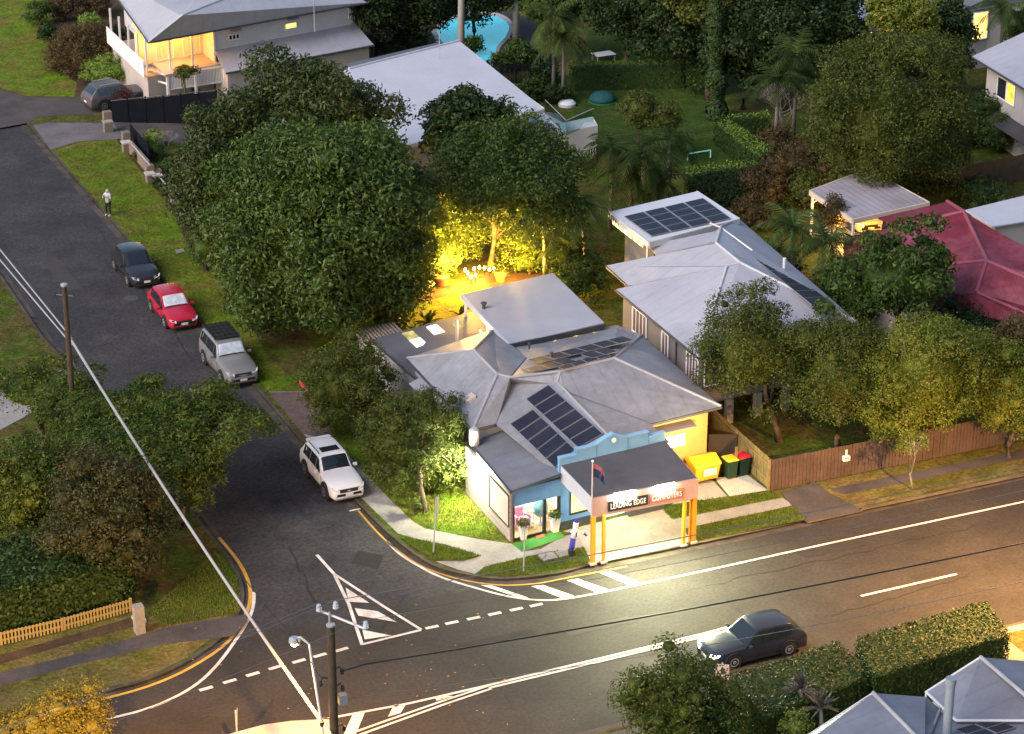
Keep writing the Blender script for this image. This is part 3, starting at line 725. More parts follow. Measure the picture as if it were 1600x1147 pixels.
b = MB(); quadw(b, xd0, xd1, .02, 2.05, .04, .08); b.build('door', glow('door_light', (1., .95, .75), 1.5, .3, 1.), shop)
# parapet
pt_ = [(874, 717), (900, 711), (900, 703), (918, 699.5), (932, 695), (945, 686), (958, 678), (970, 681.5), (981, 683), (998, 678.5), (1013.5, 675), (1013.5, 683), (1039, 676)]
top = [FA(x, y) for x, y in pt_]
bot = [FA(1039, 680), FA(874, 720)]
for q in bot: q.z = 2.9
par = MB().prism(top + bot, nf * .16).build('parapet', M['blue_wall'], shop)
b = MB()
for k in range(len(top) - 1):
    p, q = top[k], top[k + 1]
    if (q - p).length > .02:
        b.prism([p - nf * .04, q - nf * .04, q + nf * .2, p + nf * .2], (0, 0, .05))
b.build('coping', mat('coping_blue', (.2, .38, .58), .6, .06), par)
b = MB().lathe(FA(958, 687) - nf * .05, [(.12, 0), (.12, .04), (.03, .05)], 14, axis=-nf); b.build('emblem', M['trim_white'], par)
b = MB()
for xx in (932, 981, 1013):
    p = FA(xx, 700); p.z = 3.05; q = p.copy(); q.z = FA(xx, {932: 697, 981: 684.5, 1013: 677}[xx]).z; b.tube([p - nf * .01, q - nf * .01], .02, 5)
b.build('joint', mat('joint_blue', (.1, .22, .38), .7, .1), par)
# left side wall and its claddings
wallL = lambda z0, z1, b0, b1, t: MB().prism([S(0, b0, z0), S(0, b1, z0), S(0, b1, z1), S(0, b0, z1)], (-t, 0, 0))
wallL(0, 2.55, 0, 5.4, .1).build('wall', M['siding'], shop)
bl = wallL(.78, 2.3, .12, 2.35, .03); bl.v = [(x - .1, y, z) for x, y, z in bl.v]
bp = bl.build('blank_sign_panel', M['cream'], shop)
b = MB()
for z0, z1, b0, b1 in ((.72, .78, .06, 2.41), (2.3, 2.36, .06, 2.41), (.78, 2.3, .06, .12), (.78, 2.3, 2.35, 2.41)):
    t = wallL(z0, z1, b0, b1, .05); i = len(b.v); b.v += [(x - .1, y, z) for x, y, z in t.v]; b.f += [tuple(k + i for k in f) for f in t.f]
b.build('frame', M['black_metal'], bp)
# glazed room interior
b = MB().face([S(.02, .15, .02), S(W1 + .6, .15, .02), S(W1 + .6, 3.2, .02), S(.02, 3.2, .02)]); b.build('floor', mat('timber_floor', (.5, .26, .1), .5, .15, 2, stripes=('X', .14, .002, .8)), shop)
wi = mat('interior_white', (.75, .74, .72), .8, .04)
b = MB(); b.face([S(.03, 3.2, 0), S(W1 + .6, 3.2, 0), S(W1 + .6, 3.2, 2.5), S(.03, 3.2, 2.5)]); b.face([S(.03, .1, 0), S(.03, 3.2, 0), S(.03, 3.2, 2.5), S(.03, .1, 2.5)]); b.face([S(W1 + .6, .2, 0), S(W1 + .6, 3.2, 0), S(W1 + .6, 3.2, 2.5), S(W1 + .6, .2, 2.5)])
b.face([S(.03, .15, 2.5), S(W1 + .6, .15, 2.5), S(W1 + .6, 3.2, 2.5), S(.03, 3.2, 2.5)])
b.build('interior_wall', wi, shop)
# lower skillion roof (left) and gable over the shop
zl0 = 2.62
k0_, k0n = plane(P(798, 768, 2.66), P(876, 741, 2.95), P(733, 690, 2.72)); sk = [P(798, 768, 2.66), P(876, 741, 2.95), RP(778, 664, k0_, k0n), P(733, 690, 2.72)]
b = MB().prism(sk, -.1); r1 = b.build('roof', M['roof_mid'], shop)
b = MB().tube([sk[3] + Vector((-.04, 0, -.02)), sk[0] + Vector((-.04, -.05, -.02))], .07, 8); b.tube([sk[0] + Vector((0, -.06, .01)), sk[1] + Vector((0, -.06, .03))], .045, 6); b.build('gutter', M['gutter'], r1)
b = MB().box(S(-.03, -.05, 1.3), (.09, .09, 2.55)); b.build('downpipe', mat('downpipe_brown', (.2, .13, .1), .6), shop)
rb, rf = P(871, 598, 4.75), FA(958, 689, .18)
lf, lb = P(872, 741, 3.0), P(776, 664, 3.3)
pl0, pln = plane(rb, rf, (lf + lb) / 2)
gl = [rb, rf, RP(874, 742, pl0, pln), RP(776, 662, pl0, pln), RP(800, 598, pl0, pln)]
vr = [rb, P(880, 612, 4.6), P(1016, 662, 3.5), FA(1046, 690, .18), FA(1000, 700, .18), rf]
b = MB().prism(gl, -.08); rg = b.build('roof', M['roof_grey_y'], shop)
b = MB().prism([p + Vector((0, 0, .004)) for p in vr], -.08); b.build('roof', M['roof_grey_y'], shop)
MB().tube([rb + Vector((0, 0, .03)), rf + Vector((0, 0, .03))], .06, 8).build('ridge_cap', M['cap'], rg)
def panels(parent, corner, nx, ny, pl0, pln, skip=(), lift=.09, label=None):
    """corner = TL, TR, BR, BL in the photo, laid on the roof plane"""
    up = pln if pln.z > 0 else -pln
    c = [RP(x, y, pl0 + up * lift, pln) for x, y in corner]
    def at(s, t): return (c[0] * (1 - s) + c[1] * s) * (1 - t) + (c[3] * (1 - s) + c[2] * s) * t
    for i in range(nx):
        for j in range(ny):
            if (i, j) in skip: continue
            g = .014 / nx * 2; h = .014 / ny * 2
            q = [at(i / nx + g, j / ny + h), at((i + 1) / nx - g, j / ny + h), at((i + 1) / nx - g, (j + 1) / ny - h), at(i / nx + g, (j + 1) / ny - h)]
            f_ = MB().prism([p - up * .03 for p in q], up * .035).build('solar_panel', M['panel_frame'], parent)
            m_ = sum(q, Vector()) / 4
            MB().face([m_ + (p - m_) * .945 + up * .008 for p in q]).build('solar_cells', M['panel'], f_)
panels(rg, [(820, 624), (858, 600), (944, 677), (902, 701)], 1, 6, pl0, pln)
panels(rg, [(795, 663), (834, 638.5), (901, 702), (866, 732)], 1, 5, pl0, pln)
# main house roof
ze = 3.45
LB, LF, LF2, FM, FR, BR, BK = P(636, 560, ze), P(739, 671, ze), P(776, 662, ze), P(1016, 662, ze), P(1127, 635, ze), P(1003, 524, ze), P(964, 508, ze)
R1, R2, RV, R3, R4 = P(740, 547, 5.05), P(777, 585, 5.05), P(797, 590, 4.95), P(875, 581, 5.1), P(960, 560, 5.1)
VB = P(822, 560, 4.0); BX = P(800, 538, 3.4); LBB = P(772, 514, ze)
faces = [('Y', [LB, LF, R2, R1]), ('X', [LF, LF2, RV, R2]), ('X', [LB, R1, LBB]), ('Y', [R1, R2, RV, VB, BX, LBB]),
         ('X', [RV, R3, R4, BR, BK, BX, VB]), ('X', [R4, R3, rb, P(880, 610, 4.62), FM, FR]), ('Y', [R4, FR, BR]), ('X', [RV, LF2, P(800, 600, 4.3), R3]), ('X', [RV, R3, rb + Vector((0, 0, -.03)), gl[4]])]
roofs = []
for k, (ax, q) in enumerate(faces):
    o = MB().prism([p + Vector((0, 0, .002 * k)) for p in q], -.07).build('roof', M['roof_grey'] if ax == 'X' else M['roof_grey_y'], shop); roofs.append(o)
b = MB()
for p, q in ((R1, R2), (R2, RV), (RV, R3), (R3, R4), (R4, FR), (R4, BR), (R2, LF), (R1, LB), (R1, LBB), (R3, rb)):
    b.tube([p + Vector((0, 0, .02)), q + Vector((0, 0, .02))], .07, 8)
b.build('ridge_cap', M['cap'], roofs[5])
for p, q in ((LB, LF), (LF, LF2), (FM, FR), (FR, BR)):
    d = Vector((0, 0, -.07)); MB().tube([p + d, q + d], .075, 8).build('gutter', M['gutter'], roofs[5])
b = MB()
for p, q in ((VB, RV), (FM, P(882, 612, 4.6)), (LF2, P(800, 600, 4.3))):
    b.tube([p + Vector((0, 0, .01)), q + Vector((0, 0, .02))], .04, 6)
b.build('valley', mat('valley_dark', (.12, .12, .13), .6), roofs[5])
pb0, pbn = plane(R3, R4, BK)
panels(roofs[4], [(823, 562), (973, 525), (992, 531), (842, 568)], 6, 1, pb0, pbn, lift=.16)
panels(roofs[4], [(842, 570), (949, 543), (967, 549), (860, 576)], 5, 1, pb0, pbn, skip=((2, 0),), lift=.14)
panels(roofs[4], [(816, 577), (842, 570), (860, 575), (834, 582)], 1, 1, pb0, pbn, lift=.14)
panels(roofs[4], [(868, 572), (946, 551), (956, 556), (880, 578)], 4, 1, pb0, pbn, lift=.12)
# roof window
pq0, pqn = plane(LB, LF, R2)
q = [RP(x, y, pq0 + pqn * (.14 if pqn.z > 0 else -.14), pqn) for x, y in ((724, 620), (736, 613), (744, 618), (731, 627))]
sk_ = MB().prism(q, -.16).build('roof_window', M['cream'], roofs[0])
b = MB()
for (px_, py_), h in (((827, 548), .1), ((862, 563), .1)):
    c = RP(px_, py_, pb0, pbn); b.lathe(c, [(.05, 0), (.05, .35), (.09, .36), (.09, .42)], 10)
b.build('vent', M['plinth'], roofs[4])
# walls of main house
b = MB().wall((FM - v * -.4) , (FR + Vector((-.55, .45, 0))), 0, ze - .05, .15); yw = b.build('yellow_wall', M['yellow_wall'], shop)
c0 = FR + Vector((-.55, .45, 0))
MB().wall(c0, BR + Vector((-.55, -.3, 0)), 0, ze - .05, .15).build('side_wall', M['yellow_wall'], shop)
MB().wall(LB + Vector((.5, 0, 0)), LF + Vector((.5, .2, 0)), 0, ze - .03, .15).build('side_wall', M['wall_grey'], shop)
MB().wall(LF + Vector((.5, .3, 0)), LF2 + Vector((.6, .3, 0)), 0, ze - .03, .12).build('gable_wall', M['wall_grey'], shop)
wn = (c0 - FM - v * .4); wn = Vector((-wn.y, wn.x, 0)).normalized()
if wn.y > 0: wn = -wn
wp = FM + v * .4 + wn * .1
def YW(px, py, d=0.): return RP(px, py, wp + wn * d, wn)
ww = [YW(1038, 702), YW(1070, 695), YW(1070, 676), YW(1038, 683)]
wnd = MB().prism(ww, wn * .02).build('window', M['lit_white'], yw)
b = MB()
for i in range(4): b.tube([ww[i] + wn * .03, ww[(i + 1) % 4] + wn * .03], .035, 4)
mid = (ww[0] + ww[1]) / 2; b.tube([mid + wn * .03, (ww[2] + ww[3]) / 2 + wn * .03], .03, 4)
b.build('frame', M['cream'], wnd)
hd = [YW(1026, 678, .02), YW(1076, 664, .02), YW(1087, 669, .75), YW(1036, 683, .75)]
hd = [YW(1021, 668, .02), YW(1079, 655, .02), YW(1079, 655, .02) + wn * .55 + Vector((0, 0, -.12)), YW(1021, 668, .02) + wn * .55 + Vector((0, 0, -.12))]
MB().prism(hd, -.05).build('window_hood', mat('hood_brown', (.16, .13, .13), .6, .1), yw)
MB().box(YW(1099, 716, .05), (.16, .12, .2)).build('meter_box', M['yellow_wall'], yw)
# side windows with small hoods on the street side
for (xa, ya) in ((668, 622), (704, 655)):
    c = RX(xa, ya, (LB.x + LF.x) / 2 + .4); 
    w_ = MB().box((c.x - .03, c.y, 2.3), (.06, 1.0, .9)).build('window', M['dk_glass'], shop)
    MB().prism([Vector((c.x, c.y - .7, 2.95)), Vector((c.x, c.y + .7, 2.95)), Vector((c.x - .7, c.y + .7, 2.7)), Vector((c.x - .7, c.y - .7, 2.7))], -.04).build('window_hood', M['roof_pale'], w_)
b = MB().lathe((LF.x - .05, LF.y - .25, 2.75), [(.2, 0), (.24, .1), (.24, .8), (.15, .9)], 14); b.build('water_heater', mat('heater_grey', (.36, .36, .38), .5, .08), shop)
# lean-to at the back left with translucent sheets
zA = 2.5
L1, L2, L3, L4, L5 = P(579, 531, zA), P(748, 484, zA), P(776, 518, zA + .25), P(742, 549, zA + .3), P(648, 591, zA)
lt = MB().prism([L1, L2, L3, L4, P(640, 563, zA + .12), P(660, 588, zA + .05), L5], -.07).build('lean_to_roof', M['roof_dark'], shop)
lp0, lpn = plane(L1, L2, L5)
b = MB(); b.tube([L1, L5], .07, 8); b.build('gutter', M['gutter'], lt)
upn = lpn if lpn.z > 0 else -lpn
def LP(x, y): return RP(x, y, lp0 + upn * .1, lpn)
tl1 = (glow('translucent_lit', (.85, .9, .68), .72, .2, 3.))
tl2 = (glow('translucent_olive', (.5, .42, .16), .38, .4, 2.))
for s_ in ([(628, 521), (645, 517), (668, 538), (651, 543.5)], [(666, 511), (682, 507), (706, 528), (688, 534)], [(706, 506), (719, 502), (743, 520), (724, 525.5)]):
    c = [LP(*q) for q in s_]
    h = lambda s, t: (c[0] * (1 - s) + c[1] * s) * (1 - t) + (c[3] * (1 - s) + c[2] * s) * t
    for t0, t1 in ((0, .46), (.5, 1.)):
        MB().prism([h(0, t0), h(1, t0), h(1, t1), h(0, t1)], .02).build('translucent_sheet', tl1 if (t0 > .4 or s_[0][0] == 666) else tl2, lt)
MB().tube([LP(714, 537), LP(714, 537) + Vector((0, 0, 1.35))], .08, 10).build('flue', M['steel'], lt)
MB().wall(L1 + Vector((.1, 0, 0)), L5 + Vector((.1, 0, 0)), 0, zA - .04, .1).build('lean_to_wall', M['wall_grey'], shop)
MB().wall(L1 + Vector((.1, 0, 0)), L2, 0, zA - .04, .1).build('lean_to_wall', M['wall_grey'], shop)
b = MB()
for k in range(12): 
    c = P(562, 527, 2.2).lerp(P(622, 513, 2.2), k / 11); b.box(c, (.07, 1.6, .1))
b.tube([P(562, 527, 2.1), P(622, 513, 2.1)], .05, 4); 
for px_, py_ in ((562, 527), (622, 513)): c = P(px_, py_, 2.1); b.tube([Vector((c.x, c.y, 0)), c], .05, 6)
b.build('pergola', mat('pergola_timber', (.3, .24, .21), .8, .2, 2), shop)
MB().wall(P(562, 527, 2.1), P(579, 545, 2.1), 0, 2.05, .06).build('screen_wall', M['wall_grey'], shop)
# flat deck roof
zf = 3.75
D1, D2, D3, D4 = P(721, 460, zf), P(864, 426.5, zf + .1), P(944, 504, zf + .1), P(796, 539, zf)
dk = MB().prism([D1, D2, D3, D4], -.09).build('deck_roof', mat('roof_deck', (.36, .355, .385), .5, .07, .5, 0, 10, .5, c2=(.3, .295, .32), stripes=('Y', .5, .004, .96)), shop)
b = MB()
b.wall(D1, D4, zf - .24, zf + .02, .1); b.build('fascia', M['gutter_white'], dk)
b = MB(); b.wall(D4, D3, zf - .26, zf + .03, .12); b.build('gutter', M['gutter'], dk); MB().wall(D2, D3, zf - .18, zf + .08, .08).build('fascia', M['gutter'], dk)
b = MB().lathe(RP(756, 482, D1, plane(D1, D2, D3)[1]), [(.1, 0), (.1, .25), (.16, .26), (.16, .34)], 12); b.build('vent', M['plinth'], dk)
for p in (D1, D2, D3, D4, (D1 + D4) / 2):
    q = p.lerp((D1 + D3) / 2, .06); MB().box((q.x, q.y, zf / 2 - .1), (.12, .12, zf - .22)).build('post', M['trim_white'], dk)
MB().face([Vector((p.x, p.y, .9)) for p in (D1, D2, D3, D4)]).build('deck_floor', mat('deck_timber', (.3, .17, .08), .7, .2, 2), shop)
MB().wall(P(960, 512, 3.4) + Vector((-.4, 0, 0)), P(800, 540, 3.4), 0, 3.2, .1).build('back_wall', M['yellow_wall'], shop)
# awning over the forecourt
ya = P(926, 882, 0).y + .1
aL, aR = P(927, 880, 0), P(1084, 849, 0)
ux = (aR - aL).normalized(); nx_ = Vector((-ux.y, ux.x, 0))
def AW(px, py): return RP(px, py, aL, nx_)
fl, fr_ = AW(926, 783), AW(1090, 744)
zt = (fl.z + fr_.z) / 2 + .0
bl_, br_ = FA(877, 735), FA(1039, 692)
zb_ = 3.3
tr = [Vector((fl.x, fl.y, zt)), Vector((fr_.x, fr_.y, zt)), Vector((br_.x, br_.y, zb_)), Vector((bl_.x, bl_.y, zb_))]
aw = thing('shop_awning', 'street awning of the blue shop with dark iron roof, cream fascia and orange posts', 'awning', (fl.x, fl.y, 0))
MB().prism(tr, -.05).build('roof', mat('awning_iron', (.075, .074, .082), .6, .18, .7, 0, 10, .4, c2=(.055, .054, .06), stripes=('X', .2, .012, .85)), aw)
MB().prism([p + Vector((0, .0, -.28)) for p in tr], -.04).build('soffit', mat('soffit_cream', (.7, .68, .6), .8, .04), aw)
fz0, fz1 = 2.33, zt + .02
fas = MB().wall(tr[0] - ux * .03, tr[1] + ux * .03, fz0, fz1, .1).build('fascia', M['pink_fascia'], aw)
MB().wall(tr[0] + nx_ * .06, tr[3], fz0 + .15, zt, .06).build('side_fascia', mat('fascia_side', (.42, .44, .48), .7, .06), aw)
MB().wall(tr[1] + nx_ * .06, tr[2], fz0 + .15, zt, .06).build('side_fascia', M['pink_fascia'], aw)
for x, y in ((926, 882), (942.5, 879), (1067.5, 852.5), (1083, 848)):
    c = P(x, y, 0); b = MB().box((c.x, c.y, 1.2), (.2 if x in (926, 1083) else .13, .13, 2.4)); po = b.build('post', M['orange_post'], aw)
    MB().box((c.x, c.y, .05), (.3, .26, .09)).build('footing', M['concrete_pale'], po)
c = P(1079, 849.5, 0); MB().box((c.x, c.y + .1, 1.2), (.1, .1, 2.4)).build('downpipe', M['orange_post'], aw)
# low front bay of the shop under the awning
q0, q1 = P(983, 808, 0), P(1037, 795, 0)
bay = MB().wall(q0 + Vector((0, .25, 0)), q1 + Vector((0, .25, 0)), .42, 1.1, .5).build('front_bay', M['blue_wall'], shop)
MB().wall(q0 + Vector((0, .22, 0)), q1 + Vector((0, .22, 0)), 0, .42, .5).build('bay_plinth', M['plinth'], bay)
# signs on the fascia
def AF(px, py, d=.06): return RP(px, py, tr[0] - nx_ * d, nx_)
def text_mesh(s, size, name, m, parent, origin, ex, ez, width=None):
    cu = bpy.data.curves.new(name, 'FONT'); cu.body = s; cu.size = size; cu.extrude = .008; cu.offset = .0; cu.space_character = 1.12; cu.space_word = 1.2
    to = bpy.data.objects.new(name, cu); col.objects.link(to)
    dg = bpy.context.evaluated_depsgraph_get()
    me = bpy.data.meshes.new_from_object(to.evaluated_get(dg))
    bpy.data.objects.remove(to)
    xs = [w.co.x for w in me.vertices]; sx = (width / (max(xs) - min(xs))) if width else 1
    x0_ = min(xs); off = OFF[parent.name]; ey = ez.cross(ex)
    for w in me.vertices:
        w.co = origin + ex * ((w.co.x - x0_) * sx) + ez * w.co.y - ey * 0 - ex.cross(ez) * -w.co.z - off
    me.materials.clear(); me.materials.append(m)
    o = bpy.data.objects.new(name, me); reg(o, parent); return o
def sign(px0, px1, ztop, zbot, m, mt, txt, name):
    a = AF(px0, 790); c_ = AF(px1, 790)
    q = [Vector((a.x, a.y, zbot)), Vector((c_.x, c_.y, zbot)), Vector((c_.x, c_.y, ztop)), Vector((a.x, a.y, ztop))]
    o = MB().prism(q, -nx_ * .03).build(name, m, aw)
    wdt = (q[1] - q[0]).length
    text_mesh(txt, (ztop - zbot) * .74, 'lettering', mt, o, q[0] - nx_ * .045 + ux * wdt * .06 + Vector((0, 0, (ztop - zbot) * .24)), ux, Vector((0, 0, 1)), wdt * .88)
    return o
sign(950, 1012, 3.0, 2.5, M['black_metal'], M['trim_white'], 'LEADING EDGE', 'sign_board')
sign(1015, 1067, 3.0, 2.5, mat('sign_red', (.34, .12, .09), .5, .05), M['trim_white'], 'COMPUTERS', 'sign_board')
for px0, px1 in ((960, 994), (1023, 1054)):
    a = AF(px0, 790, .3); c_ = AF(px1, 790, .3)
    a = Vector((a.x, a.y, 3.2)); c_ = Vector((c_.x, c_.y, 3.2))
    fx = MB().tube([a + nx_ * .04 + Vector((0, 0, .06)), c_ + nx_ * .04 + Vector((0, 0, .06))], .05, 8)
    for p in (a, c_): fx.tube([p + Vector((0, 0, .06)), p + nx_ * .3 - Vector((0, 0, .05))], .02, 6)
    fo = fx.build('sign_lamp', M['trim_white'], aw)
    MB().prism([a + Vector((0, 0, -.16)), c_ + Vector((0, 0, -.16)), c_ + Vector((0, 0, .24)), a + Vector((0, 0, .24))], nx_ * .1).build('tube_glare', M['tube'], fo)  # oversized glowing box, shaped as the glare around the tube
# ------------------------------------------------------------------ houses around
def roof_part(house, faces, m, thick=.08, name='roof'):
    out = []
    for k, q in enumerate(faces):
        out.append(MB().prism([p + Vector((0, 0, .002 * k)) for p in q], -thick).build(name, m, house))
    return out
def ridge(parent, pairs, r, m, name='ridge_cap', dz=.02):
    b = MB()
    for p, q in pairs: b.tube([p + Vector((0, 0, dz)), q + Vector((0, 0, dz))], r, 8)
    return b.build(name, m, parent)
def inset(pts, d):
    c = sum(pts, Vector()) / len(pts)
    return [p + (c - p).normalized() * d for p in pts]
def body(house, pts, z0, z1, m, name='wall'):
    return MB().prism([Vector((p.x, p.y, z0)) for p in pts], z1 - z0).build(name, m, house)
def win_on(parent, a, b_, t0, t1, z0, z1, m, out, frame=None, bars=1, name='window'):
    """window on the wall line a-b between fractions t0..t1"""
    a = Vector((a.x, a.y, 0)); b_ = Vector((b_.x, b_.y, 0)); d = (b_ - a); n = Vector((out[0], out[1], 0)).normalized()
    p, q = a + d * t0 + n * .02, a + d * t1 + n * .02
    quad = [p + Vector((0, 0, z0)), q + Vector((0, 0, z0)), q + Vector((0, 0, z1)), p + Vector((0, 0, z1))]
    w = MB().prism(quad, n * .02).build(name, m, parent)
    f = MB()
    e = n * .03
    for i in range(4): f.tube([quad[i] + e, quad[(i + 1) % 4] + e], .05, 4)
    for k in range(1, bars + 1):
        s = k / (bars + 1); f.tube([quad[0].lerp(quad[1], s) + e, quad[3].lerp(quad[2], s) + e], .03, 4)
    f.build('frame', frame or M['trim_white'], w)
    return w

# grey-walled house next door, white roof
nb = thing('neighbour_house', 'raised grey weatherboard house with wide white iron roof beside the corner shop', 'house', P(1100, 560, 0))
ze2 = 4.2; zr2 = 6.4
e_fl, e_bl = P(1091, 558, ze2), P(962, 452, ze2)
e_fr, e_br = P(1340, 503, ze2), P(1131, 358, ze2)
rk, r0_, r1_ = P(1127, 354, 5.6), P(1136, 416, 6.0), P(1157, 411, 6.1)
bk0 = P(1155, 342, 4.3)
f1 = roof_part(nb, [[e_bl, r0_, e_fl]], M['roof_white'])
roof_part(nb, [[e_fl, r0_, r1_, e_fr]], M['roof_white_x'])
w0, w1, w2, w3 = P(947, 415, ze2), P(1119, 380, 6.1), r1_, P(981, 446, ze2 - .1)
fR = roof_part(nb, [[r1_, w1, rk, bk0, e_fr]], M['roof_white'])
f2 = roof_part(nb, [[w0, w1, w2, r0_ + Vector((0, .05, 0)), w3]], M['roof_white'])
v0, v1, v2, v3 = P(1013, 383, 4.5), P(1118, 361, 5.5), P(1131, 374, 5.7), P(1025, 397, 4.5)
roof_part(nb, [[v0, v1, rk, v2, v3]], M['roof_white'])
ridge(f1[0], [(r0_, r1_), (r0_, e_fl), (r1_, e_fr)], .07, M['cap_white'])
ridge(f2[0], [(w1, w2), (w1, rk), (rk, bk0)], .07, M['cap_white'])
for p, q in ((e_bl, e_fl), (e_fl, e_fr), (w0, w3)): MB().tube([p + Vector((0, 0, -.06)), q + Vector((0, 0, -.06))], .07, 8).build('gutter', M['gutter'], f1[0])
wl = [e_fl + Vector((.45, .45, 0)), e_fr + Vector((-.5, .45, 0)), bk0 + Vector((-.6, 0, 0)), e_bl + Vector((.45, 0, 0))]
nbw = body(nb, wl, 1.3, ze2 - .06, M['weather_grey'])
b = MB()
for k in range(6):
    for p, q in ((wl[0], wl[1]), (wl[3], wl[2])):
        c = p.lerp(q, k / 5); MB().box((c.x, c.y, .65), (.35, .35, 1.3)).build('stump', M['concrete'], nb)
for t0, t1, br in ((.68, .86, 3), (.40, .48, 1), (.03, .17, 3)): win_on(nbw, wl[0], wl[3], t0, t1, 2.3, 3.65, mat('window_pinkish', (.14, .1, .09), .15, .3, 2), (-1, 0), bars=br)
win_on(nbw, wl[0], wl[1], .02, .17, 2.3, 3.65, mat('window_pinkish', (.14, .1, .09), .15), (0, -1), bars=2)
MB().tube([wl[0].lerp(wl[3], .3) + Vector((-.06, 0, -2.7)), wl[0].lerp(wl[3], .3) + Vector((-.06, 0, 0))], .05, 6).build('downpipe', M['plinth'], nbw)
# upper deck roof with panels
zd = 5.0
d = [P(952, 331, zd), P(1089, 299, zd), P(1155, 342, zd), P(1014, 379, zd)]
dr = roof_part(nb, [d], mat('roof_deck_white', (.55, .54, .57), .5, .05), .1)[0]
b = MB(); b.wall(d[0], d[3], zd - .3, zd + .03, .1); b.wall(d[3], d[2], zd - .32, zd + .03, .1); b.wall(d[1], d[2], zd - .3, zd + .02, .1); b.build('fascia', M['gutter_white'], dr)
MB().wall(d[0].lerp(d[3], .12) + Vector((.0, .1, 0)), d[0].lerp(d[3], .85), 4.45, 4.72, .05).build('clerestory', glow('clerestory_warm', (1., .62, .28), .8, .8, 3.), dr)
body(nb, inset(d, .9), .0, zd - .12, M['weather_grey'])
dp0, dpn = plane(d[0], d[1], d[2])
panels(dr, [(974, 338), (1099, 309), (1143, 341), (1017, 369)], 4, 4, dp0, dpn)
b = MB().tube([P(1012, 378, 4.7), Vector((P(1012, 378, 4.7).x, P(1012, 378, 4.7).y, 0))], .06, 6); b.build('post', M['trim_white'], dr)
MB().tube([P(1110, 349, 5.06), P(1127, 356, 5.6), P(1175, 391, 6.0)], .05, 5).build('conduit', M['trim_white'], dr)
pr0, prn = plane(r1_, w1, e_fr)
panels(fR[0], [(1163, 391), (1198, 398), (1302, 473), (1268, 477)], 1, 8, pr0, prn)
MB().tube([RP(1225, 424, pr0, prn), RP(1225, 424, pr0, prn) + Vector((0, 0, .75))], .09, 8).build('flue', M['trim_white'], fR[0])

# red roof house
rdh = thing('red_roof_house', 'house with faded red iron hip roof behind the trees', 'house', P(1480, 480, 0))
q = {'a': P(1318, 371, 4.0), 'b': P(1404, 354, 5.3), 'c': P(1506, 331, 6.2), 'd': P(1480, 315, 5.2), 'e': P(1372, 340, 4.6), 'f': P(1620, 400, 4.0), 'g': P(1488, 413, 5.2), 'h': P(1542, 408, 6.0), 'i': P(1526, 457, 4.9), 'j': P(1620, 497, 4.0), 'k': P(1620, 442, 5.6), 'l': P(1440, 470, 3.9), 'm': P(1620, 512, 3.8), 'n': P(1318, 440, 3.9), 'o': P(1780, 530, 3.9), 'p': P(1780, 480, 5.6), 'r': P(1780, 470, 3.9)}
fr_h = roof_part(rdh, [[q['e'], q['d'], q['c'], q['b']], [q['a'], q['b'], q['c'], q['h'], q['g'], q['l'], q['n']], [q['c'], q['d'], q['f'], q['r'], q['p'], q['k'], q['h']], [q['g'], q['h'], q['i'], q['j'], q['m'], q['l']], [q['h'], q['k'], q['p'], q['o'], q['j'], q['i']]], M['roof_red'])
ridge(fr_h[1], [(q['b'], q['c']), (q['c'], q['d']), (q['c'], q['h']), (q['h'], q['i']), (q['g'], q['h']), (q['h'], q['k']), (q['i'], q['j'])], .1, mat('ridge_red', (.24, .06, .085), .6, .2))
body(rdh, inset([q['n'], q['l'], q['m'], q['f'], q['d'], q['e'], q['a']], .9), 0, 3.6, M['cream'])
# carport
cp = thing('carport', 'flat white slatted carport roof glowing orange underneath, behind the red roof', 'carport', P(1333, 368, 0))
zc = 2.8
c = [P(1265, 298, zc), P(1356, 264, zc), P(1452, 316, zc), P(1333, 343, zc)]
rc = roof_part(cp, [c], mat('carport_sheet', (.34, .31, .33), .5, .15, .6, 0, 10, .4, c2=(.2, .15, .17), c2amt=.7, stripes=('X', .45, .03, .4)), .06)[0]
b = MB()
for i in range(4): b.wall(c[i], c[(i + 1) % 4], zc - .28, zc + .02, .08)
b.build('fascia', mat('fascia_peach', (.62, .5, .42), .6, .05), rc)
for p in inset(c, .2):
    b = MB(); b.box((p.x, p.y, zc / 2 - .1), (.12, .12, zc - .2)); m_ = (sum(c, Vector()) / 4 - p).normalized(); b.tube([Vector((p.x, p.y, 2.0)), Vector((p.x, p.y, 2.55)) + Vector((m_.x, m_.y, 0)) * .6], .04, 5)
    b.build('post', M['trim_white'], cp)
MB().face([Vector((p.x, p.y, .02)) for p in c]).build('slab', M['concrete'], cp)

# white roof house in the middle
wh = thing('white_roof_house', 'low house with broad plain white roof behind the mango trees', 'house', P(640, 200, 0))
zw = 4.2
a0, a1, a2, a3, a4 = P(718, 64, zw + .5), P(850, 170, zw), P(640, 225, zw), P(362, 160, zw), P(545, 108, zw + .5)
wr = roof_part(wh, [[a4, a0, a1, a2, a3]], M['roof_bright'])[0]
g0, g1 = P(545, 100, zw + .1), P(690, 72, zw + .1)
roof_part(wh, [[a4 + Vector((0, 0, .0)), P(688, 72, zw + .45), P(686, 66, zw - .1), P(540, 100, zw - .1)]], M['roof_dark'])
ridge(wr, [(a4, a0)], .1, M['cap_white'])
b = MB(); b.wall(a1, a2, zw - .25, zw - .02, .1); b.wall(a0, a1, zw - .2, zw + .05, .06); b.build('fascia', M['gutter_white'], wr)
body(wh, inset([a0, a1, a2, a3, a4], 1.0), 0, zw - .1, M['cream'])
fw = MB().prism([P(800, 176, 3.85), P(816, 173, 3.85), P(816, 177, 3.55), P(800, 180, 3.55)], (0, -.05, 0)).build('window', M['lit_warm'], wh)
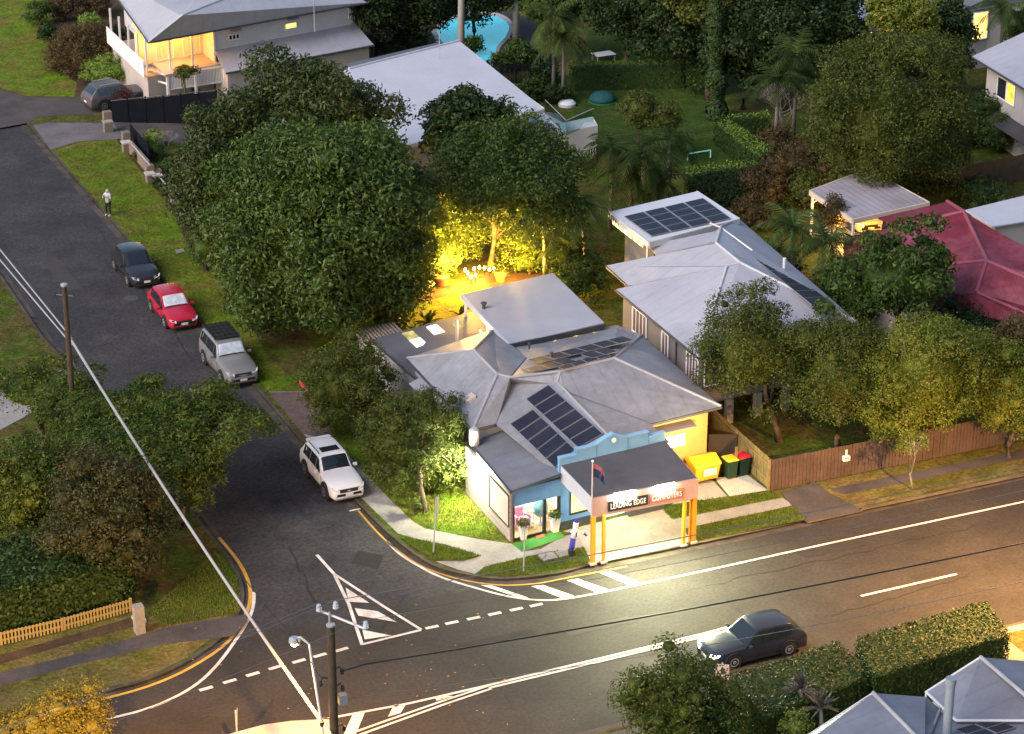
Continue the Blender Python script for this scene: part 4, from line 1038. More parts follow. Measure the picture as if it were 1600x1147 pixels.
b = MB().tube([P(687, 92, zw + .45), P(687, 92, zw + .45) + Vector((0, 0, 1.8))], .03, 5); pz = P(687, 92, zw + .45)
for k in range(3): b.tube([pz + Vector((-.3, 0, 1.2 + k * .25)), pz + Vector((.3, 0, 1.2 + k * .25))], .012, 4)
b.build('antenna', M['steel'], wr)
# terrace with glass balustrade at its side
te = thing('terrace', 'white walled terrace with glass balustrade beside the white roof', 'terrace', P(890, 190, 0))
t = [P(846, 174, 2.), P(880, 192, 2.), P(926, 182, 2.), P(934, 196, 2.), P(872, 208, 2.), P(820, 188, 2.)]
MB().prism([Vector((p.x, p.y, 0)) for p in t], 2.0).build('base', M['trim_white'], te)
for p0, p1 in (((852, 158), (885, 190)), ((885, 190), (928, 171))):
    p, q_ = P(*p0, 2.9), P(*p1, 2.9)
    g_ = MB().wall(p, q_, 1.95, 2.95, .02).build('glass_panel', M['pool_glass'], te)
    MB().tube([Vector((p.x, p.y, 2.97)), Vector((q_.x, q_.y, 2.97))], .03, 6).build('rail', M['steel'], te)

# white timber house, upper left
tl = thing('timber_house', 'white weatherboard house with pale roof and glowing verandah at the top of the street', 'house', P(353, 143, 0))
zl_, zt_ = 2.6, 3.4
l0, l1 = P(353, 115, zl_), P(585, 71, zl_); l2, l3 = P(555, 37, zt_), P(335, 79, zt_)
lr = roof_part(tl, [[l0, l1, l2, l3]], M['roof_white_x'])[0]
b = MB(); b.tube([l0, l1], .07, 6); b.build('gutter', M['gutter'], lr)
body(tl, [l0 + Vector((.2, .3, 0)), l1 + Vector((-.3, .3, 0)), Vector((l2.x, l2.y + .1, 0)), Vector((l3.x, l3.y + .1, 0))], 0, zl_ - .08, M['cream'], 'lower_wall')
fw = (l2 - l3); fwn = Vector((fw.y, -fw.x, 0)).normalized()
wb0 = P(232, 100, zt_); wa = l3 - fw * .42; wb = l2
up_w = MB().prism([Vector((p.x, p.y, 3.1)) for p in (l3, wb, wb + Vector((0, 9, 0)), l3 + Vector((0, 9, 0)))], 2.1).build('wall', M['weather_white'], tl)
zm = 5.25
m0, m1 = P(232, 66, zm), P(573, 4, zm); m2 = P(222, 33, zm + .1)
mr0, mr1 = P(285, 24, 6.9), P(470, -50, 7.4)
f_ = roof_part(tl, [[m0, m1, m1 + Vector((-2, 6, 2.0)), mr1, mr0]], M['roof_white_x'])
roof_part(tl, [[m0, mr0, P(330, -30, 6.9), P(150, -50, zm)]], M['roof_white'])
roof_part(tl, [[mr0, mr1, P(330, -30, 6.9)]], M['roof_white'])
v_ = [P(214, 38, 5.7), P(282, 26, 6.9), mr0, m0]
ridge(f_[0], [(m0, mr0), (mr0, mr1)], .07, M['cap_white'])
for q_ in (m1, P(150, -50, zm)): MB().tube([m0 + Vector((0, 0, -.05)), q_ + Vector((0, 0, -.05))], .07, 6).build('gutter', M['gutter'], f_[0])
def TW(px, py): return RP(px, py, l3, fwn)
def tlwin(x0, x1, y0, y1, m, bars):
    p, q_ = TW(x0, y1), TW(x1, y1 - (x1 - x0) * .19); z1 = TW(x0, y0).z; p.z = q_.z = p.z
    e = fwn * .03; qd = [p + e, q_ + e, Vector((q_.x, q_.y, z1)) + e, Vector((p.x, p.y, z1)) + e]
    w_ = MB().prism(qd, fwn * .02).build('window', m, up_w)
    f2_ = MB()
    for i in range(4): f2_.tube([qd[i] + e, qd[(i + 1) % 4] + e], .05, 4)
    for k in range(1, bars + 1): f2_.tube([qd[0].lerp(qd[1], k / (bars + 1)) + e, qd[3].lerp(qd[2], k / (bars + 1)) + e], .035, 4)
    f2_.build('frame', M['trim_white'], w_)
    hq = [qd[3] + Vector((0, 0, .55)), qd[2] + Vector((0, 0, .55)), qd[2] + fwn * .45 + Vector((0, 0, .35)), qd[3] + fwn * .45 + Vector((0, 0, .35))]
    MB().prism(hq, -.04).build('window_hood', M['roof_white_x'], w_)
tlwin(357, 374, 55, 63, M['dk_glass'], 2); tlwin(445, 463, 37, 46, M['lit_yellow'], 1)
tlwin(544, 550, 10, 28, mat('lattice_brown', (.3, .2, .17), .8), 1)
b = MB().tube([P(492, 50, 4.3), P(492, 50, 4.3) + Vector((0, 0, 3.6))], .04, 5); b.build('mast', M['steel'], lr)
# verandah
fl = [P(258, 117, 2.6), P(354, 98, 2.6), P(330, 76, 2.6), P(234, 94, 2.6)]
vd = MB().prism([p for p in fl], -.15).build('verandah_floor', M['cream'], tl)
vb = [Vector((l3.x, l3.y, 0)), P(232, 95, 2.75)]
bw0 = Vector((l3.x - .1, l3.y + 2.2, 0)); bw1 = bw0 - fw.normalized() * 5.2
b = MB().wall(bw0, bw1, 2.6, 5.1, .1); b.wall(l3, bw0, 2.6, 5.1, .1); b.build('verandah_wall', mat('verandah_wall', (.7, .6, .45), .8, .05), tl)
wv = win_on(tl, bw0, bw1, .05, .3, 2.7, 4.7, M['lit_yellow'], (0, -1), bars=3, name='french_door')
win_on(tl, bw0, bw1, .45, .7, 2.7, 4.7, M['lit_warm'], (0, -1), bars=2, name='french_door')
for t_ in (0, .33, .66, 1):
    p = l3.lerp(l3 - fw.normalized() * 5.2, t_); MB().box((p.x, p.y - .05, 3.9), (.12, .12, 2.6)).build('verandah_post', M['trim_white'], tl)
lo = l3 - fw.normalized() * 5.2
for k in range(4):
    p = lo + Vector((-.2, 1.2 + k * 2.2, 0)); MB().box((p.x, p.y, 3.9), (.12, .12, 2.6)).build('verandah_post', M['trim_white'], tl)
b = MB()
b.wall(lo + Vector((-.2, 0, 0)), lo + Vector((-.2, 9, 0)), 2.4, 3.6, .06); b.build('balustrade', M['trim_white'], tl)
MB().wall(lo + Vector((2.0, 3.4, 0)), lo + Vector((2.0, 12, 0)), 2.6, 5.1, .1).build('side_wall', M['weather_white'], tl)
win_on(tl, lo + Vector((1.93, 4, 0)), lo + Vector((1.93, 12, 0)), .1, .25, 3.2, 5.2, M['lit_warm'], (-1, 0), bars=1)
win_on(tl, lo + Vector((1.93, 4, 0)), lo + Vector((1.93, 12, 0)), .55, .7, 3.2, 5.2, M['lit_warm'], (-1, 0), bars=1)
body(tl, [lo + Vector((.1, .3, 0)), Vector((l3.x, l3.y + .4, 0)), l3 + Vector((0, 9, 0)), lo + Vector((.1, 9, 0))], 0, 2.35, M['cream'], 'lower_wall')
# slatted pergola in front of the verandah
pg = thing('slatted_pergola', 'white slatted pergola with arched openings below the glowing verandah', 'pergola', P(307, 148, 0))
g = [P(258, 117, 2.5), P(354, 98, 2.5)]
for px_, py_ in ((236, 143), (263, 151), (307, 147), (352, 142)):
    p = P(px_, py_, 1.0); MB().box((p.x, p.y, 1.25), (.16, .16, 2.5)).build('post', M['trim_white'], pg)
pA, pB, pC = [Vector((p.x, p.y, 0)) for p in (P(263, 151, 1.), P(352, 138, 1.), P(236, 143, 1.))]
b = MB()
for k in range(38):
    p = pA.lerp(pB, (k + .5) / 38); b.box((p.x, p.y, 2.0), (.06, .03, 1.0))
for zz in (1.5, 2.5): b.wall(pA, pB, zz - .05, zz + .05, .06)
for zz in (1.9, 2.5): b.wall(pC, pA, zz - .06, zz + .06, .06)
b.build('slat_screen', M['trim_white'], pg)
b = MB()
for k in range(9):
    p = pC.lerp(pA, k / 8); q_ = p + (pB - pA); b.wall(p, q_, 2.42, 2.54, .06)
b.build('roof_batten', M['trim_white'], pg)

# house at the right edge, upper storey
tr_ = thing('right_edge_house', 'two storey pale house with grey roof and small lit window at the right edge', 'house', P(1536, 190, 0))
zq = 5.2
h0, h1, h2 = P(1519, 88, zq), P(1640, 58, zq + .3), P(1640, 162, zq)
ft = roof_part(tr_, [[h0, h1 + Vector((0, 0, 1.2)), h1 + Vector((9, -8, 1.2)), h2 + Vector((8, -8, 0)), h2]], M['roof_white'])
b = MB(); b.tube([h0 + Vector((0, 0, -.06)), h2 + Vector((0, 0, -.06))], .07, 6); b.build('gutter', M['gutter'], ft[0])
wdir = (h2 - h0).normalized(); wn_ = Vector((wdir.y, -wdir.x, 0))
if wn_.x > 0: wn_ = -wn_
s0 = h0 + wdir * .9 - wn_ * .7; s1 = h2 + wdir * 8 - wn_ * .7
tb = MB().prism([Vector((s0.x, s0.y, 0)), Vector((s1.x, s1.y, 0)), Vector((s1.x, s1.y, 0)) - wn_ * 8, Vector((s0.x, s0.y, 0)) - wn_ * 8 ], zq - .05).build('wall', mat('wall_pale_block', (.4, .37, .34), .85, .1, 1), tr_)
win_on(tb, s0, s1, .09, .16, 3.2, 4.55, M['dk_glass'], wn_, bars=0); win_on(tb, s0, s1, .165, .225, 3.2, 4.55, M['lit_warm'], wn_, bars=0)
hz = [s0 + wdir * .6 + wn_ * .05, s0 + wdir * 8 + wn_ * .05]
MB().prism([Vector((hz[0].x, hz[0].y, 2.35)), Vector((hz[1].x, hz[1].y, 2.35)), Vector((hz[1].x, hz[1].y, 2.0)) + wn_ * 1.2, Vector((hz[0].x, hz[0].y, 2.0)) + wn_ * 1.2], -.05).build('window_hood', M['gutter'], tb)
# houses at the top edge
th = thing('far_house', 'far grey roofed house with a bright window between the dark trees', 'house', P(1525, 60, 0))
k0, k1, k2, k3 = P(1500, 18, 4.5), P(1600, 0, 4.5), P(1620, -40, 6.5), P(1520, -30, 6.5)
roof_part(th, [[k0, k1, k2, k3]], M['roof_pale'])
kb = body(th, inset([k0, k1, k2, k3], .7), 0, 4.4, M['cream'])
kk = inset([k0, k1, k2, k3], .7)
win_on(kb, kk[0], kk[1], .12, .42, 2.2, 4.2, M['lit_yellow'], (0, -1), bars=2)
t2 = thing('far_house', 'far house with sloping pale roof edge seen through yellow tree leaves', 'house', P(1335, 70, 0))
k0, k1, k2, k3 = P(1345, 38, 4.2), P(1316, -3, 4.6), P(1440, -40, 6.), P(1460, 10, 4.4)
roof_part(t2, [[k0, k1, k2, k3]], M['roof_pale'])
kb = body(t2, inset([k0, k1, k2, k3], .8), 0, 4.0, M['cream'])
kk = inset([k0, k1, k2, k3], .8)
win_on(kb, kk[0], kk[3], .02, .12, 2.1, 3.5, M['lit_yellow'], (0, -1), bars=1)
win_on(kb, kk[0], kk[3], .3, .42, 2.1, 3.5, M['lit_yellow'], (0, -1), bars=1)
# pale roof behind the red house
rr = thing('garage', 'pale flat garage roof behind the red roof at the right edge', 'garage', P(1560, 370, 0))
k0, k1, k2, k3 = P(1508, 328, 3.2), P(1640, 296, 3.2), P(1700, 330, 3.2), P(1550, 354, 3.2)
roof_part(rr, [[k0, k1, k2, k3]], M['roof_bright'])
body(rr, inset([k0, k1, k2, k3], .4), 0, 3.1, M['cream'])
# house at lower right
br = thing('corner_house', 'house with twin grey iron hip roofs and a tall flue at the lower right corner', 'house', P(1450, 1150, 0))
zb = 5.4
n0, n1, n2 = P(1364, 1083, zb), P(1250, 1157, zb - 1.1), P(1446, 1089, zb - .6)
n3, n4 = P(1469, 1108, zb - 1.1), P(1447, 1147 + 30, zb - 1.4)
n5 = P(1445, 1165, zb - .0)
o0, o1, o2, o3 = P(1532, 1027, zb + .3), P(1447, 1081, zb - .9), P(1494, 1126, zb - .9), P(1640, 1126, zb - .9)
o4, o5 = P(1640, 1120, zb + .3), P(1640, 1036, zb - .4)
fb = roof_part(br, [[n1, n0, n5, P(1300, 1260, zb - 1.2), P(1150, 1240, zb - 1.2)], [n0, n2, n3, P(1440, 1180, zb - .3), n5]], M['roof_slate'])
fc = roof_part(br, [[o1, o0, o4, o3, o2], [o0, o5, o4]], M['roof_slate'])
fd = roof_part(br, [[P(1462, 1108, zb - 1.15), P(1494, 1127, zb - 1.1), P(1680, 1127, zb - 1.1), P(1680, 1240, zb - .3), P(1440, 1240, zb - .3), P(1440, 1180, zb - .4)]], M['roof_slate'])
ridge(fb[0], [(n0, n5)], .08, M['cap']); ridge(fc[0], [(o0, o4)], .08, M['cap'])
for q_, r_ in (([o1, o2, o3], .06), ([n1, n0], .04), ([o1, o0], .04)): MB().tube(q_, r_, 6).build('gutter', M['gutter_white'], fc[0])
MB().tube([o1, o1 + Vector((-.1, -.2, -.6))], .04, 6).build('downpipe', M['gutter_white'], fc[0])
b = MB().tube([n3, P(1440, 1180, zb - .3)], .06, 6); b.build('valley', M['cap'], fb[0])
cz = P(1479, 1150, zb - .8)
b = MB().lathe(cz - Vector((0, 0, .3)), [(.17, 0), (.17, 2.5), (.2, 2.5), (.2, 2.75), (.13, 2.75)], 16); b.build('flue', mat('flue_grey', (.2, .23, .26), .5, .1), fd[0])
pc0, pcn = plane(P(1494, 1127, zb - 1.1), P(1680, 1127, zb - 1.1), P(1680, 1240, zb - .3))
panels(fd[0], [(1491, 1140), (1553, 1122), (1588, 1136), (1526, 1156)], 2, 2, pc0, pcn)
body(br, [P(1300, 1200, 4) , P(1262, 1150, 4.2), P(1364, 1090, 4.3), P(1440, 1097, 4.3), P(1460, 1085, 4.3), P(1530, 1040, 4.3), P(1630, 1045, 4.3), P(1630, 1240, 4.)], 0, 4.0, M['weather_white'])
# ------------------------------------------------------------------ fences and street things
def paling_fence(name, label, pts, h, m, board=.14, gap=.012, post_every=2.6, postm=None, rails=(.3, .8), hs=None, group=None):
    t = thing(name, label, 'fence', pts[0], group)
    bd = MB(); rl = MB()
    for k in range(len(pts) - 1):
        a, c = Vector(pts[k]), Vector(pts[k + 1]); L = (c - a).length; d = (c - a).normalized(); n = Vector((-d.y, d.x, 0))
        hh = lambda s: h if hs is None else hs[k] + (hs[k + 1] - hs[k]) * s
        N_ = int(L / (board + gap)); ang = math.atan2(d.y, d.x)
        for i in range(N_):
            s = (i + .5) / N_; p = a + (c - a) * s; e = rnd.uniform(-.012, .012)
            bd.box((p.x + n.x * e, p.y + n.y * e, hh(s) / 2 + .02), (board, .022, hh(s) + rnd.uniform(-.02, .02)), ang)
        for r_ in rails:
            rl.prism([a + n * .02 + Vector((0, 0, hh(0) * r_)), c + n * .02 + Vector((0, 0, hh(1) * r_)), c + n * .07 + Vector((0, 0, hh(1) * r_)), a + n * .07 + Vector((0, 0, hh(0) * r_))], .08)
        np_ = max(1, int(L / post_every))
        for i in range(np_ + 1):
            p = a + (c - a) * (i / np_); MB().box((p.x + n.x * .08, p.y + n.y * .08, hh(i / np_) / 2), (.1, .1, hh(i / np_) + .04), ang).build('post', postm or m, t)
    bd.build('paling_panel', m, t); rl.build('rail', m, t)
    return t
paling_fence('timber_fence', 'brown painted paling fence along the main road footpath', [P(1204, 767), P(1560, 696), P(1800, 649)], 1.62, M['fence_brown'], board=.17, gap=.02)
paling_fence('timber_fence', 'weathered olive paling fence lit yellow beside the wheelie bins', [P(1203, 766), P(1104, 676), P(1085, 655)], 1.6, M['fence_olive'], board=.15, gap=.025)
paling_fence('timber_fence', 'dark timber fence behind the big round tree at the right', [P(1490, 305), P(1640, 275)], 1.8, mat('fence_weathered', (.06, .045, .03), .9, .3, 2), board=.2)
fa_, fb_ = P(1204, 767), P(1560, 696); fd_ = (fb_ - fa_).normalized(); fn_ = Vector((fd_.y, -fd_.x, 0))
if fn_.y > 0: fn_ = -fn_
lbp = RP(1322, 716, fa_ + fn_ * .1, fn_)
lbx = thing('letterbox', 'small pale letterbox mounted on the brown paling fence', 'letterbox', (lbp.x, lbp.y, 0))
bevel(MB().box(lbp, (.36, .2, .26), math.atan2(fd_.y, fd_.x)).build('box', M['trim_white'], lbx), .02); MB().box(lbp + fn_ * .105 + Vector((0, 0, .05)), (.24, .02, .03), math.atan2(fd_.y, fd_.x)).build('slot', M['plinth'], lbx)
MB().box(lbp + Vector((0, 0, .3)), (.1, .04, .3), math.atan2(fd_.y, fd_.x)).build('number_plate', M['trim_white'], lbx)
# small screen between the yellow wall and the side fence
sg = thing('side_gate', 'dark timber side gate between yellow wall and olive fence', 'gate', P(1106, 722))
MB().wall(P(1106, 722), P(1150, 722), 0, 1.5, .05).build('panel', mat('gate_dark', (.05, .035, .025), .8, .2), sg)
MB().box(P(1150, 722, .8), (.1, .1, 1.6)).build('post', M['fence_olive'], sg)
# dark boundary fence at the driveway
bf = thing('dark_fence', 'tall black boundary fence rising beside the upper driveway', 'fence', P(174, 191))
a, c = P(174, 191), P(340, 194)
b = MB(); 
n = 26
for k in range(n):
    p, q = a.lerp(c, k / n), a.lerp(c, (k + 1.01) / n); b.wall(p, q, 0, 1.45 + (k / n) * .85, .03)
b.build('sheet_panel', M['fence_black'], bf)
for k in range(0, 7):
    p = a.lerp(c, k / 6); MB().box((p.x, p.y, .8 + k * .06), (.08, .08, 1.6 + k * .14)).build('post', M['fence_black'], bf)
MB().tube([a + Vector((0, 0, 1.5)), c + Vector((0, 0, 2.36))], .035, 6).build('rail', M['black_metal'], bf)
tp = thing('brick_pillar', 'lone pale brick pillar ending the black boundary fence', 'pillar', P(168, 190))
MB().box(P(168, 190, .72), (.55, .45, 1.44)).build('shaft', M['brick'], tp); MB().box(P(168, 190, 1.48), (.64, .54, .08)).build('cap', M['concrete'], tp)
# low brick wall with pillars
bw = thing('brick_wall', 'low pale brick front wall with square pillars along the grass verge', 'wall', P(199, 232))
MB().wall(P(203, 237), P(232, 270), 0, .8, .25).build('low_wall', M['brick'], bw)
for (x, y, h) in ((197, 222, 1.4), (234, 271, 1.15), (246, 274, .75), (273, 306, .95)):
    pl_ = MB().box(P(x, y, h / 2), (.5, .5, h)).build('pillar', M['brick'], bw); MB().box(P(x, y, h + .04), (.6, .6, .08)).build('cap', M['concrete_pale'], pl_)
MB().wall(P(249, 276), P(271, 303), .15, .8, .04).build('infill_panel', M['fence_black'], bw)
MB().tube([P(249, 276, .84), P(271, 303, .84)], .04, 6).build('rail', M['steel'], bw)
gt = thing('sliding_gate', 'black sliding driveway gate with grey top rail behind the brick wall', 'gate', P(205, 222))
MB().wall(P(205, 224), P(234, 258), .05, 1.35, .05).build('panel', M['fence_black'], gt); MB().tube([P(205, 224, 1.4), P(234, 258, 1.4)], .05, 6).build('rail', M['steel'], gt)
# picket fence, lower left
pk = paling_fence('picket_fence', 'cream picket fence under the dense hedge at the street corner', [P(-120, 1040), P(0, 1009), P(100, 986), P(206, 956)], .62, M['fence_cream'], board=.075, gap=.075, post_every=2.2)
kp = thing('fence_pillar', 'square yellow-lit masonry pillar at the end of the picket fence', 'pillar', P(217, 967))
MB().box(P(217, 967, .65), (.42, .42, 1.3)).build('shaft', M['concrete'], kp); MB().box(P(217, 967, .06), (.5, .62, .12)).build('base', M['concrete_pale'], kp)
# pool fence
pf = thing('pool_fence', 'black slatted pool fence behind the white roof', 'fence', P(760, 130))
a, c = P(762, 128), P(850, 133)
b = MB()
for k in range(44):
    p = a.lerp(c, k / 43); b.box((p.x, p.y, .75), (.05, .04, 1.4))
b.build('slat_panel', M['fence_black'], pf)
for k in range(5): p = a.lerp(c, k / 4); MB().box((p.x, p.y, .8), (.1, .1, 1.6)).build('post', M['fence_black'], pf)

# bins
def wheelie(label, px, py, lidm, h=1.0):
    t = thing('wheelie_bin', label, 'bin', P(px, py), 'wheelie bins by the olive fence')
    c = P(px, py)
    b = MB()
    w0, w1 = .23, .29
    q0 = [c + Vector((x * w0, y * w0, .06)) for x, y in ((-1, -1), (1, -1), (1, 1), (-1, 1))]; q1 = [c + Vector((x * w1, y * (w1 + .04), h)) for x, y in ((-1, -1), (1, -1), (1, 1), (-1, 1))]
    b.v += [tuple(p) for p in q0 + q1]; b.f += [(3, 2, 1, 0), (4, 5, 6, 7)] + [(i, (i + 1) % 4, 4 + (i + 1) % 4, 4 + i) for i in range(4)]
    bevel(b.build('body', mat('bin_green', (.012, .04, .02), .5, .1, 2), t), .025)
    b = MB(); q0 = [c + Vector((x * .32, y * .37, h + .005)) for x, y in ((-1, -1), (1, -1), (1, 1), (-1, 1))]; q1 = [c + Vector((x * .26, y * .3, h + .085)) for x, y in ((-1, -1), (1, -1), (1, 1), (-1, 1))]
    b.v += [tuple(p) for p in q0 + q1]; b.f += [(3, 2, 1, 0), (4, 5, 6, 7)] + [(i, (i + 1) % 4, 4 + (i + 1) % 4, 4 + i) for i in range(4)]
    ld = bevel(b.build('lid', lidm, t), .02); MB().tube([c + Vector((-.25, .38, h + .0)), c + Vector((.25, .38, h + .0))], .02, 6).build('handle', M['tyre'], ld)
    for s in (-1, 1): MB().lathe(c + Vector((s * .25 - .025, .27, .11)), [(.11, 0), (.11, .05)], 14, axis=(1, 0, 0)).build('wheel', M['tyre'], t)
wheelie('dark green wheelie bin with yellow lid, the left one of the pair', 1140, 746, mat('lid_yellow', (.65, .38, .02), .45, .05))
wheelie('dark green wheelie bin with red lid beside the olive fence', 1159, 741, mat('lid_red', (.55, .015, .03), .45, .05))
sk = thing('skip_bin', 'large yellow lidded bulk bin with white sticker beside the yellow wall', 'bulk bin', P(1098, 752))
c = P(1098, 750); yb = mat('bin_yellow', (.75, .45, .015), .4, .06, 2)
b = MB(); q0 = [c + Vector((x * .6, y * .4, .18)) for x, y in ((-1, -1), (1, -1), (1, 1), (-1, 1))]; q1 = [c + Vector((x * .68, y * .52, .95)) for x, y in ((-1, -1), (1, -1), (1, 1), (-1, 1))]
b.v += [tuple(p) for p in q0 + q1]; b.f += [(3, 2, 1, 0), (4, 5, 6, 7)] + [(i, (i + 1) % 4, 4 + (i + 1) % 4, 4 + i) for i in range(4)]
bevel(b.build('body', yb, sk), .03)
b = MB(); b.prism([c + Vector((-.72, -.56, .96)), c + Vector((-.72, .56, .96)), c + Vector((-.72, .56, 1.12)), c + Vector((-.72, .1, 1.3)), c + Vector((-.72, -.5, 1.06))], (1.44, 0, 0)); bevel(b.build('lid', yb, sk), .03)
MB().prism([c + Vector((-.25, -.5, .45)), c + Vector((.45, -.5, .45)), c + Vector((.45, -.535, .82)), c + Vector((-.25, -.535, .82))], (0, -.03, 0)).build('sticker', M['trim_white'], sk)
for x in (-.5, .5):
    for y in (-.3, .3): MB().lathe(c + Vector((x - .03, y, .09)), [(.09, 0), (.09, .06)], 12, axis=(1, 0, 0)).build('castor', M['tyre'], sk)
# shop door things
tag(structure(MB().face(PP([(800, 850), (873, 829), (884, 839), (816, 862)], .018)).build('turf_mat', mat('turf', (.05, .22, .03), .95, .15, 3, .02, 30))) , 'green artificial turf at the shop door', 'turf')
tag(MB().prism(PP([(837, 838), (851, 834), (852, 839), (839, 843)], .02), .02).build('door_mat', mat('coir', (.35, .13, .05), .95, .2, 4)), 'rust coloured door mat on the green turf', 'door mat')
def planter(label, px, py, h, w, leafm, seed):
    t = thing('planter', label, 'planter', P(px, py), 'planters at the shop door')
    c = P(px, py); b = MB(); q0 = [c + Vector((x * w * .62, y * w * .62, .02)) for x, y in ((-1, -1), (1, -1), (1, 1), (-1, 1))]; q1 = [c + Vector((x * w, y * w, h)) for x, y in ((-1, -1), (1, -1), (1, 1), (-1, 1))]
    b.v += [tuple(p) for p in q0 + q1]; b.f += [(3, 2, 1, 0), (4, 5, 6, 7)] + [(i, (i + 1) % 4, 4 + (i + 1) % 4, 4 + i) for i in range(4)]
    bevel(b.build('pot', M['white_pot'], t), .02)
    g = np.random.default_rng(seed); ct = []; nm = []
    for k in range(160):
        d_ = g.normal(size=3); d_ /= np.linalg.norm(d_); d_[2] = abs(d_[2]); ct.append(np.array(c) + np.array((0, 0, h)) + d_ * (.12 + .22 * g.random()) * np.array((1, 1, 1.2))); nm.append(d_ + g.normal(size=3) * .5)
    leaf_mesh('plant', np.array(ct), np.array(nm), .2, .07, leafm, t, g)
# poles, signs
def signpost(label, bx, by, ty, x2, panel, m, name='sign_post', thick=.03, tpx=None, back=M['steel']):
    """panel = (px centre, top py, bottom py, width m, heading)"""
    t = thing(name, label, 'sign', P(bx, by))
    g0 = P(bx, by); n_ = Vector((FWD.x, FWD.y, 0)).normalized()
    topp = RP(x2, ty, g0, n_)
    MB().tube([g0, Vector((topp.x, topp.y, topp.z))], .035, 8).build('post', M['steel'], t)
    if panel:
        cx_, y0_, y1_, w_, hd_ = panel
        a = RP(cx_, y0_, g0, n_); b_ = RP(cx_, y1_, g0, n_); d_ = Vector((math.cos(hd_), math.sin(hd_), 0)) * w_ / 2
        e = Vector((-d_.y, d_.x, 0)).normalized() * -.05
        o = MB().prism([b_ - d_ + e, b_ + d_ + e, a + d_ + e, a - d_ + e], e.normalized() * .02).build('sign_panel', m, t)
        return t, o, (a, b_, d_, e)
    return t, None, None
sgm = mat('sign_back', (.3, .27, .26), .5, .1)
signpost('street sign seen from behind on the grass beside the curved footpath', 677, 865, 776, 682, (682, 776, 809, .42, R(60)), sgm)
t_, o_, g_ = signpost('thin black post with small dark cap on the corner verge before the shop', 818, 894, 820, 820, (821, 817, 821, .35, R(10)), M['plinth'], name='bollard_post')
t_, o_, g_ = signpost('pale square sign on a post beside the moving car and hedge', 1128, 1080, 1036, 1129, (1129, 1037, 1060, .55, R(-32)), mat('sign_pale', (.6, .45, .36), .6, .06))
a, b_, d_, e = g_; cc = (a + b_) / 2 + e * 1.6
MB().prism([cc - d_ * .25 + Vector((0, 0, -.12)), cc + d_ * .25 + Vector((0, 0, -.12)), cc + d_ * .25 + Vector((0, 0, .18)), cc - d_ * .25 + Vector((0, 0, .18))], e * .1).build('symbol', M['plinth'], o_)
signpost('grey sign plate edge-on beside the lower traffic island', 371, 1158, 1110, 368, (368, 1110, 1142, .4, R(70)), M['steel'])
# flag pole with flag
fp = thing('flag_pole', 'slim pale flagpole in front of the blue shop awning', 'flagpole', P(924, 881))
g0 = P(923, 881); n_ = Vector((FWD.x, FWD.y, 0)).normalized(); tp_ = RP(927, 722, g0, n_)
MB().tube([g0, Vector((g0.x + .02, g0.y, tp_.z))], [.045, .03], 8).build('mast', mat('mast_pinkish', (.5, .4, .36), .5, .05), fp)
MB().lathe(Vector((g0.x + .02, g0.y, tp_.z)), [(.05, 0), (.07, .05), (.02, .1)], 10).build('finial', M['trim_white'], fp)
fg = thing('flag', 'navy flag with red upper corner drooping from the flagpole', 'flag', (g0.x, g0.y, tp_.z - .7))
def cloth(z0, z1, wv, m, nm):
    b = MB(); K = 14
    for i in range(K):
        for j in range(4):
            def pt2(i_, j_):
                s = i_ / K; t2 = j_ / 4
                return Vector((g0.x + .06 + s * wv, g0.y + math.sin(s * 9 + t2) * .09 * s, tp_.z - (z0 + (z1 - z0) * t2) - s * s * .42 - s * .08))
            b.face([pt2(i, j), pt2(i + 1, j), pt2(i + 1, j + 1), pt2(i, j + 1)])
    return b.build(nm, m, fg, smooth=True)
cloth(.1, .34, .55, mat('flag_red', (.3, .1, .11), .8, .1), 'red_canton')
cloth(.341, .75, .55, mat('flag_navy', (.015, .025, .09), .8, .1), 'navy_field')
# air dancer
ad = thing('air_dancer', 'leaning blue and white inflatable tube man beside the orange posts', 'inflatable', P(894, 867))
c = P(893, 868); bl_m = mat('dancer_blue', (.03, .035, .3), .6, .08); wt = mat('dancer_white', (.75, .73, .75), .6, .05)
MB().lathe(c, [(.17, 0), (.17, .32), (.12, .36)], 14).build('blower', M['black_metal'], ad)
ax = Vector((.17, 0, 1)).normalized(); q = c + Vector((0, 0, .35))
MB().lathe(q, [(.12, 0), (.13, .1), (.12, .55)], 14, axis=ax).build('lower_tube', bl_m, ad, smooth=True)
q1 = q + ax * .55
MB().lathe(q1, [(.12, 0), (.12, .3), (.1, .42), (.115, .5), (.13, .62), (.12, .78)], 14, axis=ax).build('upper_tube', wt, ad, smooth=True)
q2 = q1 + ax * .78
MB().lathe(q2, [(.12, 0), (.11, .08), (.06, .15)], 14, axis=ax).build('cap', bl_m, ad, smooth=True)
fo = MB()
for sx in (-.05, .05): fo.lathe(q1 + ax * .68 + Vector((sx, -.115, 0)), [(.02, 0), (.02, .02)], 8, axis=(0, -1, 0))
fo.tube([q1 + ax * .56 + Vector((-.05, -.125, 0)), q1 + ax * .54 + Vector((0, -.13, 0)), q1 + ax * .56 + Vector((.05, -.125, 0))], .012, 5)
fo.build('face', bl_m, ad)
sh = q1 + ax * .36
for pts, tipm in (([sh, sh + Vector((.22, -.03, -.06)), sh + Vector((.4, -.06, -.2)), sh + Vector((.56, -.08, -.34))], 1), ([sh, sh + Vector((-.14, -.02, 0)), sh + Vector((-.27, -.05, -.04)), sh + Vector((-.36, -.08, -.05))], 1)):
    am = MB().tube(pts[:3], [.06, .055, .05], 10).build('arm', wt, ad, smooth=True)
    MB().tube(pts[2:], [.052, .045], 10).build('cuff', bl_m, am, smooth=True)
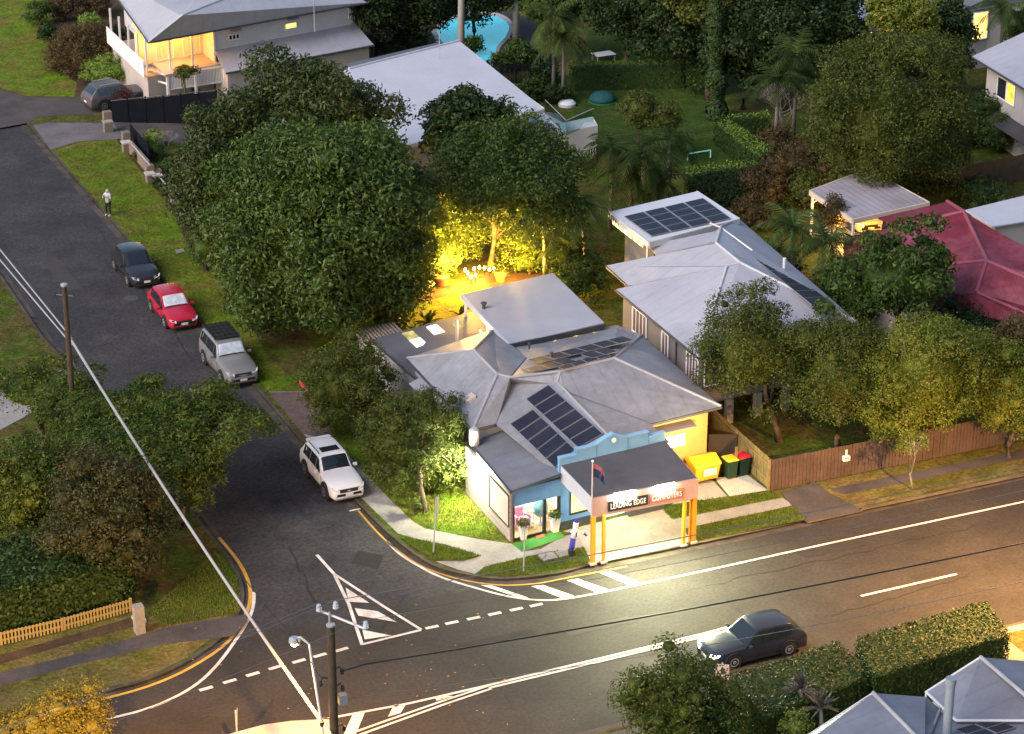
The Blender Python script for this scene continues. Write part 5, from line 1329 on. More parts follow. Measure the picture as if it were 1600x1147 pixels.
MB().prism([q1 + Vector((.03, -.13, .05)), q1 + Vector((.09, -.12, .1)), q1 + Vector((.12, -.12, .32)), q1 + Vector((.06, -.13, .3))], (0, -.01, 0)).build('tie', bl_m, ad)
# pit covers
pcv = thing('pit_cover', 'pair of concrete service pit covers in the corner grass', 'pit cover', P(868, 872))
for l in ([(840, 870), (865, 865), (872, 874), (850, 879)], [(867, 865), (890, 860), (896, 868), (874, 874)]):
    MB().prism(PP(l, .0), .11).build('lid', M['concrete'], pcv)
# red slide-like toy boat on the drive
ky = thing('toy_slide', 'red and orange plastic play slide left on the footpath by the shrubs', 'play slide', P(488, 628))
c = P(472, 618); d_ = P(503, 631); 
b = MB(); b.prism([c + Vector((0, -.3, .5)), c + Vector((0, .3, .5)), P(486, 628) + Vector((.05, .3, .12)), P(486, 628) + Vector((.05, -.3, .12))], (0, 0, .1)); 
for s in (-.3, .3): b.prism([c + Vector((0, s, .5)), P(486, 628) + Vector((.05, s, .12)), P(486, 628) + Vector((.05, s, .35)), c + Vector((0, s, .75))], (0, .05, 0))
b.build('chute', mat('toy_pink', (.6, .05, .1), .5, .06), ky)
b = MB().prism([P(486, 628) + Vector((.06, -.35, .05)), P(503, 628) + Vector((0, -.35, .05)), P(503, 628) + Vector((0, -.35, .5)), P(494, 628) + Vector((0, -.35, .35)), P(488, 628) + Vector((0, -.35, .42))], (0, .7, 0)); b.build('tub', mat('toy_orange', (.8, .14, .02), .5, .06), ky)
MB().box(P(492, 631, .03), (.75, .1, .05)).build('base_edge', M['trim_white'], ky)
# left-over small things in gardens
tag(MB().prism(PP([(273, 392), (286, 389), (289, 394), (277, 397)], .01), .05).build('service_lid', M['concrete']), 'small pale concrete lid in the roadside grass beside the black car', 'pit lid')
pots = [(654, 456, .42, 'terracotta pot at the left end of the lit garden bed'), (690, 446, .45, 'terracotta pot with a dark fern in the lit garden bed'), (782, 440, .35, 'small terracotta pot beside the garden lamps')]
for x, y, s, lb in pots:
    t = thing('terracotta_pot', lb, 'pot', P(x, y), 'terracotta pots along the lit garden')
    MB().lathe(P(x, y), [(s * .65, 0), (s * .9, s * 1.1), (s, s * 1.1), (s, s * 1.3), (s * .85, s * 1.3), (s * .8, s * 1.15)], 16).build('pot', M['terracotta'], t)
tag(MB().lathe(P(669, 446, .3), [(.1, -.3), (.08, 0), (.38, .05), (.42, .14), (.36, .1)], 16).build('bird_bath', M['concrete_pale']), 'pale stone bird bath between garden pots', 'bird bath')
ub = thing('play_tent', 'small teal and green pop-up play tent on the back lawn', 'tent', P(941, 158)); c = P(941, 158)
MB().lathe(c + Vector((0, 0, .05)), [(.95, 0), (.9, .25), (.65, .5), (.3, .62), (.05, .65)], 14).build('canopy', mat('teal_cloth', (.012, .075, .075), .8, .2), ub, smooth=True); MB().lathe(c + Vector((0, 0, .0)), [(1.0, 0), (1.0, .06), (.9, .08)], 14).build('rim', mat('green_cloth', (.02, .16, .04), .8, .1), ub)
tb_ = thing('garden_table', 'small white topped table beyond the box hedge', 'table', P(942, 96)); c = P(943, 94)
MB().box(c + Vector((0, 0, .48)), (1.5, 1.0, .05)).build('top', M['trim_white'], tb_)
for x in (-.8, .8):
    for y in (-.5, .5): MB().box(c + Vector((x * .85, y * .85, .23)), (.06, .06, .46)).build('leg', M['steel'], tb_)
gl_ = thing('goal_frame', 'pale turquoise goal crossbar standing on the back lawn', 'goal', P(1093, 246))
a, c = P(1074, 252), P(1110, 246); gm = mat('goal_aqua', (.3, .62, .55), .5, .05, emit=((.2, .6, .5), .1))  # slight emission added to brighten the bar, which is no lamp
MB().tube([a + Vector((0, 0, .5)), c + Vector((0, 0, .5))], .04, 6).build('crossbar', gm, gl_)
for p in (a, c): MB().tube([p, p + Vector((0, 0, .5))], .04, 6).build('upright', gm, gl_)
tag(MB().lathe(P(886, 165, .0), [(.6, 0), (.62, .2), (.45, .36), (.2, .4)], 16).build('covered_barbecue', M['trim_white']), 'pale covered barbecue beside the terrace glass', 'barbecue')

# person
pe = P(170, 337); pe.z = .006
def skin_obj(name, joints, edges, m, parent, root=0, sub=2, off=Vector()):
    me = bpy.data.meshes.new(name); me.from_pydata([tuple(Vector(j[0]) + off) for j in joints], edges, [])
    o = bpy.data.objects.new(name, me)
    col.objects.link(o)
    s = o.modifiers.new('skin', 'SKIN'); ss = o.modifiers.new('sub', 'SUBSURF'); ss.levels = sub; ss.render_levels = sub
    for i, j in enumerate(joints): me.skin_vertices[0].data[i].radius = (j[1], j[1] if len(j) < 3 else j[2])
    for i in range(len(joints)): me.skin_vertices[0].data[i].use_root = (i == root)
    dg = bpy.context.evaluated_depsgraph_get(); m2 = bpy.data.meshes.new_from_object(o.evaluated_get(dg))
    bpy.data.objects.remove(o)
    m2.materials.clear(); m2.materials.append(m); m2.polygons.foreach_set('use_smooth', [True] * len(m2.polygons))
    ob = bpy.data.objects.new(name, m2); reg(ob, parent); return ob
skinm = mat('skin', (.42, .26, .19), .6, .05); hood = mat('hoodie_grey', (.42, .42, .44), .9, .08, 4); trous = mat('trousers_black', (.015, .016, .02), .9, .15, 4)
per = thing('person', 'person in pale grey hoodie and black trousers raising a phone beside the kerb', 'person', pe)
J = [((0, 0, .95), .12, .1), ((0, 0, 1.2), .13, .1), ((0, 0, 1.38), .15, .1), ((0, -.01, 1.47), .06), ((0, -.03, 1.56), .085, .095), ((0, -.03, 1.66), .075, .085),
     ((.17, 0, 1.38), .06), ((.23, -.08, 1.14), .045), ((.12, -.27, 1.25), .032), ((-.17, 0, 1.38), .06), ((-.25, -.1, 1.15), .045), ((-.1, -.3, 1.32), .032),
     ((.09, 0, .86), .09), ((.1, -.02, .48), .06), ((.1, .02, .08), .045), ((.11, -.12, .04), .04), ((-.09, 0, .86), .09), ((-.13, -.06, .48), .06), ((-.15, .03, .08), .045), ((-.16, -.11, .04), .04)]
Ed = [(0, 1), (1, 2), (2, 3), (3, 4), (4, 5), (2, 6), (6, 7), (7, 8), (2, 9), (9, 10), (10, 11), (0, 12), (12, 13), (13, 14), (14, 15), (0, 16), (16, 17), (17, 18), (18, 19)]
for base, wr_, sx in ((8, Vector((.12, -.27, 1.25)), 1), (11, Vector((-.1, -.3, 1.32)), -1)):
    i = len(J); J.append((wr_ + Vector((-.02 * sx, -.05, .05)), .034, .018)); Ed.append((base, i))
    for k in range(4):
        o_ = Vector(((k - 1.5) * .018, -.02, .05)); L_ = (.9, 1., .95, .75)[k]
        J += [(J[i][0] + o_, .009), (J[i][0] + o_ + Vector((0, -.03 * L_, .03 * L_)), .008), (J[i][0] + o_ + Vector((-.01 * sx, -.045 * L_, .01)), .007)]
        n_i = len(J) - 3; Ed += [(i, n_i), (n_i, n_i + 1), (n_i + 1, n_i + 2)]
    J += [(J[i][0] + Vector((.035 * sx, .0, .01)), .01), (J[i][0] + Vector((.045 * sx, -.03, .03)), .008)]; n_i = len(J) - 2; Ed += [(i, n_i), (n_i, n_i + 1)]
skin_obj('body', J, Ed, skinm, per, 0, 1, Vector())
HJ = [((0, 0, .9), .15, .13), ((0, 0, 1.2), .165, .135), ((0, .01, 1.38), .17, .13), ((0, .03, 1.5), .1, .1), ((0, .02, 1.6), .115, .11), ((0, .01, 1.7), .09, .1), ((.19, 0, 1.38), .08), ((.25, -.08, 1.14), .062), ((.14, -.24, 1.235), .05), ((-.19, 0, 1.38), .08), ((-.27, -.1, 1.15), .062), ((-.12, -.27, 1.3), .05)]
hd_ = skin_obj('hoodie', HJ, [(0, 1), (1, 2), (2, 3), (3, 4), (4, 5), (2, 6), (6, 7), (7, 8), (2, 9), (9, 10), (10, 11)], hood, per, 0)
TJ = [((0, 0, .96), .15, .12), ((.09, 0, .86), .105), ((.1, -.02, .48), .08), ((.1, .02, .1), .062), ((-.09, 0, .86), .105), ((-.13, -.06, .48), .08), ((-.15, .03, .1), .062)]
skin_obj('trousers', TJ, [(0, 1), (1, 2), (2, 3), (0, 4), (4, 5), (5, 6)], trous, per, 0)
SJ = lambda x, y: [((x, y + .03, .05), .045, .05), ((x, y - .1, .04), .045, .04), ((x, y - .18, .035), .035, .03)]
for x, y in ((.105, .03), (-.155, .04)): skin_obj('shoe', SJ(x, y), [(0, 1), (1, 2)], M['trim_white'], per, 0)
per.rotation_euler = (0, 0, R(-50))
ph = MB().box((0, 0, 0), (.075, .012, .15)).build('phone', M['black_metal']); ph.location = pe + Matrix.Rotation(R(-50), 3, 'Z') @ Vector((.01, -.37, 1.38)); ph.rotation_euler = (R(-20), 0, R(-50))
tag(ph, 'black phone held up by the person in the hoodie', 'phone')
# things inside the shop
ch = thing('armchair', 'pink armchair inside the lit shop window', 'chair', S(.9, 1.2, .02)); c = S(.95, 1.1, .02); pk_ = mat('fabric_pink', (.5, .2, .26), .8, .1)
bevel(MB().box(c + Vector((0, 0, .3)), (.6, .6, .3)).build('seat', pk_, ch), .05); bevel(MB().box(c + Vector((0, .28, .6)), (.6, .15, .7)).build('backrest', pk_, ch), .05)
for s in (-.32, .32): bevel(MB().box(c + Vector((s, 0, .42)), (.12, .6, .5)).build('armrest', pk_, ch), .04)
ds = thing('display_stand', 'white wire display stand inside the lit shop window', 'stand', S(1.3, 1.0, .02)); c = S(1.25, .75, .02)
for k in range(4): MB().box(c + Vector((0, .1, .25 + k * .3)), (.5, .3, .03)).build('shelf', M['trim_white'], ds)
for s in (-.25, .25): MB().tube([c + Vector((s, .1, 0)), c + Vector((s, .1, 1.3))], .02, 6).build('upright', M['trim_white'], ds)
tc_ = thing('egg_chair', 'teal egg chair behind the glass shop door', 'chair', S(1.9, 1.0, .02)); c = S(1.95, .9, .02)
MB().lathe(c + Vector((0, .1, .35)), [(.12, 0), (.32, .15), (.36, .5), (.25, .9), (.06, 1.05)], 16).build('shell', mat('teal_plastic', (.1, .3, .3), .5, .08), tc_, smooth=True); MB().lathe(c + Vector((0, .1, 0)), [(.25, 0), (.03, .05), (.03, .4)], 12).build('base', M['steel'], tc_)
# ------------------------------------------------------------------ cars
def car(name, label, cat, paint, L, W, H, kind, loc, heading, group=None, rack=False, sunroof=False, darkroof=False, shade=False, lights=False):
    """built nose towards +x at the origin, then turned to its heading"""
    t = thing(name, label, cat, (0, 0, 0), group)
    hl = L / 2; hb = H * (.6 if kind != 'hatch' else .58); w = W / 2; zb = .2 if kind == 'hatch' else .26
    k4 = kind == '4wd'
    # stations: x, bottom z, belt z, top z, half width belt, half width top
    wsb = .30 * hl if not k4 else .26 * hl; wst = wsb - (.22 * hl if not k4 else .15 * hl)
    if kind == 'hatch': wsb = .36 * hl; wst = .06 * hl
    rt = -.86 * hl if k4 else (-.74 * hl if kind == 'suv' else -.66 * hl)
    st = [(-hl, zb + .14, hb * .74, hb * .80, w * .86, w * .78), (-.985 * hl, zb, hb * .86, hb * .93, w * .93, w * .84), (-.95 * hl, zb, hb, hb + .06, w * .96, w * .86),
          (rt - (.03 if k4 else .1) * hl, zb, hb + .01, hb + (H - hb) * (.72 if k4 else .5), w * .98, w * .8), (rt, zb, hb + .01, H * .965, w * .985, w * .75), (rt + .12 * hl, zb, hb + .005, H * .99, w, w * .76), (rt + .4 * hl, zb, hb, H, w, w * .765),
          (wst - .08 * hl, zb, hb - .01, H * .995, w, w * .76), (wst, zb, hb - .02, H * .97, w, w * .75), (wsb, zb, hb - .03, hb + .05, w * .99, w * .82), (wsb + .06 * hl, zb, hb - .035, hb + .03, w * .985, w * .84),
          (.7 * hl, zb, hb - .08, hb - .02, w * .97, w * .8), (.88 * hl, zb, hb - .17, hb - .1, w * .93, w * .76), (.955 * hl, zb, hb - .27, hb - .2, w * .87, w * .72), (.99 * hl, zb + .02, hb - .42, hb - .36, w * .8, w * .68), (hl, zb + .12, hb - .52, hb - .47, w * .74, w * .66)]
    b = MB(); rings = []
    for x, z0, z1, z2, wb_, wt_ in st:
        zm = z0 + (z1 - z0) * .52
        half = [(0, z0), (wb_ * .9, z0), (wb_ * .985, z0 + .1), (wb_ * 1.0, zm), (wb_ * .975, z1), (wt_, z2 - .02), (wt_ * .8, z2 + .012), (0, z2 + .03)]
        ring = [Vector((x, y, z)) for y, z in half] + [Vector((x, -y, z)) for y, z in reversed(half[1:-1])]
        rings.append(ring); b.v += [tuple(p) for p in ring]
    n = len(rings[0])
    for k in range(len(rings) - 1):
        for j in range(n):
            b.f.append((k * n + j, k * n + (j + 1) % n, (k + 1) * n + (j + 1) % n, (k + 1) * n + j))
    b.f.append(tuple(range(n))); b.f.append(tuple((len(rings) - 1) * n + j for j in reversed(range(n))))
    bd = bevel(b.build('body', paint, t, angle=38), .035, 2)
    # glazing laid a few millimetres proud of the body
    def pane(quad, sh, out, nm='side_window', m=M['carglass']):
        c = sum(quad, Vector()) / len(quad); q = [c + (p - c) * sh for p in quad]
        nn = (q[1] - q[0]).cross(q[2] - q[0]).normalized()
        if nn.dot(Vector(out)) < 0: nn = -nn
        return MB().prism([p + nn * .006 for p in q], nn * .006).build(nm, m, t)
    iw, iws = 9, 8; ir = 4
    T = lambda k, j: rings[k][j]
    LFT = n - 5 if False else None
    def strip(name, k0, k1, s0, s1, out, m, edge=.06, lift=.012):
        """pane following the body between two stations, s0..s1 of the way"""
        b_ = MB(); cols = [5, 6, 7, 8, 9]; nn = Vector(out).normalized()
        for row in range(len(k0) ):
            pass
        def at(c_, s_):
            i_ = 0; ks = k0; t_ = s_ * (len(ks) - 1); i_ = min(int(t_), len(ks) - 2); f_ = t_ - i_
            p = rings[ks[i_]][c_].lerp(rings[ks[i_ + 1]][c_], f_)
            if c_ == 5: p = p + Vector((0, -edge, 0))
            if c_ == 9: p = p + Vector((0, edge, 0))
            return p + nn * lift
        ss = [s0 + (s1 - s0) * q / 4 for q in range(5)]
        for a_, c2_ in zip(ss[:-1], ss[1:]):
            for x_, y_ in zip(cols[:-1], cols[1:]): b_.face([at(x_, a_), at(y_, a_), at(y_, c2_), at(x_, c2_)])
        return b_.build(name, m, t, smooth=True)
    strip('windscreen', [8, 9], None, .07, .95, (.5, 0, .8), mat('screen_shade', (.5, .54, .58), .25, .3, 3.) if shade else M['carglass'])
    if shade: strip('wiper_band', [8, 9], None, .88, .97, (.5, 0, .8), M['carplastic'], lift=.018)
    strip('rear_window', [2, 3, 4], None, .2, .9, (-.8, 0, .45), M['carglass'], lift=.02)
    for sgn in (1, -1):
        j4, j5 = (4, 5) if sgn > 0 else (n - 4, n - 5)
        segs = [(4, 5, 0), (5, 6, 1), (6, 7, 1), (7, 9, 2)]
        lo = lambda k: rings[k][j4]; hi = lambda k: rings[k][j5]
        def q_(a_, b_): return [lo(a_) * .9 + hi(a_) * .1, lo(b_) * .9 + hi(b_) * .1, hi(b_) * .88 + lo(b_) * .12, hi(a_) * .88 + lo(a_) * .12]
        pane(q_(4, 6), .95, (0, sgn, .3))
        pane(q_(6, 7), .94, (0, sgn, .3))
        qq = [lo(7) * .9 + hi(7) * .1, lo(9) * .93 + hi(9) * .07, hi(8) * .88 + lo(8) * .12, hi(7) * .88 + lo(7) * .12]
        pane(qq, .93, (0, sgn, .3))
        # wheels
        for wx in (.585 * hl, -.585 * hl):
            r_ = .33 if kind == 'hatch' else .37
            MB().lathe(Vector((wx, sgn * (w - .2), r_ + .01)), [(r_ + (.13 if kind == 'suv' else .07), 0), (r_ + (.12 if kind == 'suv' else .07), .218)], 22, axis=(0, sgn, 0)).build('wheel_arch', M['carplastic'], t)
            wh_ = MB().lathe(Vector((wx, sgn * (w - .18), r_)), [(r_ * .8, 0), (r_, .03), (r_, .2), (r_ * .66, .225)], 22, axis=(0, sgn, 0)).build('wheel', M['tyre'], t)
            rm = MB().lathe(Vector((wx, sgn * (w - .18), r_)), [(r_ * .62, .2), (r_ * .62, .228), (r_ * .3, .222), (r_ * .12, .235)], 18, axis=(0, sgn, 0))
            rm.build('rim', M['rim'] if not kind == 'suv' else mat('rim_dark', (.12, .12, .13), .4, .1), wh_)
        MB().prism([Vector((-.42 * hl, sgn * (w - .03), zb)), Vector((.42 * hl, sgn * (w - .03), zb)), Vector((.42 * hl, sgn * (w + .012), zb + .02)), Vector((-.42 * hl, sgn * (w + .012), zb + .02))], .17 if kind == 'suv' else .1).build('sill', M['carplastic'], t)
        mr = bevel(MB().box(Vector((wsb - .1 * hl, sgn * (w + .1), hb + .05)), (.12, .22, .15)).build('mirror', paint, t), .03)
        # lamps
        hq = [Vector((.955 * hl, sgn * w * .84, hb - .25)), Vector((.99 * hl + .005, sgn * w * .5, hb - .35)), Vector((.965 * hl, sgn * w * .5, hb - .235)), Vector((.87 * hl, sgn * w * .93, hb - .15))]
        hn = Vector((.75, sgn * .3, .45)).normalized()
        MB().prism([p + hn * .0 for p in hq], hn * .03).build('headlight', glow('headlight_on', (1, .97, .9), 40) if lights else M['lamp_clear'], t)
        tq = [Vector((-1.0 * hl, sgn * w * .86, hb * .7)), Vector((-1.005 * hl, sgn * w * .45, hb * .76)), Vector((-.985 * hl, sgn * w * .5, hb * .96)), Vector((-.9 * hl, sgn * w * 1.0, hb * .99))]
        tn = Vector((-.8, sgn * .4, .1)).normalized(); MB().prism(tq, tn * .03).build('tail_light', M['lamp_red'], t)
        for dz, x_ in ((0, -.12 * hl),): MB().box(Vector((x_, sgn * (w * .995), hb - .14)), (.18, .03, .03)).build('door_handle', paint, t)
        if kind in ('suv', '4wd') and not rack:
            MB().tube([Vector((rt + .1 * hl, sgn * w * .7, H + .01)), Vector((rt + .15 * hl, sgn * w * .7, H + .05)), Vector((wst - .15 * hl, sgn * w * .7, H + .05)), Vector((wst - .1 * hl, sgn * w * .7, H + .01))], .022, 6).build('roof_rail', M['steel'] if not sunroof else M['carplastic'], t)
    # door gaps
    b = MB()
    for sgn in (1, -1):
        for x_ in (-.42 * hl, -.02 * hl, .36 * hl):
            b.tube([Vector((x_, sgn * (w * 1.003), zb + .1)), Vector((x_, sgn * (w * 1.003), hb - .06))], .006, 4)
    b.build('door_gap', M['carplastic'], t)
    # nose: grille, bumper, plates
    MB().prism([Vector((.985 * hl, -w * .5, hb - .42)), Vector((.985 * hl, w * .5, hb - .42)), Vector((.967 * hl, w * .56, hb - .25)), Vector((.967 * hl, -w * .56, hb - .25))], (.03, 0, .01)).build('grille', M['carplastic'], t)
    MB().prism([Vector((hl - .04, -w * .7, zb + .12)), Vector((hl - .04, w * .7, zb + .12)), Vector((hl - .02, w * .66, zb + .3)), Vector((hl - .02, -w * .66, zb + .3))], (.035, 0, 0)).build('air_intake', M['carplastic'], t)
    MB().prism([Vector((hl - .08, -w * .8, zb - .0)), Vector((hl - .08, w * .8, zb - .0)), Vector((hl + .01, w * .6, zb + .02)), Vector((hl + .01, -w * .6, zb + .02))], .07).build('skid_lip', M['rim'] if kind == 'suv' else M['carplastic'], t)
    MB().box(Vector((hl + .02, 0, zb + .24)), (.02, .37, .12)).build('number_plate', M['plate'], t)
    MB().box(Vector((-hl - .012, 0, hb * .62)), (.02, .37, .12)).build('number_plate', M['plate'], t)
    b = MB(); b.prism([Vector((-hl - .0, -w * .8, zb + .05)), Vector((-hl, w * .8, zb + .05)), Vector((-hl + .05, w * .9, zb + .3)), Vector((-hl + .05, -w * .9, zb + .3))], (-.03, 0, 0)); b.build('rear_bumper', M['carplastic'], t)
    for sgn in (-.35, .3): MB().tube([Vector((wsb + .03, sgn * w, hb + .06)), Vector((wsb - .06 * hl, sgn * w - .35, hb + .16))], .01, 4).build('wiper', M['carplastic'], t)
    if sunroof:
        MB().prism([Vector((wst - .12 * hl, y, H + .022)) for y in (-w * .5, w * .5)] + [Vector((wst - .34 * hl, y, H + .03)) for y in (w * .5, -w * .5)], .012).build('sunroof', M['carglass'], t)
        MB().prism([Vector((rt - .02 * hl, -w * .7, H * .965)), Vector((rt - .02 * hl, w * .7, H * .965)), Vector((rt - .14 * hl, w * .64, H * .94)), Vector((rt - .14 * hl, -w * .64, H * .94))], .04).build('rear_spoiler', paint, t)
    if rack:
        b = MB()
        x0_, x1_ = rt + .02 * hl, wst - .1 * hl
        for y in np.linspace(-w * .74, w * .74, 6): b.tube([Vector((x0_, y, H + .12)), Vector((x1_, y, H + .12))], .02, 5)
        for x_ in np.linspace(x0_, x1_, 6): b.tube([Vector((x_, -w * .74, H + .12)), Vector((x_, w * .74, H + .12))], .02, 5)
        b.face([Vector((x0_, -w * .74, H + .09)), Vector((x1_, -w * .74, H + .09)), Vector((x1_, w * .74, H + .09)), Vector((x0_, w * .74, H + .09))])
        for x_ in (x0_ + .2, x1_ - .2):
            for y in (-w * .7, w * .7): b.tube([Vector((x_, y, H - .03)), Vector((x_, y, H + .12))], .02, 5)
        b.build('roof_rack', M['carplastic'], t)
    t.location = loc; t.rotation_euler = (0, 0, heading)
    return t
def paint(name, c, rough=.3, coat=.6, metal=0.): return mat(name, c, rough, .05, .8, 0, 10, .5, coat=coat, metal=metal)
z_ = ZR
def parked(px_front_left, Lc, Wc): pass
HD = R(-90)
def at_front(px, py, L_, W_):
    """px, py: ground under the nearside front wheel (the -x side, 0.585 of half length)"""
    g = P(px, py, ZR); return Vector((g.x + W_ / 2 - .02, g.y + .585 * L_ / 2, ZR))
gp = 'cars parked along the side street'
car('parked_car', 'white SUV with sunroof and black cladding parked beside the footpath', 'car', paint('paint_white', (.74, .7, .68)), 4.6, 1.8, 1.69, 'suv', at_front(508, 779, 4.6, 1.8), HD, gp, sunroof=True)
car('parked_car', 'silver four wheel drive with black roof rack tray and windscreen shade', 'car', paint('paint_silver', (.25, .235, .23), .35, .4, .3), 4.9, 1.85, 1.82, '4wd', at_front(346, 600, 4.9, 1.85), HD, gp, rack=True, shade=True)
car('parked_car', 'red hatchback parked between the black car and the silver four wheel drive', 'car', paint('paint_red', (.42, .012, .035)), 4.35, 1.76, 1.47, 'hatch', at_front(258, 512, 4.35, 1.76), HD, gp, shade=True)
car('parked_car', 'black hatchback, farthest up of the row parked along the street', 'car', paint('paint_black', (.02, .021, .024), .25), 4.5, 1.8, 1.52, 'hatch', at_front(200, 446, 4.5, 1.8), HD, gp)
g = P(152, 172, .0)
car('driveway_car', 'grey SUV with red tail lights parked in the upper driveway by the red bush', 'car', paint('paint_grey', (.07, .07, .075), .5, .15), 4.65, 1.84, 1.7, 'suv', Vector((g.x + 1.6, g.y + .6, .01)), R(8))
fr0 = (P(1142, 990, .6) + P(1168, 1012, .6)) / 2
car('moving_car', 'dark car with bright headlights driving along the main road', 'car', paint('paint_navy', (.02, .024, .036), .3), 4.5, 1.8, 1.5, 'hatch', Vector((fr0.x + .6, fr0.y, ZR)), R(180), lights=True)
g = P(1345, 362, 0)
car('carport_car', 'pale car glowing orange under the slatted carport', 'car', paint('paint_cream', (.6, .5, .36)), 4.4, 1.75, 1.5, 'hatch', Vector((g.x + .6, g.y + 1.4, .02)), R(-100))

# ------------------------------------------------------------------ power poles and wires
def sag(p, q, s, n=14):
    p, q = Vector(p), Vector(q); return [p.lerp(q, i / n) - Vector((0, 0, s * 4 * (i / n) * (1 - i / n))) for i in range(n + 1)]
pc = Vector((26.75, 75.3, 0)); zc_ = 9.45
pole = thing('power_pole', 'timber power pole with insulators and street lamp arm at the near kerb', 'power pole', pc)
MB().tube([pc, pc + Vector((0, 0, zc_))], [.19, .15], 14).build('shaft', M['pole_wood'], pole)
MB().lathe(pc + Vector((0, 0, zc_ - .01)), [(.16, 0), (.165, .05), (.1, .07)], 14).build('cap', M['steel'], pole)
ca0, ca1 = pc + Vector((-.55, .25, zc_ + .15)), pc + Vector((1.0, -.35, zc_ + .15))
cr = MB().tube([pc + Vector((0, .1, zc_ - .6)), pc + Vector((0.0, .1, zc_ + .5))], .035, 6); cr.tube([pc + Vector((-.25, .5, zc_ + .42)), pc + Vector((1.05, -.75, zc_ + .0))], .05, 6); cro = cr.build('cross_arm', M['steel'], pole)
ins = [pc + Vector((-.3, .35, zc_ + .5)), pc + Vector((.28, .2, zc_ + .55)), pc + Vector((1.05, -.75, zc_ + .06))]
for p in ins: MB().lathe(p, [(.04, -.05), (.11, 0), (.07, .07), (.11, .1), (.06, .18), (.09, .21), (.03, .27)], 12).build('insulator', mat('porcelain', (.38, .42, .47), .35, .05), cro)
for dz, s in ((1.9, 1), (2.2, -1), (2.6, 1), (3.0, 1), (3.9, -1), (4.3, 1)):
    p = pc + Vector((0, 0, zc_ - dz)); b = MB(); b.tube([p, p + Vector((s * .35, .15, .05)), p + Vector((s * .42, .1, -.12))], .03, 5); b.lathe(p + Vector((s * .42, .1, -.15)), [(.06, -.1), (.09, 0), (.06, .1)], 8); b.build('bracket', M['black_metal'], pole)

MB().box(pc + Vector((.35, -.05, zc_ - 3.1)), (.3, .25, .4)).build('fuse_box', mat('fuse_box', (.2, .23, .27), .5, .1), pole)
lmp = P(460, 1002, 7.6)
am = MB().tube([pc + Vector((-.1, 0, zc_ - 5.3)), pc + Vector((-.35, .2, zc_ - 4.6)), Vector((lmp.x + .45, lmp.y - .35, 7.55)), Vector((lmp.x + .2, lmp.y - .1, 7.78)), lmp + Vector((0, 0, .12))], .045, 8).build('lamp_arm', M['steel'], pole)
MB().lathe(lmp + Vector((0, 0, -.02)), [(.1, -.06), (.22, 0), (.2, .14), (.1, .2)], 14).build('lamp_head', M['steel'], am)
MB().lathe(lmp + Vector((-.03, -.06, -.11)), [(.05, -.05), (.12, 0), (.12, .05)], 12).build('lamp_bulb', glow('sodium_bulb', (1, .5, .1), 60), am)
pl = P(100, 447, 9.6); pl0 = Vector((pl.x, pl.y, 0)); pn = P(107, 690, 0)
pole2 = thing('power_pole', 'brown timber power pole rising behind the spreading canopy at left', 'power pole', pl0)
MB().tube([pl0, pl0 + Vector((0, 0, 9.6))], [.16, .12], 12).build('shaft', M['pole_wood'], pole2)
MB().lathe(pl0 + Vector((0, 0, 9.6)), [(.16, 0), (.17, .1), (.08, .14)], 12).build('cap', M['steel'], pole2)
MB().tube([pl0 + Vector((-.3, .3, 9.1)), pl0 + Vector((.35, -.2, 9.1))], .05, 6).build('bracket', M['black_metal'], pole2)
far = P(-260, 150, 7.5)
nA = pl0 + Vector((.15, -.1, RP(110, 528, pl0, Vector((FWD.x, FWD.y, 0)).normalized()).z))
zl5 = 4.6
def wire(label, pts, r, m): return tag(MB().tube(pts, r, 5).build('power_line', m), label, 'power line')
w1a = RP(0, 390, pl0 + Vector((-3, 14, 0)), Vector((FWD.x, FWD.y, 0)).normalized()); w1b = RP(0, 406, pl0 + Vector((-3, 14, 0)), Vector((FWD.x, FWD.y, 0)).normalized())
ext = lambda p, q, k: q + (q - p) * k
wire('upper of two pale service cables coming down the street to the left pole', [ext(nA, w1a, 4), w1a, nA], .04, M['wire_grey'])
wire('lower of two pale service cables coming down the street to the left pole', [ext(nA, w1b, 4), w1b, nA - Vector((0, 0, .35))], .04, M['wire_grey'])
pe5 = RP(512, 1140, pc + Vector((-.3, 0, 0)), Vector((FWD.x, FWD.y, 0)).normalized())
bun = sag(nA - Vector((0, 0, .1)), pe5, .35)
wire('pale twisted cable running diagonally from the left pole past the near pole', bun + [ext(bun[-3], bun[-1], 2.)], .045, M['wire_grey'])
bun2 = [p + Vector((-.04, -.04, -.05)) for p in bun]
wire('second pale cable just below the diagonal twisted cable', bun2 + [ext(bun2[-3], bun2[-1], 2.)], .022, M['wire_grey'])
dX = Vector((60, 1.0, 0))
for k, (p, lb) in enumerate(zip(ins, ('high voltage wire from the left insulator of the near pole', 'high voltage wire from the middle insulator of the near pole', 'high voltage wire from the right insulator of the near pole'))):
    q = p + Vector((62, .6, .5)); l_ = p + Vector((-40, -9.5, .3))
    wire(lb, list(reversed(sag(p + Vector((0, 0, .3)), l_, .5))) + sag(p + Vector((0, 0, .3)), q, .9)[1:], .011, M['wire_mid'])
p = pc + Vector((.4, .05, zc_ - 2.0)); q = RP(1600, 834, (0, 75.9, 0), Vector((0, 1, 0))); q = p + (q - p) * 1.6
wire('thick black low voltage cable crossing over the main road', [p, p + Vector((.9, .01, .06))] + sag(p + Vector((.9, .01, .06)), q, .5)[1:], .035, M['wire'])
p = pc + Vector((.4, .1, zc_ - 3.2)); q = RP(1600, 882, (0, 75.4, 0), Vector((0, 1, 0))); q = p + (q - p) * 1.5
wire('thin grey communication cable below the black cable', sag(p, q, .9), .014, M['wire_mid'])
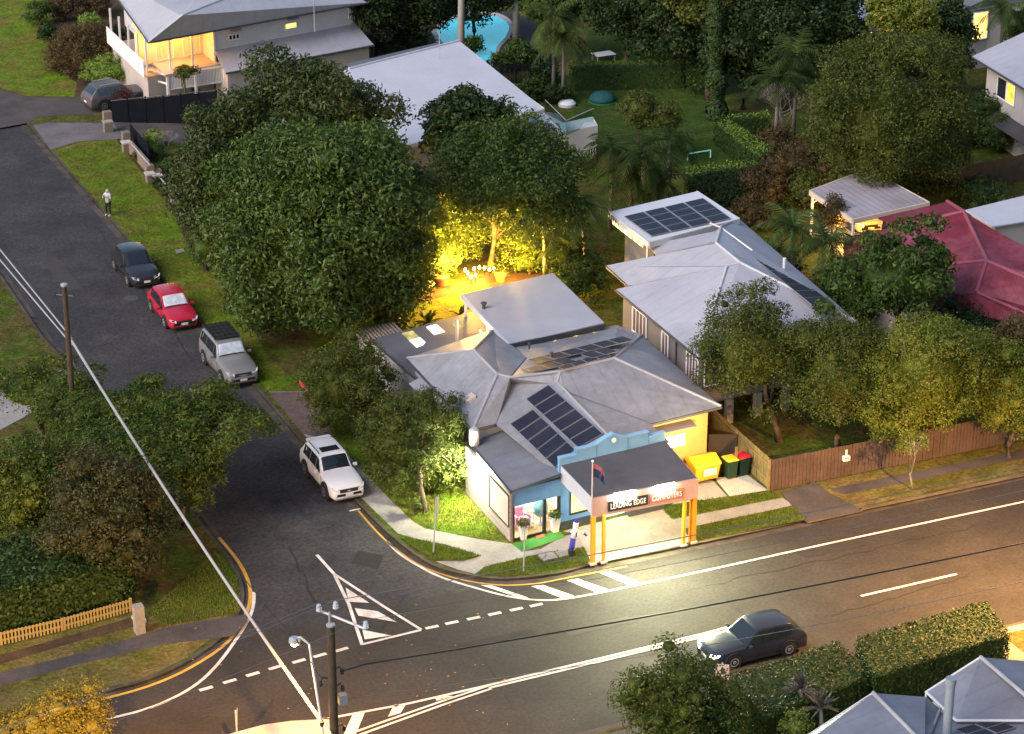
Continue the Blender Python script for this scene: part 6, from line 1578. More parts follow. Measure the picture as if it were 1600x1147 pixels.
q2 = RP(1600, 760, (0, 76.2, 0), Vector((0, 1, 0)))
p = pc + Vector((-.35, .1, zc_ - 2.2)); 
w_y = RP(428, 962, lmp + Vector((-1.2, 6, 0)), Vector((FWD.x, FWD.y, 0)).normalized())
wire('service wire passing the street lamp towards the left trees', [p, lmp + Vector((.03, -.1, .15)), w_y, ext(lmp, w_y, 5)], .02, M['wire'])
# street lamp beyond the right edge, lighting the road orange
sl0 = P(1705, 962, 0)
sl = thing('street_lamp', 'orange street lamp at the lower right kerb beyond the picture edge', 'street lamp', sl0)
MB().tube([sl0, sl0 + Vector((0, 0, 8.2)), sl0 + Vector((-.5, .6, 8.7)), sl0 + Vector((-1.4, 1.6, 8.8))], .07, 8).build('shaft', M['steel'], sl)
MB().box(sl0 + Vector((-1.5, 1.7, 8.8)), (.5, .3, .14), R(-45)).build('lamp_head', M['steel'], sl)
# ------------------------------------------------------------------ trees and plants
T_ = tree
T_('mango_tree', 'huge round mango tree with dense dark dome beside the street', 'tree', 514, 366, 6.0, (6.8, 6.1, 6.9), 150, .185, 30, .4, .15, LM['mango'], 1, base=(505, 500), tr=.5, zmin=-.85, droop=.5, flat=.8, rad=(.8, .9), fill=.03, group='big trees beside the street')
T_('mango_tree', 'dark broad tree behind the round mango, partly covering the white roof', 'tree', 474, 194, 8.0, (6.2, 4.4, 4.1), 64, .25, 30, .42, .16, LM['mango2'], 2, tr=.4, zmin=-.7, droop=.4, gaps=.16, rad=(.6, 1.0), core=.4, group='big trees beside the street')
T_('street_tree', 'tall dark tree mass at the left side of the mango dome', 'tree', 340, 280, 4.6, (2.5, 2.6, 5.0), 46, .3, 32, .36, .14, LM['mango2'], 3, tr=.25, zmin=-.8)
T_('leafy_tree', 'dark leathery leaved tree standing in front of the white roof', 'tree', 730, 194, 7.2, (3.1, 2.6, 2.5), 44, .26, 20, .5, .2, LM['dark'], 4, base=(738, 330), tr=.22, up=.7, gaps=.1)
T_('garden_tree', 'wide dark tree whose underside glows yellow above the garden lamps', 'tree', 790, 284, 6.8, (5.2, 4.2, 3.8), 76, .21, 34, .32, .13, LM['mid'], 5, base=(764, 424), tr=.16, zmin=-.7, gaps=.16, core=.25, rad=(.6, 1.0), fill=.08)
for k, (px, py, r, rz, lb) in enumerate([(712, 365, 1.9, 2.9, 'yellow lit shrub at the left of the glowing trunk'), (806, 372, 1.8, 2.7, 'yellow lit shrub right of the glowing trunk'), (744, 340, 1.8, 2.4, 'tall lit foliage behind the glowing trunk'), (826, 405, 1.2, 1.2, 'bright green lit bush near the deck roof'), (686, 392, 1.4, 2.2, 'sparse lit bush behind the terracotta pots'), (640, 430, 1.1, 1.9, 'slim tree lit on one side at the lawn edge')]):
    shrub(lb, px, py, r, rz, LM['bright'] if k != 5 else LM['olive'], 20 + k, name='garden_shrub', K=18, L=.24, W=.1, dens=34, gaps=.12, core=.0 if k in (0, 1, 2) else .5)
shrub('leafy bush between the mango and the lean-to roof', 612, 490, 1.1, 1.7, LM['mid'], 30, L=.22, W=.1)
palm('spiky green cordyline behind the lean-to roof', 719, 492, 1.0, None, LM['bright'], 31, nf=22, fl=.9, name='spiky_plant', tr=.06, droop=.6, ll=.1, lw=.12)
palm('yellow green grassy plant by the pergola', 670, 503, .5, None, LM['bright'], 32, nf=20, fl=.9, name='spiky_plant', tr=.05, droop=.8, ll=.15, lw=.12)
palm('palm with feathery grey fronds left of the green bush', 848, 335, 5.2, (852, 437), LM['palm'], 33, nf=20, fl=2.5, ll=.75, lw=.1, droop=1.7)
palm('palm with drooping fronds above the green bush', 908, 330, 5.2, (916, 430), LM['palm'], 34, nf=20, fl=2.4, ll=.75, lw=.1, droop=1.7)
palm('small palm between the two feathery palms', 880, 385, 3.2, (884, 440), LM['palm'], 340, nf=16, fl=1.8, ll=.6, lw=.1, droop=1.5)
shrub('round green bush beside the back deck roof', 902, 432, 1.8, 2.1, LM['mid'], 35, L=.22, W=.1, K=30, cf=.3)
for k, (px, py, h, lb) in enumerate([(955, 232, 5.2, 'dark palm at the left of the palm clump on the lawn edge'), (1005, 240, 5.6, 'dark palm in the middle of the palm clump'), (1045, 222, 5.0, 'dark palm at the right of the palm clump'), (985, 275, 4.0, 'low dark palm in front of the palm clump'), (1030, 285, 3.4, 'lowest dark palm of the clump by the goal frame')]):
    palm(lb, px, py, h, None, LM['palmdark'], 40 + k, nf=20, fl=2.6, ll=.8, lw=.11, droop=1.8, group='dark palms on the lawn edge')
shrub('olive crowned shrub behind the palm clump', 1000, 172, 1.5, 1.9, LM['olive'], 46, K=26, cf=.3, zc=3.4, L=.24, W=.09)
shrub('yellow tipped shrub right of the palm clump', 1040, 185, 1.1, 1.6, LM['olive'], 47, K=20, cf=.3, zc=3.2, L=.24, W=.09)
# right side row in front of the neighbour
T_('yard_tree', 'dark green tree in front of the white roofed neighbour house', 'tree', 1178, 552, 4.6, (3.2, 2.8, 3.8), 60, .23, 56, .2, .085, LM['olive'], 50, base=(1218, 690), tr=.16, gaps=.2, core=.3, bark=M['bark'], rad=(.6, .95))
T_('yard_tree', 'dim brownish green tree between the dark tree and the golden tree', 'tree', 1316, 588, 4.0, (3.3, 2.9, 3.8), 66, .25, 52, .18, .075, LM['olive'], 51, tr=.16, gaps=.12, core=.35, rad=(.6, .92))
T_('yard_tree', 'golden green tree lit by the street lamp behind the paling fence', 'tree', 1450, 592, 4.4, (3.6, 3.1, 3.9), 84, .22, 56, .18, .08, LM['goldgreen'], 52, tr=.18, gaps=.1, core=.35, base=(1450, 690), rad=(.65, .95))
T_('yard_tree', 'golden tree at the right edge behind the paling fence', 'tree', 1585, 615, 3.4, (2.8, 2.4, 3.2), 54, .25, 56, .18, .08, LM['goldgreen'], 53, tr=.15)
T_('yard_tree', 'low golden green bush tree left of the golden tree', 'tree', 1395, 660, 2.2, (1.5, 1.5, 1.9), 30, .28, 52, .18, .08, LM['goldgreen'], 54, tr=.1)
T_('yard_tree', 'dusky reddish green tree behind the golden trees at the right edge', 'tree', 1590, 555, 4.5, (2.2, 2.2, 2.4), 40, .27, 46, .19, .08, LM['brown'], 55, tr=.15)
T_('airy_tree', 'open light green tree in front of the red roof', 'tree', 1400, 438, 6.2, (3.7, 3.2, 3.2), 50, .22, 22, .4, .17, LM['mid'], 56, base=(1405, 540), tr=.18, gaps=.12, rad=(.55, 1.0), flat=.55)
shrub('bushy foliage between the neighbour roof and the red roof', 1330, 460, 2.0, 2.4, LM['mid'], 57, K=30, cf=.3, zc=3.0, L=.3, W=.13)
shrub('dark foliage filling behind the yard trees', 1500, 530, 2.4, 2.2, LM['dark'], 58, K=30, cf=.3, zc=2.5, L=.26, W=.11)
palm('pale green palm with drooping fronds beside the white roof', 1240, 355, 4.6, None, LM['palm'], 60, nf=22, fl=2.3, ll=.75, lw=.11, droop=1.7)
palm('pale green palm with drooping fronds left of the carport post', 1288, 378, 4.2, None, LM['palm'], 61, nf=20, fl=2.1, ll=.7, lw=.11, droop=1.7)
shrub('orange lit shrub at the carport corner', 1303, 335, .8, 1.5, LM['brown'], 62, K=18, zc=2.4, L=.26, W=.1, core=.3)
shrub('dark shrub mass below the two pale green palms', 1215, 420, 1.9, 1.7, LM['dark'], 63, K=24)
# sapling on the verge
sp = T_('street_sapling', 'thin pale trunked sapling on the verge in front of the paling fence', 'tree', 1428, 694, 2.9, (.85, .8, .75), 18, .34, 26, .2, .08, LM['bright'], 64, base=(1425, 764), tr=.05, bark=M['bark_pale'], core=.0)
# big tree at upper right and surroundings
T_('big_tree', 'big dense olive green round tree at the upper right', 'tree', 1393, 180, 6.0, (5.7, 5.0, 5.6), 110, .2, 44, .24, .1, LM['olive'], 70, tr=.35, zmin=-.8, rad=(.72, .97), gaps=.06, core=.4, fill=.05)
hedge('tall dark hedge behind the red roofed house at the right edge', PP([(1480, 240), (1640, 212), (1640, 195), (1480, 222)]), 0, 3.0, LM['hedge'], 71, dens=26, L=.26, W=.14, lump=.25, jit=.16)
shrub('rounded shrub below the right edge house', 1475, 245, 1.8, 1.9, LM['olive'], 72, K=24); shrub('rounded dark shrub against the right edge house wall', 1560, 205, 1.8, 1.6, LM['mid'], 73, K=24)
for k, (px, py, r, rz, mm, lb) in enumerate([(1215, 225, 1.6, 1.5, 'brown', 'reddish brown shrub by the clipped hedge corner'), (1250, 260, 2.4, 2.0, 'brown', 'wide reddish shrub in front of the big olive tree'), (1190, 290, 2.2, 1.6, 'brown', 'russet shrub behind the solar deck roof'), (1260, 300, 1.8, 1.4, 'olive', 'dull green shrub at the left of the carport'), (1130, 300, 2.0, 1.4, 'dark', 'dark shrub under the low hedge end'), (1180, 330, 1.5, 1.3, 'brown', 'russet shrub right of the solar deck roof'), (1440, 275, 2.0, 1.4, 'dark', 'dark undershrub behind the carport roof'), (1530, 300, 2.2, 1.0, 'hedge', 'low green shrub along the dark fence'), (1580, 350, 1.6, 1.6, 'bright', 'light green bush in front of the pale garage roof'), (1330, 290, 1.4, 1.2, 'olive', 'small shrub leaning over the carport roof')]):
    shrub(lb, px, py, r, rz, LM[mm], 80 + k, K=24, cf=.32, L=.26, W=.1, dens=32)
# bare twiggy tree
bt = thing('bare_tree', 'bare grey twiggy shrub tree left of the big olive tree', 'tree', P(1225, 200)); c = P(1225, 200); b = MB(); rr = random.Random(3)
def twig(p, d, l, r, n):
    q = p + d * l; b.tube([p, q], [r, r * .7], 4, cap=False)
    if n:
        for k in range(3): twig(q, (d + Vector((rr.uniform(-.8, .8), rr.uniform(-.8, .8), rr.uniform(-.1, .5)))).normalized(), l * .75, r * .65, n - 1)
for k in range(5): twig(c, Vector((rr.uniform(-.6, .6), rr.uniform(-.6, .6), 1)).normalized(), 1.2, .06, 4)
b.build('branches', mat('twig_grey', (.2, .17, .15), .9, .2, 3), bt)
bt2 = thing('bare_shrub', 'small leafless shrub behind the brick front wall', 'shrub', P(262, 232)); b = MB(); c = P(262, 234)
for k in range(5): twig(c, Vector((rr.uniform(-.7, .7), rr.uniform(-.7, .7), .8)).normalized(), .5, .03, 3)
b.build('branches', mat('twig_grey', (.2, .17, .15), .9), bt2)
# dark belt of trees along the top
belt = [(1062, 25, 5.0, 3.6, 4.6, 'dark', 'dark tree left of the ivy trunk at the top'), (1165, 60, 5.0, 3.2, 4.8, 'dark', 'dark tree right of the ivy trunk at the top'), (1225, 30, 6.5, 3.6, 4.2, 'dark', 'dark tree above the dark palms at the top'), (1300, 60, 5.0, 3.0, 3.8, 'dark', 'dark tree left of the yellow green tree at the top'), (1408, 24, 7.0, 3.0, 1.9, 'goldgreen', 'yellow green tree over the far roof at the top'), (1482, 70, 4.0, 1.7, 4.0, 'dark', 'dark conical tree beside the far house at the top'), (980, 10, 5.0, 3.2, 3.0, 'dark', 'dark tree above the back lawn at the top edge'), (860, -8, 5.0, 3.2, 3.0, 'mid', 'dark tree behind the pool palms'), (640, -2, 4.0, 3.6, 3.6, 'dark', 'dark tree hedge behind the pool at left'), (740, -20, 4.0, 3.2, 3.0, 'dark', 'dark tree behind the swimming pool'), (580, 8, 4.5, 2.2, 3.0, 'dark', 'dark tree beside the timber house end'), (1605, 50, 4.0, 1.8, 2.0, 'mid', 'green tree at the top right corner'), (1110, -20, 8.0, 3.5, 3.5, 'olive', 'olive tree crown at the top edge above the ivy trunk'), (1300, -20, 8., 2.4, 2.4, 'olive', 'olive tree crown at the top edge left of the far roof')]
for k, (px, py, zc2, r, rz, mm, lb) in enumerate(belt):
    T_('leafy_tree', lb, 'tree', px, py, zc2, (r, r, rz), 50, .25, 24, .42, .18, LM[mm], 100 + k, tr=.2, zmin=-.8, group='trees along the top edge')
iv = thing('ivy_trunk', 'tall ivy covered tree trunk standing beside the clipped hedge', 'tree', P(1120, 186)); c = P(1120, 186); cx2 = P(1108, 0, 9.5)
trunk_mesh(c, Vector((c.x - .6, c.y, 10.5)), .35, [], M['bark'], iv, 5)
g = np.random.default_rng(12); s = g.random(5200); an = g.uniform(0, 6.283, 5200); rad_ = (.5 + .12 * np.sin(s * 30)) * (1.25 - .4 * s)
C = np.stack([c.x - .6 * s + np.cos(an) * rad_, c.y + np.sin(an) * rad_, s * 10.5], 1); leaf_mesh('ivy', C, np.stack([np.cos(an), np.sin(an), .4 + 0 * an], 1) + g.normal(size=(5200, 3)) * .5, .26, .2, LM['hedge'], iv, g, .5)
for k, (px, py, h, lb) in enumerate([(1245, 85, 6.0, 'dark palm in front of the top tree belt'), (1215, 125, 5.0, 'lower dark palm in front of the top tree belt'), (1270, 125, 4.5, 'dark palm leaning to the big olive tree'), (865, 25, 6.0, 'grey green palm right of the pool'), (880, 60, 4.5, 'lower grey green palm right of the pool'), (1568, 12, 6., 'spreading palm at the top right corner')]):
    palm(lb, px, py, h, None, LM['palmdark'] if k < 3 else LM['palm'], 130 + k, nf=20, fl=2.6, ll=.8, lw=.11, droop=1.5)
# tall bare palm trunks by the pool
for px, by, lb in ((720, 108, 'tall pale palm trunk standing in front of the pool'), (806, 66, 'tall pale palm trunk right of the pool')):
    bp = P(px, by); palm(lb, 0, 0, 0, bp, LM['palm'], 140 + px, nf=16, fl=2.5, tr=.22, head_w=bp + Vector((.1, 0, 13)), bark=mat('palm_pale', (.33, .3, .28), .9, .2, 2))
for k, (px, py, r, rz, lb) in enumerate([(738, 72, 1.0, .9, 'cycad like bush hiding the near pool edge'), (785, 96, 1.0, 1.0, 'green bush at the pool fence'), (815, 85, 1.5, 1.2, 'wide green bush right of the pool'), (850, 108, 1.2, 1.2, 'dark bush at the end of the pool fence'), (830, 140, 1.2, .9, 'round bush behind the white roof edge'), (870, 145, 1.3, .8, 'round dark bush by the terrace'), (615, 85, 1.0, .9, 'low bush on the brown bank by the pool'), (590, 60, 1.0, .8, 'small bush on the brown bank'), (640, 60, 1.6, 1.6, 'dark bush at the left of the pool')]):
    shrub(lb, px, py, r, rz, LM['mid'] if k in (0, 1, 2, 4) else LM['dark'], 150 + k, K=18, L=.3, W=.12, dens=28, group='bushes around the pool')
# clipped hedges on the back lawn
hedge('long clipped box hedge between the two back lawns', PP([(890, 97), (1066, 93), (1069, 99), (894, 104)], 1.8), 0, 1.8, LM['hedge'], 160, m_lit_top=LM['box'], L=.14, W=.09, dens=55)
hedge('tall dark hedge sloping beside the back lawn', PP([(1082, 150), (1130, 150), (1040, 62), (1000, 20), (965, 20)]), 0, 2.2, LM['hedge'], 161, L=.24, W=.14, dens=26, jit=.15)
hedge('clipped hedge wall running down beside the ivy trunk', PP([(1116, 191), (1139, 185), (1208, 233), (1184, 247)], 1.5), 0, 1.5, LM['hedge'], 162, m_lit_top=LM['box'], L=.13, W=.09, dens=60)
hedge('short clipped hedge arm behind the ivy trunk', PP([(1141, 184), (1120, 182), (1196, 173), (1206, 181)], 1.5), 0, 1.5, LM['hedge'], 163, m_lit_top=LM['box'], L=.13, W=.09, dens=60)
hedge('low curved clipped hedge below the goal frame', PP([(1070, 263), (1130, 255), (1192, 250), (1194, 258), (1130, 265), (1072, 275)], 1.2), 0, 1.2, LM['hedge'], 164, m_lit_top=LM['box'], L=.13, W=.09, dens=60)
# lower left corner
T_('spreading_tree', 'wide flat topped feathery tree spreading over the side street', 'tree', 225, 668, 4.1, (7.1, 5.6, 1.35), 150, .15, 36, .3, .085, LM['poin'], 170, base=(150, 790), tr=.3, zmin=-.25, rad=(.35, 1.), flat=.38, core=.45, gaps=.05, fill=.3, up=.9, rnd_n=.45)
T_('spreading_tree', 'lower feathery canopy in front of the left pole', 'tree', 60, 605, 3.6, (3.4, 3.6, 1.2), 50, .22, 34, .3, .09, LM['poin'], 171, tr=.2, zmin=-.25, rad=(.35, 1.), flat=.4, core=.2, gaps=.3, up=.8)
T_('dense_tree', 'dense dark bushy tree at the end of the corner hedge', 'tree', 172, 810, 3.4, (3.0, 2.8, 3.8), 80, .22, 44, .22, .1, LM['dusk'], 172, tr=.2, zmin=-.85, rad=(.7, .92))
T_('dense_tree', 'dark green tree filling the left garden under the canopy', 'tree', 50, 770, 2.8, (3.2, 3.0, 2.6), 70, .24, 36, .26, .09, LM['poin'], 173, tr=.2, zmin=-.6)
T_('dense_tree', 'dark bushy tree below the spreading canopy near the kerb', 'tree', 280, 735, 3.0, (2.6, 2.6, 2.0), 50, .26, 30, .3, .1, LM['poin'], 176, tr=.15, zmin=-.4, core=.4)
hedge('thick dark green hedge above the cream picket fence', PP([(-60, 1012), (0, 1000), (100, 974), (205, 944), (200, 905), (100, 905), (0, 910), (-60, 915)]), 0, 2.3, LM['hedge'], 174, L=.2, W=.12, dens=60, jit=.18, lump=.18)
T_('golden_shrub', 'yellow lit rounded shrub at the lower left corner', 'shrub', 95, 1138, 2.0, (2.9, 1.9, 1.8), 40, .26, 48, .16, .07, LM['gold'], 175, tr=.1, zmin=-.6, base=(105, 1200))
T_('golden_shrub', 'yellow green lit shrub in the lower left corner edge', 'shrub', 10, 1140, 1.6, (1.2, 1.2, 1.0), 24, .3, 48, .16, .07, LM['gold'], 177, tr=.1, zmin=-.6, base=(10, 1190))
# street trees by the shop
for k, (px, py, bx, by, R_, zc2, lb) in enumerate([(552, 602, 566, 672, (2.75, 2.4, 2.9), 2.4, 'dense low street tree behind the shop verge, the farther one'), (646, 690, 664, 800, (2.95, 2.6, 3.0), 2.5, 'round street tree on the lit lawn beside the shop wall')]):
    T_('verge_tree', lb, 'tree', px - (6 if k == 0 else -4), py, zc2, R_, 60, .23, 62, .19, .065, LM['olive'], 180 + k, base=(bx, by), tr=.14, zmin=-.8, rad=(.74, .88), bark=M['bark'])
for k, (px, py, lb) in enumerate([(556, 668, 'tufted lower shoots under the farther street tree'), (650, 790, 'leafy suckers around the near street tree trunk')]):
    shrub(lb, px, py, .5, .6, LM['olive'], 186 + k, K=8, L=.2, W=.06, core=.3)
# lower right hedges and tree
T_('dark_tree', 'dark tree in front of the moving car at the bottom', 'tree', 1052, 1096, 3.4, (2.2, 2.0, 2.4), 50, .27, 46, .2, .08, LM['olive'], 190, tr=.13, zmin=-.8, rad=(.62, 1.0), gaps=.08, base=(1050, 1190))
T_('dark_tree', 'small dark green tree between the bottom tree and the hedge', 'tree', 1125, 1120, 2.4, (1.25, 1.2, 1.6), 30, .3, 46, .2, .09, LM['mid'], 191, tr=.1, zmin=-.8)
hedge('clipped dark hedge left of the taller hedge at the main road', PP([(1140, 1112), (1306, 1058), (1360, 1110), (1190, 1180)]), 0, 1.7, LM['hedge'], 192, L=.13, W=.08, dens=110, jit=.07, lump=.08)
hedge('taller clipped hedge beside the main road and lower right roof', PP([(1336, 1058), (1534, 1000), (1572, 1050), (1360, 1120)]), 0, 1.9, LM['hedge'], 193, L=.13, W=.08, dens=110, jit=.06, lump=.05)
for k, (px, py, lb) in enumerate([(1252, 1076, 'grey purple spiky plant beside the lower hedge, farther one'), (1283, 1105, 'grey purple spiky plant nearest the lower roof')]):
    palm(lb, px, py, 2.0, None, LM['yucca'], 195 + k, nf=46, fl=.75, name='spiky_plant', tr=.08, droop=.25, ll=.06, lw=.07, spread=(-.5, 1.4), group='spiky plants by the lower roof')
shrub('leafy plant at the bottom edge beside the lower roof', 1245, 1135, .8, .9, LM['bright'], 198, zc=1.4, K=12)
# upper left garden
shrub('large brownish dome shaped shrub at the top of the driveway', 134, 86, 3.1, 2.5, LM['brown'], 200, K=60, cf=.22, dens=40, L=.2, W=.1, zc=1.1, rad=(.8, .92))
shrub('clipped bright green rounded shrub above the grey SUV', 168, 110, 2.3, 1.2, LM['box'], 201, K=34, cf=.24, L=.16, W=.1, dens=45, zc=.9)
shrub('clipped green shrub behind the brown dome', 140, 32, 1.2, .7, LM['box'], 202, K=24, cf=.28, L=.16, W=.1, zc=.9)
shrub('dark red bush between the grey SUV and the black fence', 186, 150, 1.2, 1.0, LM['red'], 203, K=24, cf=.28, L=.16, W=.09, zc=.75)
for k, (px, py, r, rz, mm, lb) in enumerate([(100, 10, 1.6, 1.3, 'brown', 'dark red plant at the top left garden'), (60, 20, 1.3, 1.2, 'mid', 'dark shrub at the lawn edge upper left'), (180, 60, 1.0, 1.3, 'dark', 'dark shrub below the lit bay of the timber house'), (215, 95, 1.0, 1.1, 'dark', 'dark plant under the white balustrade'), (225, 112, .8, .9, 'mid', 'leafy plant beside the pergola post'), (290, 112, .9, .5, 'olive', 'vine sprawled over the slatted pergola'), (290, 146, 1.2, .6, 'mid', 'green bush inside the slatted pergola'), (75, 50, 1.0, .8, 'dark', 'dark low plant along the lawn edge'), (150, 5, 1.4, 1.2, 'brown', 'reddish plant at the top edge of the garden')]):
    shrub(lb, px, py, r, rz, LM[mm], 210 + k, K=16, L=.24, W=.1, zc=3.0 if k == 5 else None)
for k, (px, py, r, rz, mm, lb) in enumerate([(240, 215, .9, .8, 'box', 'green shrub behind the brick front wall gate'), (243, 235, .7, .6, 'mid', 'low shrub behind the brick wall pillars'), (265, 262, .8, .6, 'mid', 'shrub right of the second brick pillar'), (250, 285, .7, .5, 'dark', 'dark plant in the bed before the brick pillars'), (200, 224, .6, .4, 'olive', 'brownish tuft at the start of the brick wall'), (300, 250, 1.4, 1.0, 'dark', 'dark shrub bank behind the brick wall'), (262, 298, .6, .4, 'olive', 'tufted plant at the last brick pillar'), (300, 330, 1.0, 1.4, 'mango', 'shrub at the foot of the tall dark tree'), (318, 390, 1.1, 1.6, 'mango', 'shrub left of the mango dome above the black car'), (215, 245, .5, .4, 'brown', 'small russet plant against the low brick wall')]):
    shrub(lb, px, py, r, rz, LM[mm], 230 + k, K=14, L=.2, W=.09)
planter('white tapered planter with yellow flowering plant left of the shop door', 817, 843, .75, .2, LM['gold'], 5)
planter('white tapered planter with green leafy plant right of the shop door', 867, 831, .8, .22, LM['bright'], 6)
# grass blades on the near verges
def tufts(name, poly, n, seed, m, h=.07):
    g = np.random.default_rng(seed); pts = PP(poly, .0); xs = [p.x for p in pts]; ys = [p.y for p in pts]
    C = []
    while len(C) < n:
        x, y = g.uniform(min(xs), max(xs)), g.uniform(min(ys), max(ys)); ins_ = False; j = len(pts) - 1
        for i in range(len(pts)):
            if (pts[i].y > y) != (pts[j].y > y) and x < (pts[j].x - pts[i].x) * (y - pts[i].y) / (pts[j].y - pts[i].y) + pts[i].x: ins_ = not ins_
            j = i
        if ins_: C.append((x, y, .02))
    C = np.array(C); t = g.normal(size=(n, 3)) * .5 + np.array((0, 0, 1.)); t *= h * g.uniform(.5, 1.4, (n, 1)); w = g.normal(size=(n, 3)); w[:, 2] = 0; w *= .018 / np.linalg.norm(w, axis=1, keepdims=True)
    V = np.stack([C - w, C + w, C + t + w * .2, C + t - w * .2], 1).reshape(-1, 3)
    return stuff(quads_mesh(name, V, np.arange(n * 4).reshape(-1, 4), m, None))
gm = leafmat('grass_blade', (.045, .075, .008), (.085, .125, .012), (.16, .15, .035), .3)
for k, (poly, n, lb) in enumerate([([(500, 648), (525, 690), (575, 744), (645, 815), (700, 833), (796, 848), (700, 745), (620, 650), (560, 640)], 16000, 'lush lawn grass beside the shop wall'), ([(626, 839), (680, 849), (720, 859), (752, 869), (725, 877), (680, 876), (652, 859)], 3000, 'oval of kerbside grass at the corner'), ([(745, 896), (760, 886), (822, 871), (912, 856), (923, 880), (870, 893), (792, 901)], 4000, 'strip of corner grass in front of the shop'), ([(1075, 827), (1240, 791), (1259, 813), (1082, 846)], 4500, 'grass strip beside the orange posts'), ([(1036, 799), (1088, 783), (1204, 768), (1222, 778), (1049, 811)], 3000, 'narrow grass strip below the bins'), ([(84, 236), (182, 218), (300, 330), (420, 560), (480, 611), (420, 611), (330, 515), (199, 372)], 16000, 'roadside grass verge along the parked cars'), ([(230, 960), (337, 863), (371, 904), (375, 957), (262, 979)], 8000, 'worn corner grass beside the picket fence')]):
    s_ = tufts('grass', poly, n, 300 + k, gm); s_['label'] = lb; s_['category'] = 'grass'
print('LEAVES', NLEAF[0])
# ------------------------------------------------------------------ light
w = bpy.data.worlds.new('World'); sc.world = w; w.use_nodes = True
nt = w.node_tree; sky = nt.nodes.new('ShaderNodeTexSky'); sky.sky_type = 'NISHITA'; sky.sun_disc = False
EL, AZ = R(22), R(255)
sky.sun_elevation = EL; sky.sun_rotation = AZ; sky.air_density = 1.; sky.dust_density = 2.5; sky.ozone_density = 1.5
nt.links.new(sky.outputs[0], nt.nodes['Background'].inputs[0]); nt.nodes['Background'].inputs[1].default_value = .058
def lamp(name, kind, loc, e, c, aim=None, size=.1, **kw):
    l = bpy.data.lights.new(name, kind); l.energy = e; l.color = c
    if kind == 'AREA':
        l.shape = kw.get('shape', 'RECTANGLE'); l.size = size
        if 'size_y' in kw: l.size_y = kw['size_y']
    elif kind != 'SUN': l.shadow_soft_size = size
    if kind == 'SPOT': l.spot_size = kw.get('cone', R(90)); l.spot_blend = .6
    o = bpy.data.objects.new(name, l); o.location = loc; col.objects.link(o)
    if aim is not None: o.rotation_euler = (Vector(aim) - Vector(loc)).to_track_quat('-Z', 'Y').to_euler()
    return o
sdir = Vector((math.sin(AZ) * math.cos(EL), math.cos(AZ) * math.cos(EL), math.sin(EL)))
s = lamp('sun', 'SUN', (0, 0, 80), .75, (.96, .93, 1), None); s.data.angle = R(30); s.rotation_euler = (-Vector((sdir.x, sdir.y, .9)).normalized()).to_track_quat('-Z', 'Y').to_euler()
WARM, ORG, FLU = (1, .62, .18), (1, .48, .1), (1, .97, .8)
K_ = 1.0
# fluorescent sign lamps on the awning, and one under it
for px0, px1 in ((958, 1000), (1019, 1058)):
    a = AF(px0, 790, .36); c_ = AF(px1, 790, .36); m_ = (a + c_) / 2; m_.z = 3.12
    o = lamp('sign_light', 'AREA', m_, 460, (.97, 1, .6), None, 1.7, size_y=.15); o.rotation_euler = (R(-68), 0, math.atan2(ux.y, ux.x))
m_ = (tr[0] + tr[2]) / 2; o = lamp('soffit_light', 'AREA', (m_.x, m_.y, 2.85), 62, FLU, (m_.x, m_.y, 0), 2.0, size_y=.3)
o = lamp('wall_light', 'POINT', S(-.55, 4.0, 2.2), 620, (1, .98, .66), None, .12)
MB().box(S(-.25, 4.3, 2.42), (.3, .5, .12)).build('wall_lamp', M['trim_white'], shop); MB().lathe(S(-.35, 4.3, 2.28), [(.02, 0), (.09, .03), (.09, .08)], 10).build('wall_lamp_globe', M['tube'], shop)
lamp('shop_room_light', 'AREA', S(W1 * .5, 1.5, 2.42), 95, (1, .95, .85), S(W1 * .5, 1.5, 0), 1.6, size_y=1.6)
# yellow wall light
p = YW(1096, 690, 2.3); lamp('side_wall_light', 'POINT', p, 190, (1, .85, .5), None, .1)
# garden floods near the ground, and added lights up in the foliage for glow
for k, (px, py, z, e) in enumerate([(750, 428, .4, 60), (712, 415, 1.1, 170), (728, 418, 1.4, 380), (794, 416, 1.4, 380), (698, 408, 1.6, 300), (824, 412, 1.6, 260), (742, 392, 3.2, 300), (784, 385, 3.4, 300), (730, 335, 5.2, 220), (800, 330, 5.2, 220), (690, 362, 3.6, 160)]):
    lamp('garden_glow_light', 'POINT', P(px, py, z), e * 1.15, (1, .54, .09), None, .08)
gb = glow('garden_bulb', (1, .66, .2), 26)
gl2 = [(727, 432), (741, 430), (749, 428), (757, 429), (765, 431), (772, 430), (736, 443), (731, 437), (743, 440)]
for k, (x, y) in enumerate(gl2):
    t = thing('garden_lamp', 'small glowing garden lamp in the cluster below the lit tree', 'garden lamp', P(x, y), 'garden lamps below the lit tree'); c = P(x, y)
    MB().tube([c, c + Vector((0, 0, .3))], .02, 5).build('stake', M['black_metal'], t); MB().lathe(c + Vector((0, 0, .3)), [(.02, 0), (.065, .05), (.065, .14), (.02, .2)], 10).build('bulb', gb, t)
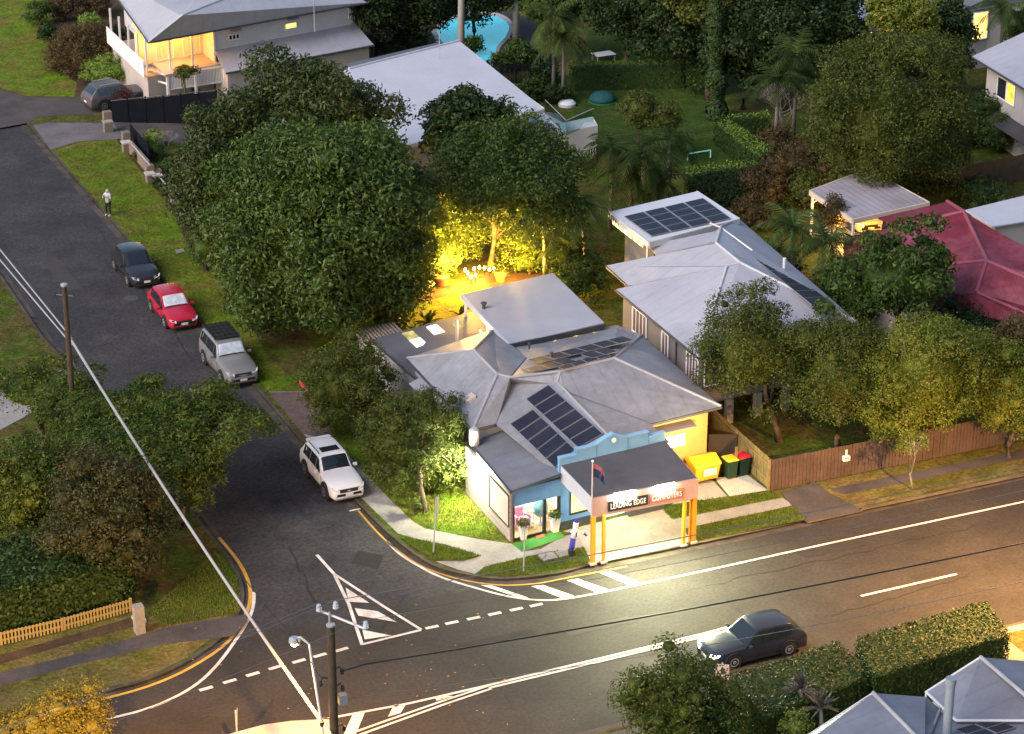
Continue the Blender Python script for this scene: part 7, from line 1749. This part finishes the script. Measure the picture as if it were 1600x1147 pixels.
# deck
for px, py, e in ((800, 520, 60), (890, 502, 45)): lamp('deck_light', 'POINT', P(px, py, 2.5), e, (1, .6, .16), None, .1)
fl_ = thing('fairy_lights', 'string of small orange bulbs along the deck roof side', 'string lights', D1); b = MB(); wv_ = MB()
pts = sag(D1.lerp(D4, .45) + Vector((-.25, -.1, -.55)), D4 + Vector((-.3, 0, -.6)), .12, 16); wv_.tube(pts, .012, 4); wv_.build('cord', M['wire'], fl_)
for p in pts[1:-1]: b.lathe(p - Vector((0, 0, .08)), [(.02, 0), (.05, .04), (.02, .09)], 8)
stuff(b.build('bulb', glow('fairy_bulb', (1, .5, .12), 9), fl_))
lamp('fairy_glow', 'POINT', pts[4] + Vector((-.4, 0, .2)), 40, (1, .55, .2), None, .1)
b = MB(); 
for s2 in (.1, .3, .5, .72, .92): b.lathe(D4.lerp(D3, s2) + Vector((0, .3, -.3)), [(.02, -.06), (.08, 0), (.05, .03)], 10)
b.build('downlight', glow('downlight_bulb', (1, .65, .2), 8), dk)
# street lamps
lamp('street_light', 'SPOT', lmp + Vector((-.02, -.06, -.24)), 3800, (1, .45, .09), lmp + Vector((-.3, -.5, -8)), .12, cone=R(150))
lamp('street_light', 'SPOT', sl0 + Vector((-1.6, 1.8, 8.65)), 9500, (1, .5, .14), sl0 + Vector((-3.5, 3.5, 0)), .15, cone=R(155))
hl_ = P(70, 1190, 8.2); b0 = Vector((hl_.x - 1.2, hl_.y - 1.0, 0))
s2l = thing('street_lamp', 'orange street lamp below the lower left picture corner', 'street lamp', b0)
MB().tube([b0, b0 + Vector((0, 0, 8.0)), b0 + Vector((.4, .3, 8.4)), hl_ + Vector((0, 0, .12))], .07, 8).build('shaft', M['steel'], s2l)
MB().box(hl_ + Vector((0, 0, .1)), (.5, .3, .14), R(40)).build('lamp_head', M['steel'], s2l)
lamp('street_light', 'SPOT', hl_ + Vector((0, 0, -.1)), 9000, (1, .5, .12), hl_ + Vector((-.5, 4, -8)), .15, cone=R(155))
# timber house verandah, carport, moving car
p = l3.lerp(lo, .4); lamp('verandah_light', 'POINT', Vector((p.x, p.y + .9, 4.5)), 75, (1, .42, .06), None, .15)
p = l3.lerp(lo, .85); lamp('verandah_light', 'POINT', Vector((p.x, p.y + 1.2, 4.5)), 50, (1, .42, .06), None, .15)
p = P(1345, 355, 1.9); lamp('carport_light', 'POINT', p + Vector((.2, .6, .5)), 520, (1, .5, .08), None, .12)
for s_ in (-.55, .55): 
    o = lamp('headlight_beam', 'SPOT', Vector((fr0.x - 1.85, fr0.y + s_, .5)), 200, (1, .96, .88), (fr0.x - 11, fr0.y + s_, -.3), .06, cone=R(70))
# ------------------------------------------------------------------ camera
cd = bpy.data.cameras.new('camera'); cam = bpy.data.objects.new('camera', cd); col.objects.link(cam)
cam.location = EYE; cam.rotation_euler = (R(90) - PITCH, 0, -YAW); cd.sensor_width = 36; cd.lens = 36 * F / 1600; cd.clip_end = 4000; cd.clip_start = 1
sc.camera = cam
sc.view_settings.view_transform = 'Standard'; sc.view_settings.look = 'None'; sc.view_settings.gamma = 1; sc.view_settings.exposure = 1.95
sc.cycles.use_denoising = True; sc.cycles.max_bounces = 6; sc.cycles.transparent_max_bounces = 8; sc.cycles.sample_clamp_indirect = 6
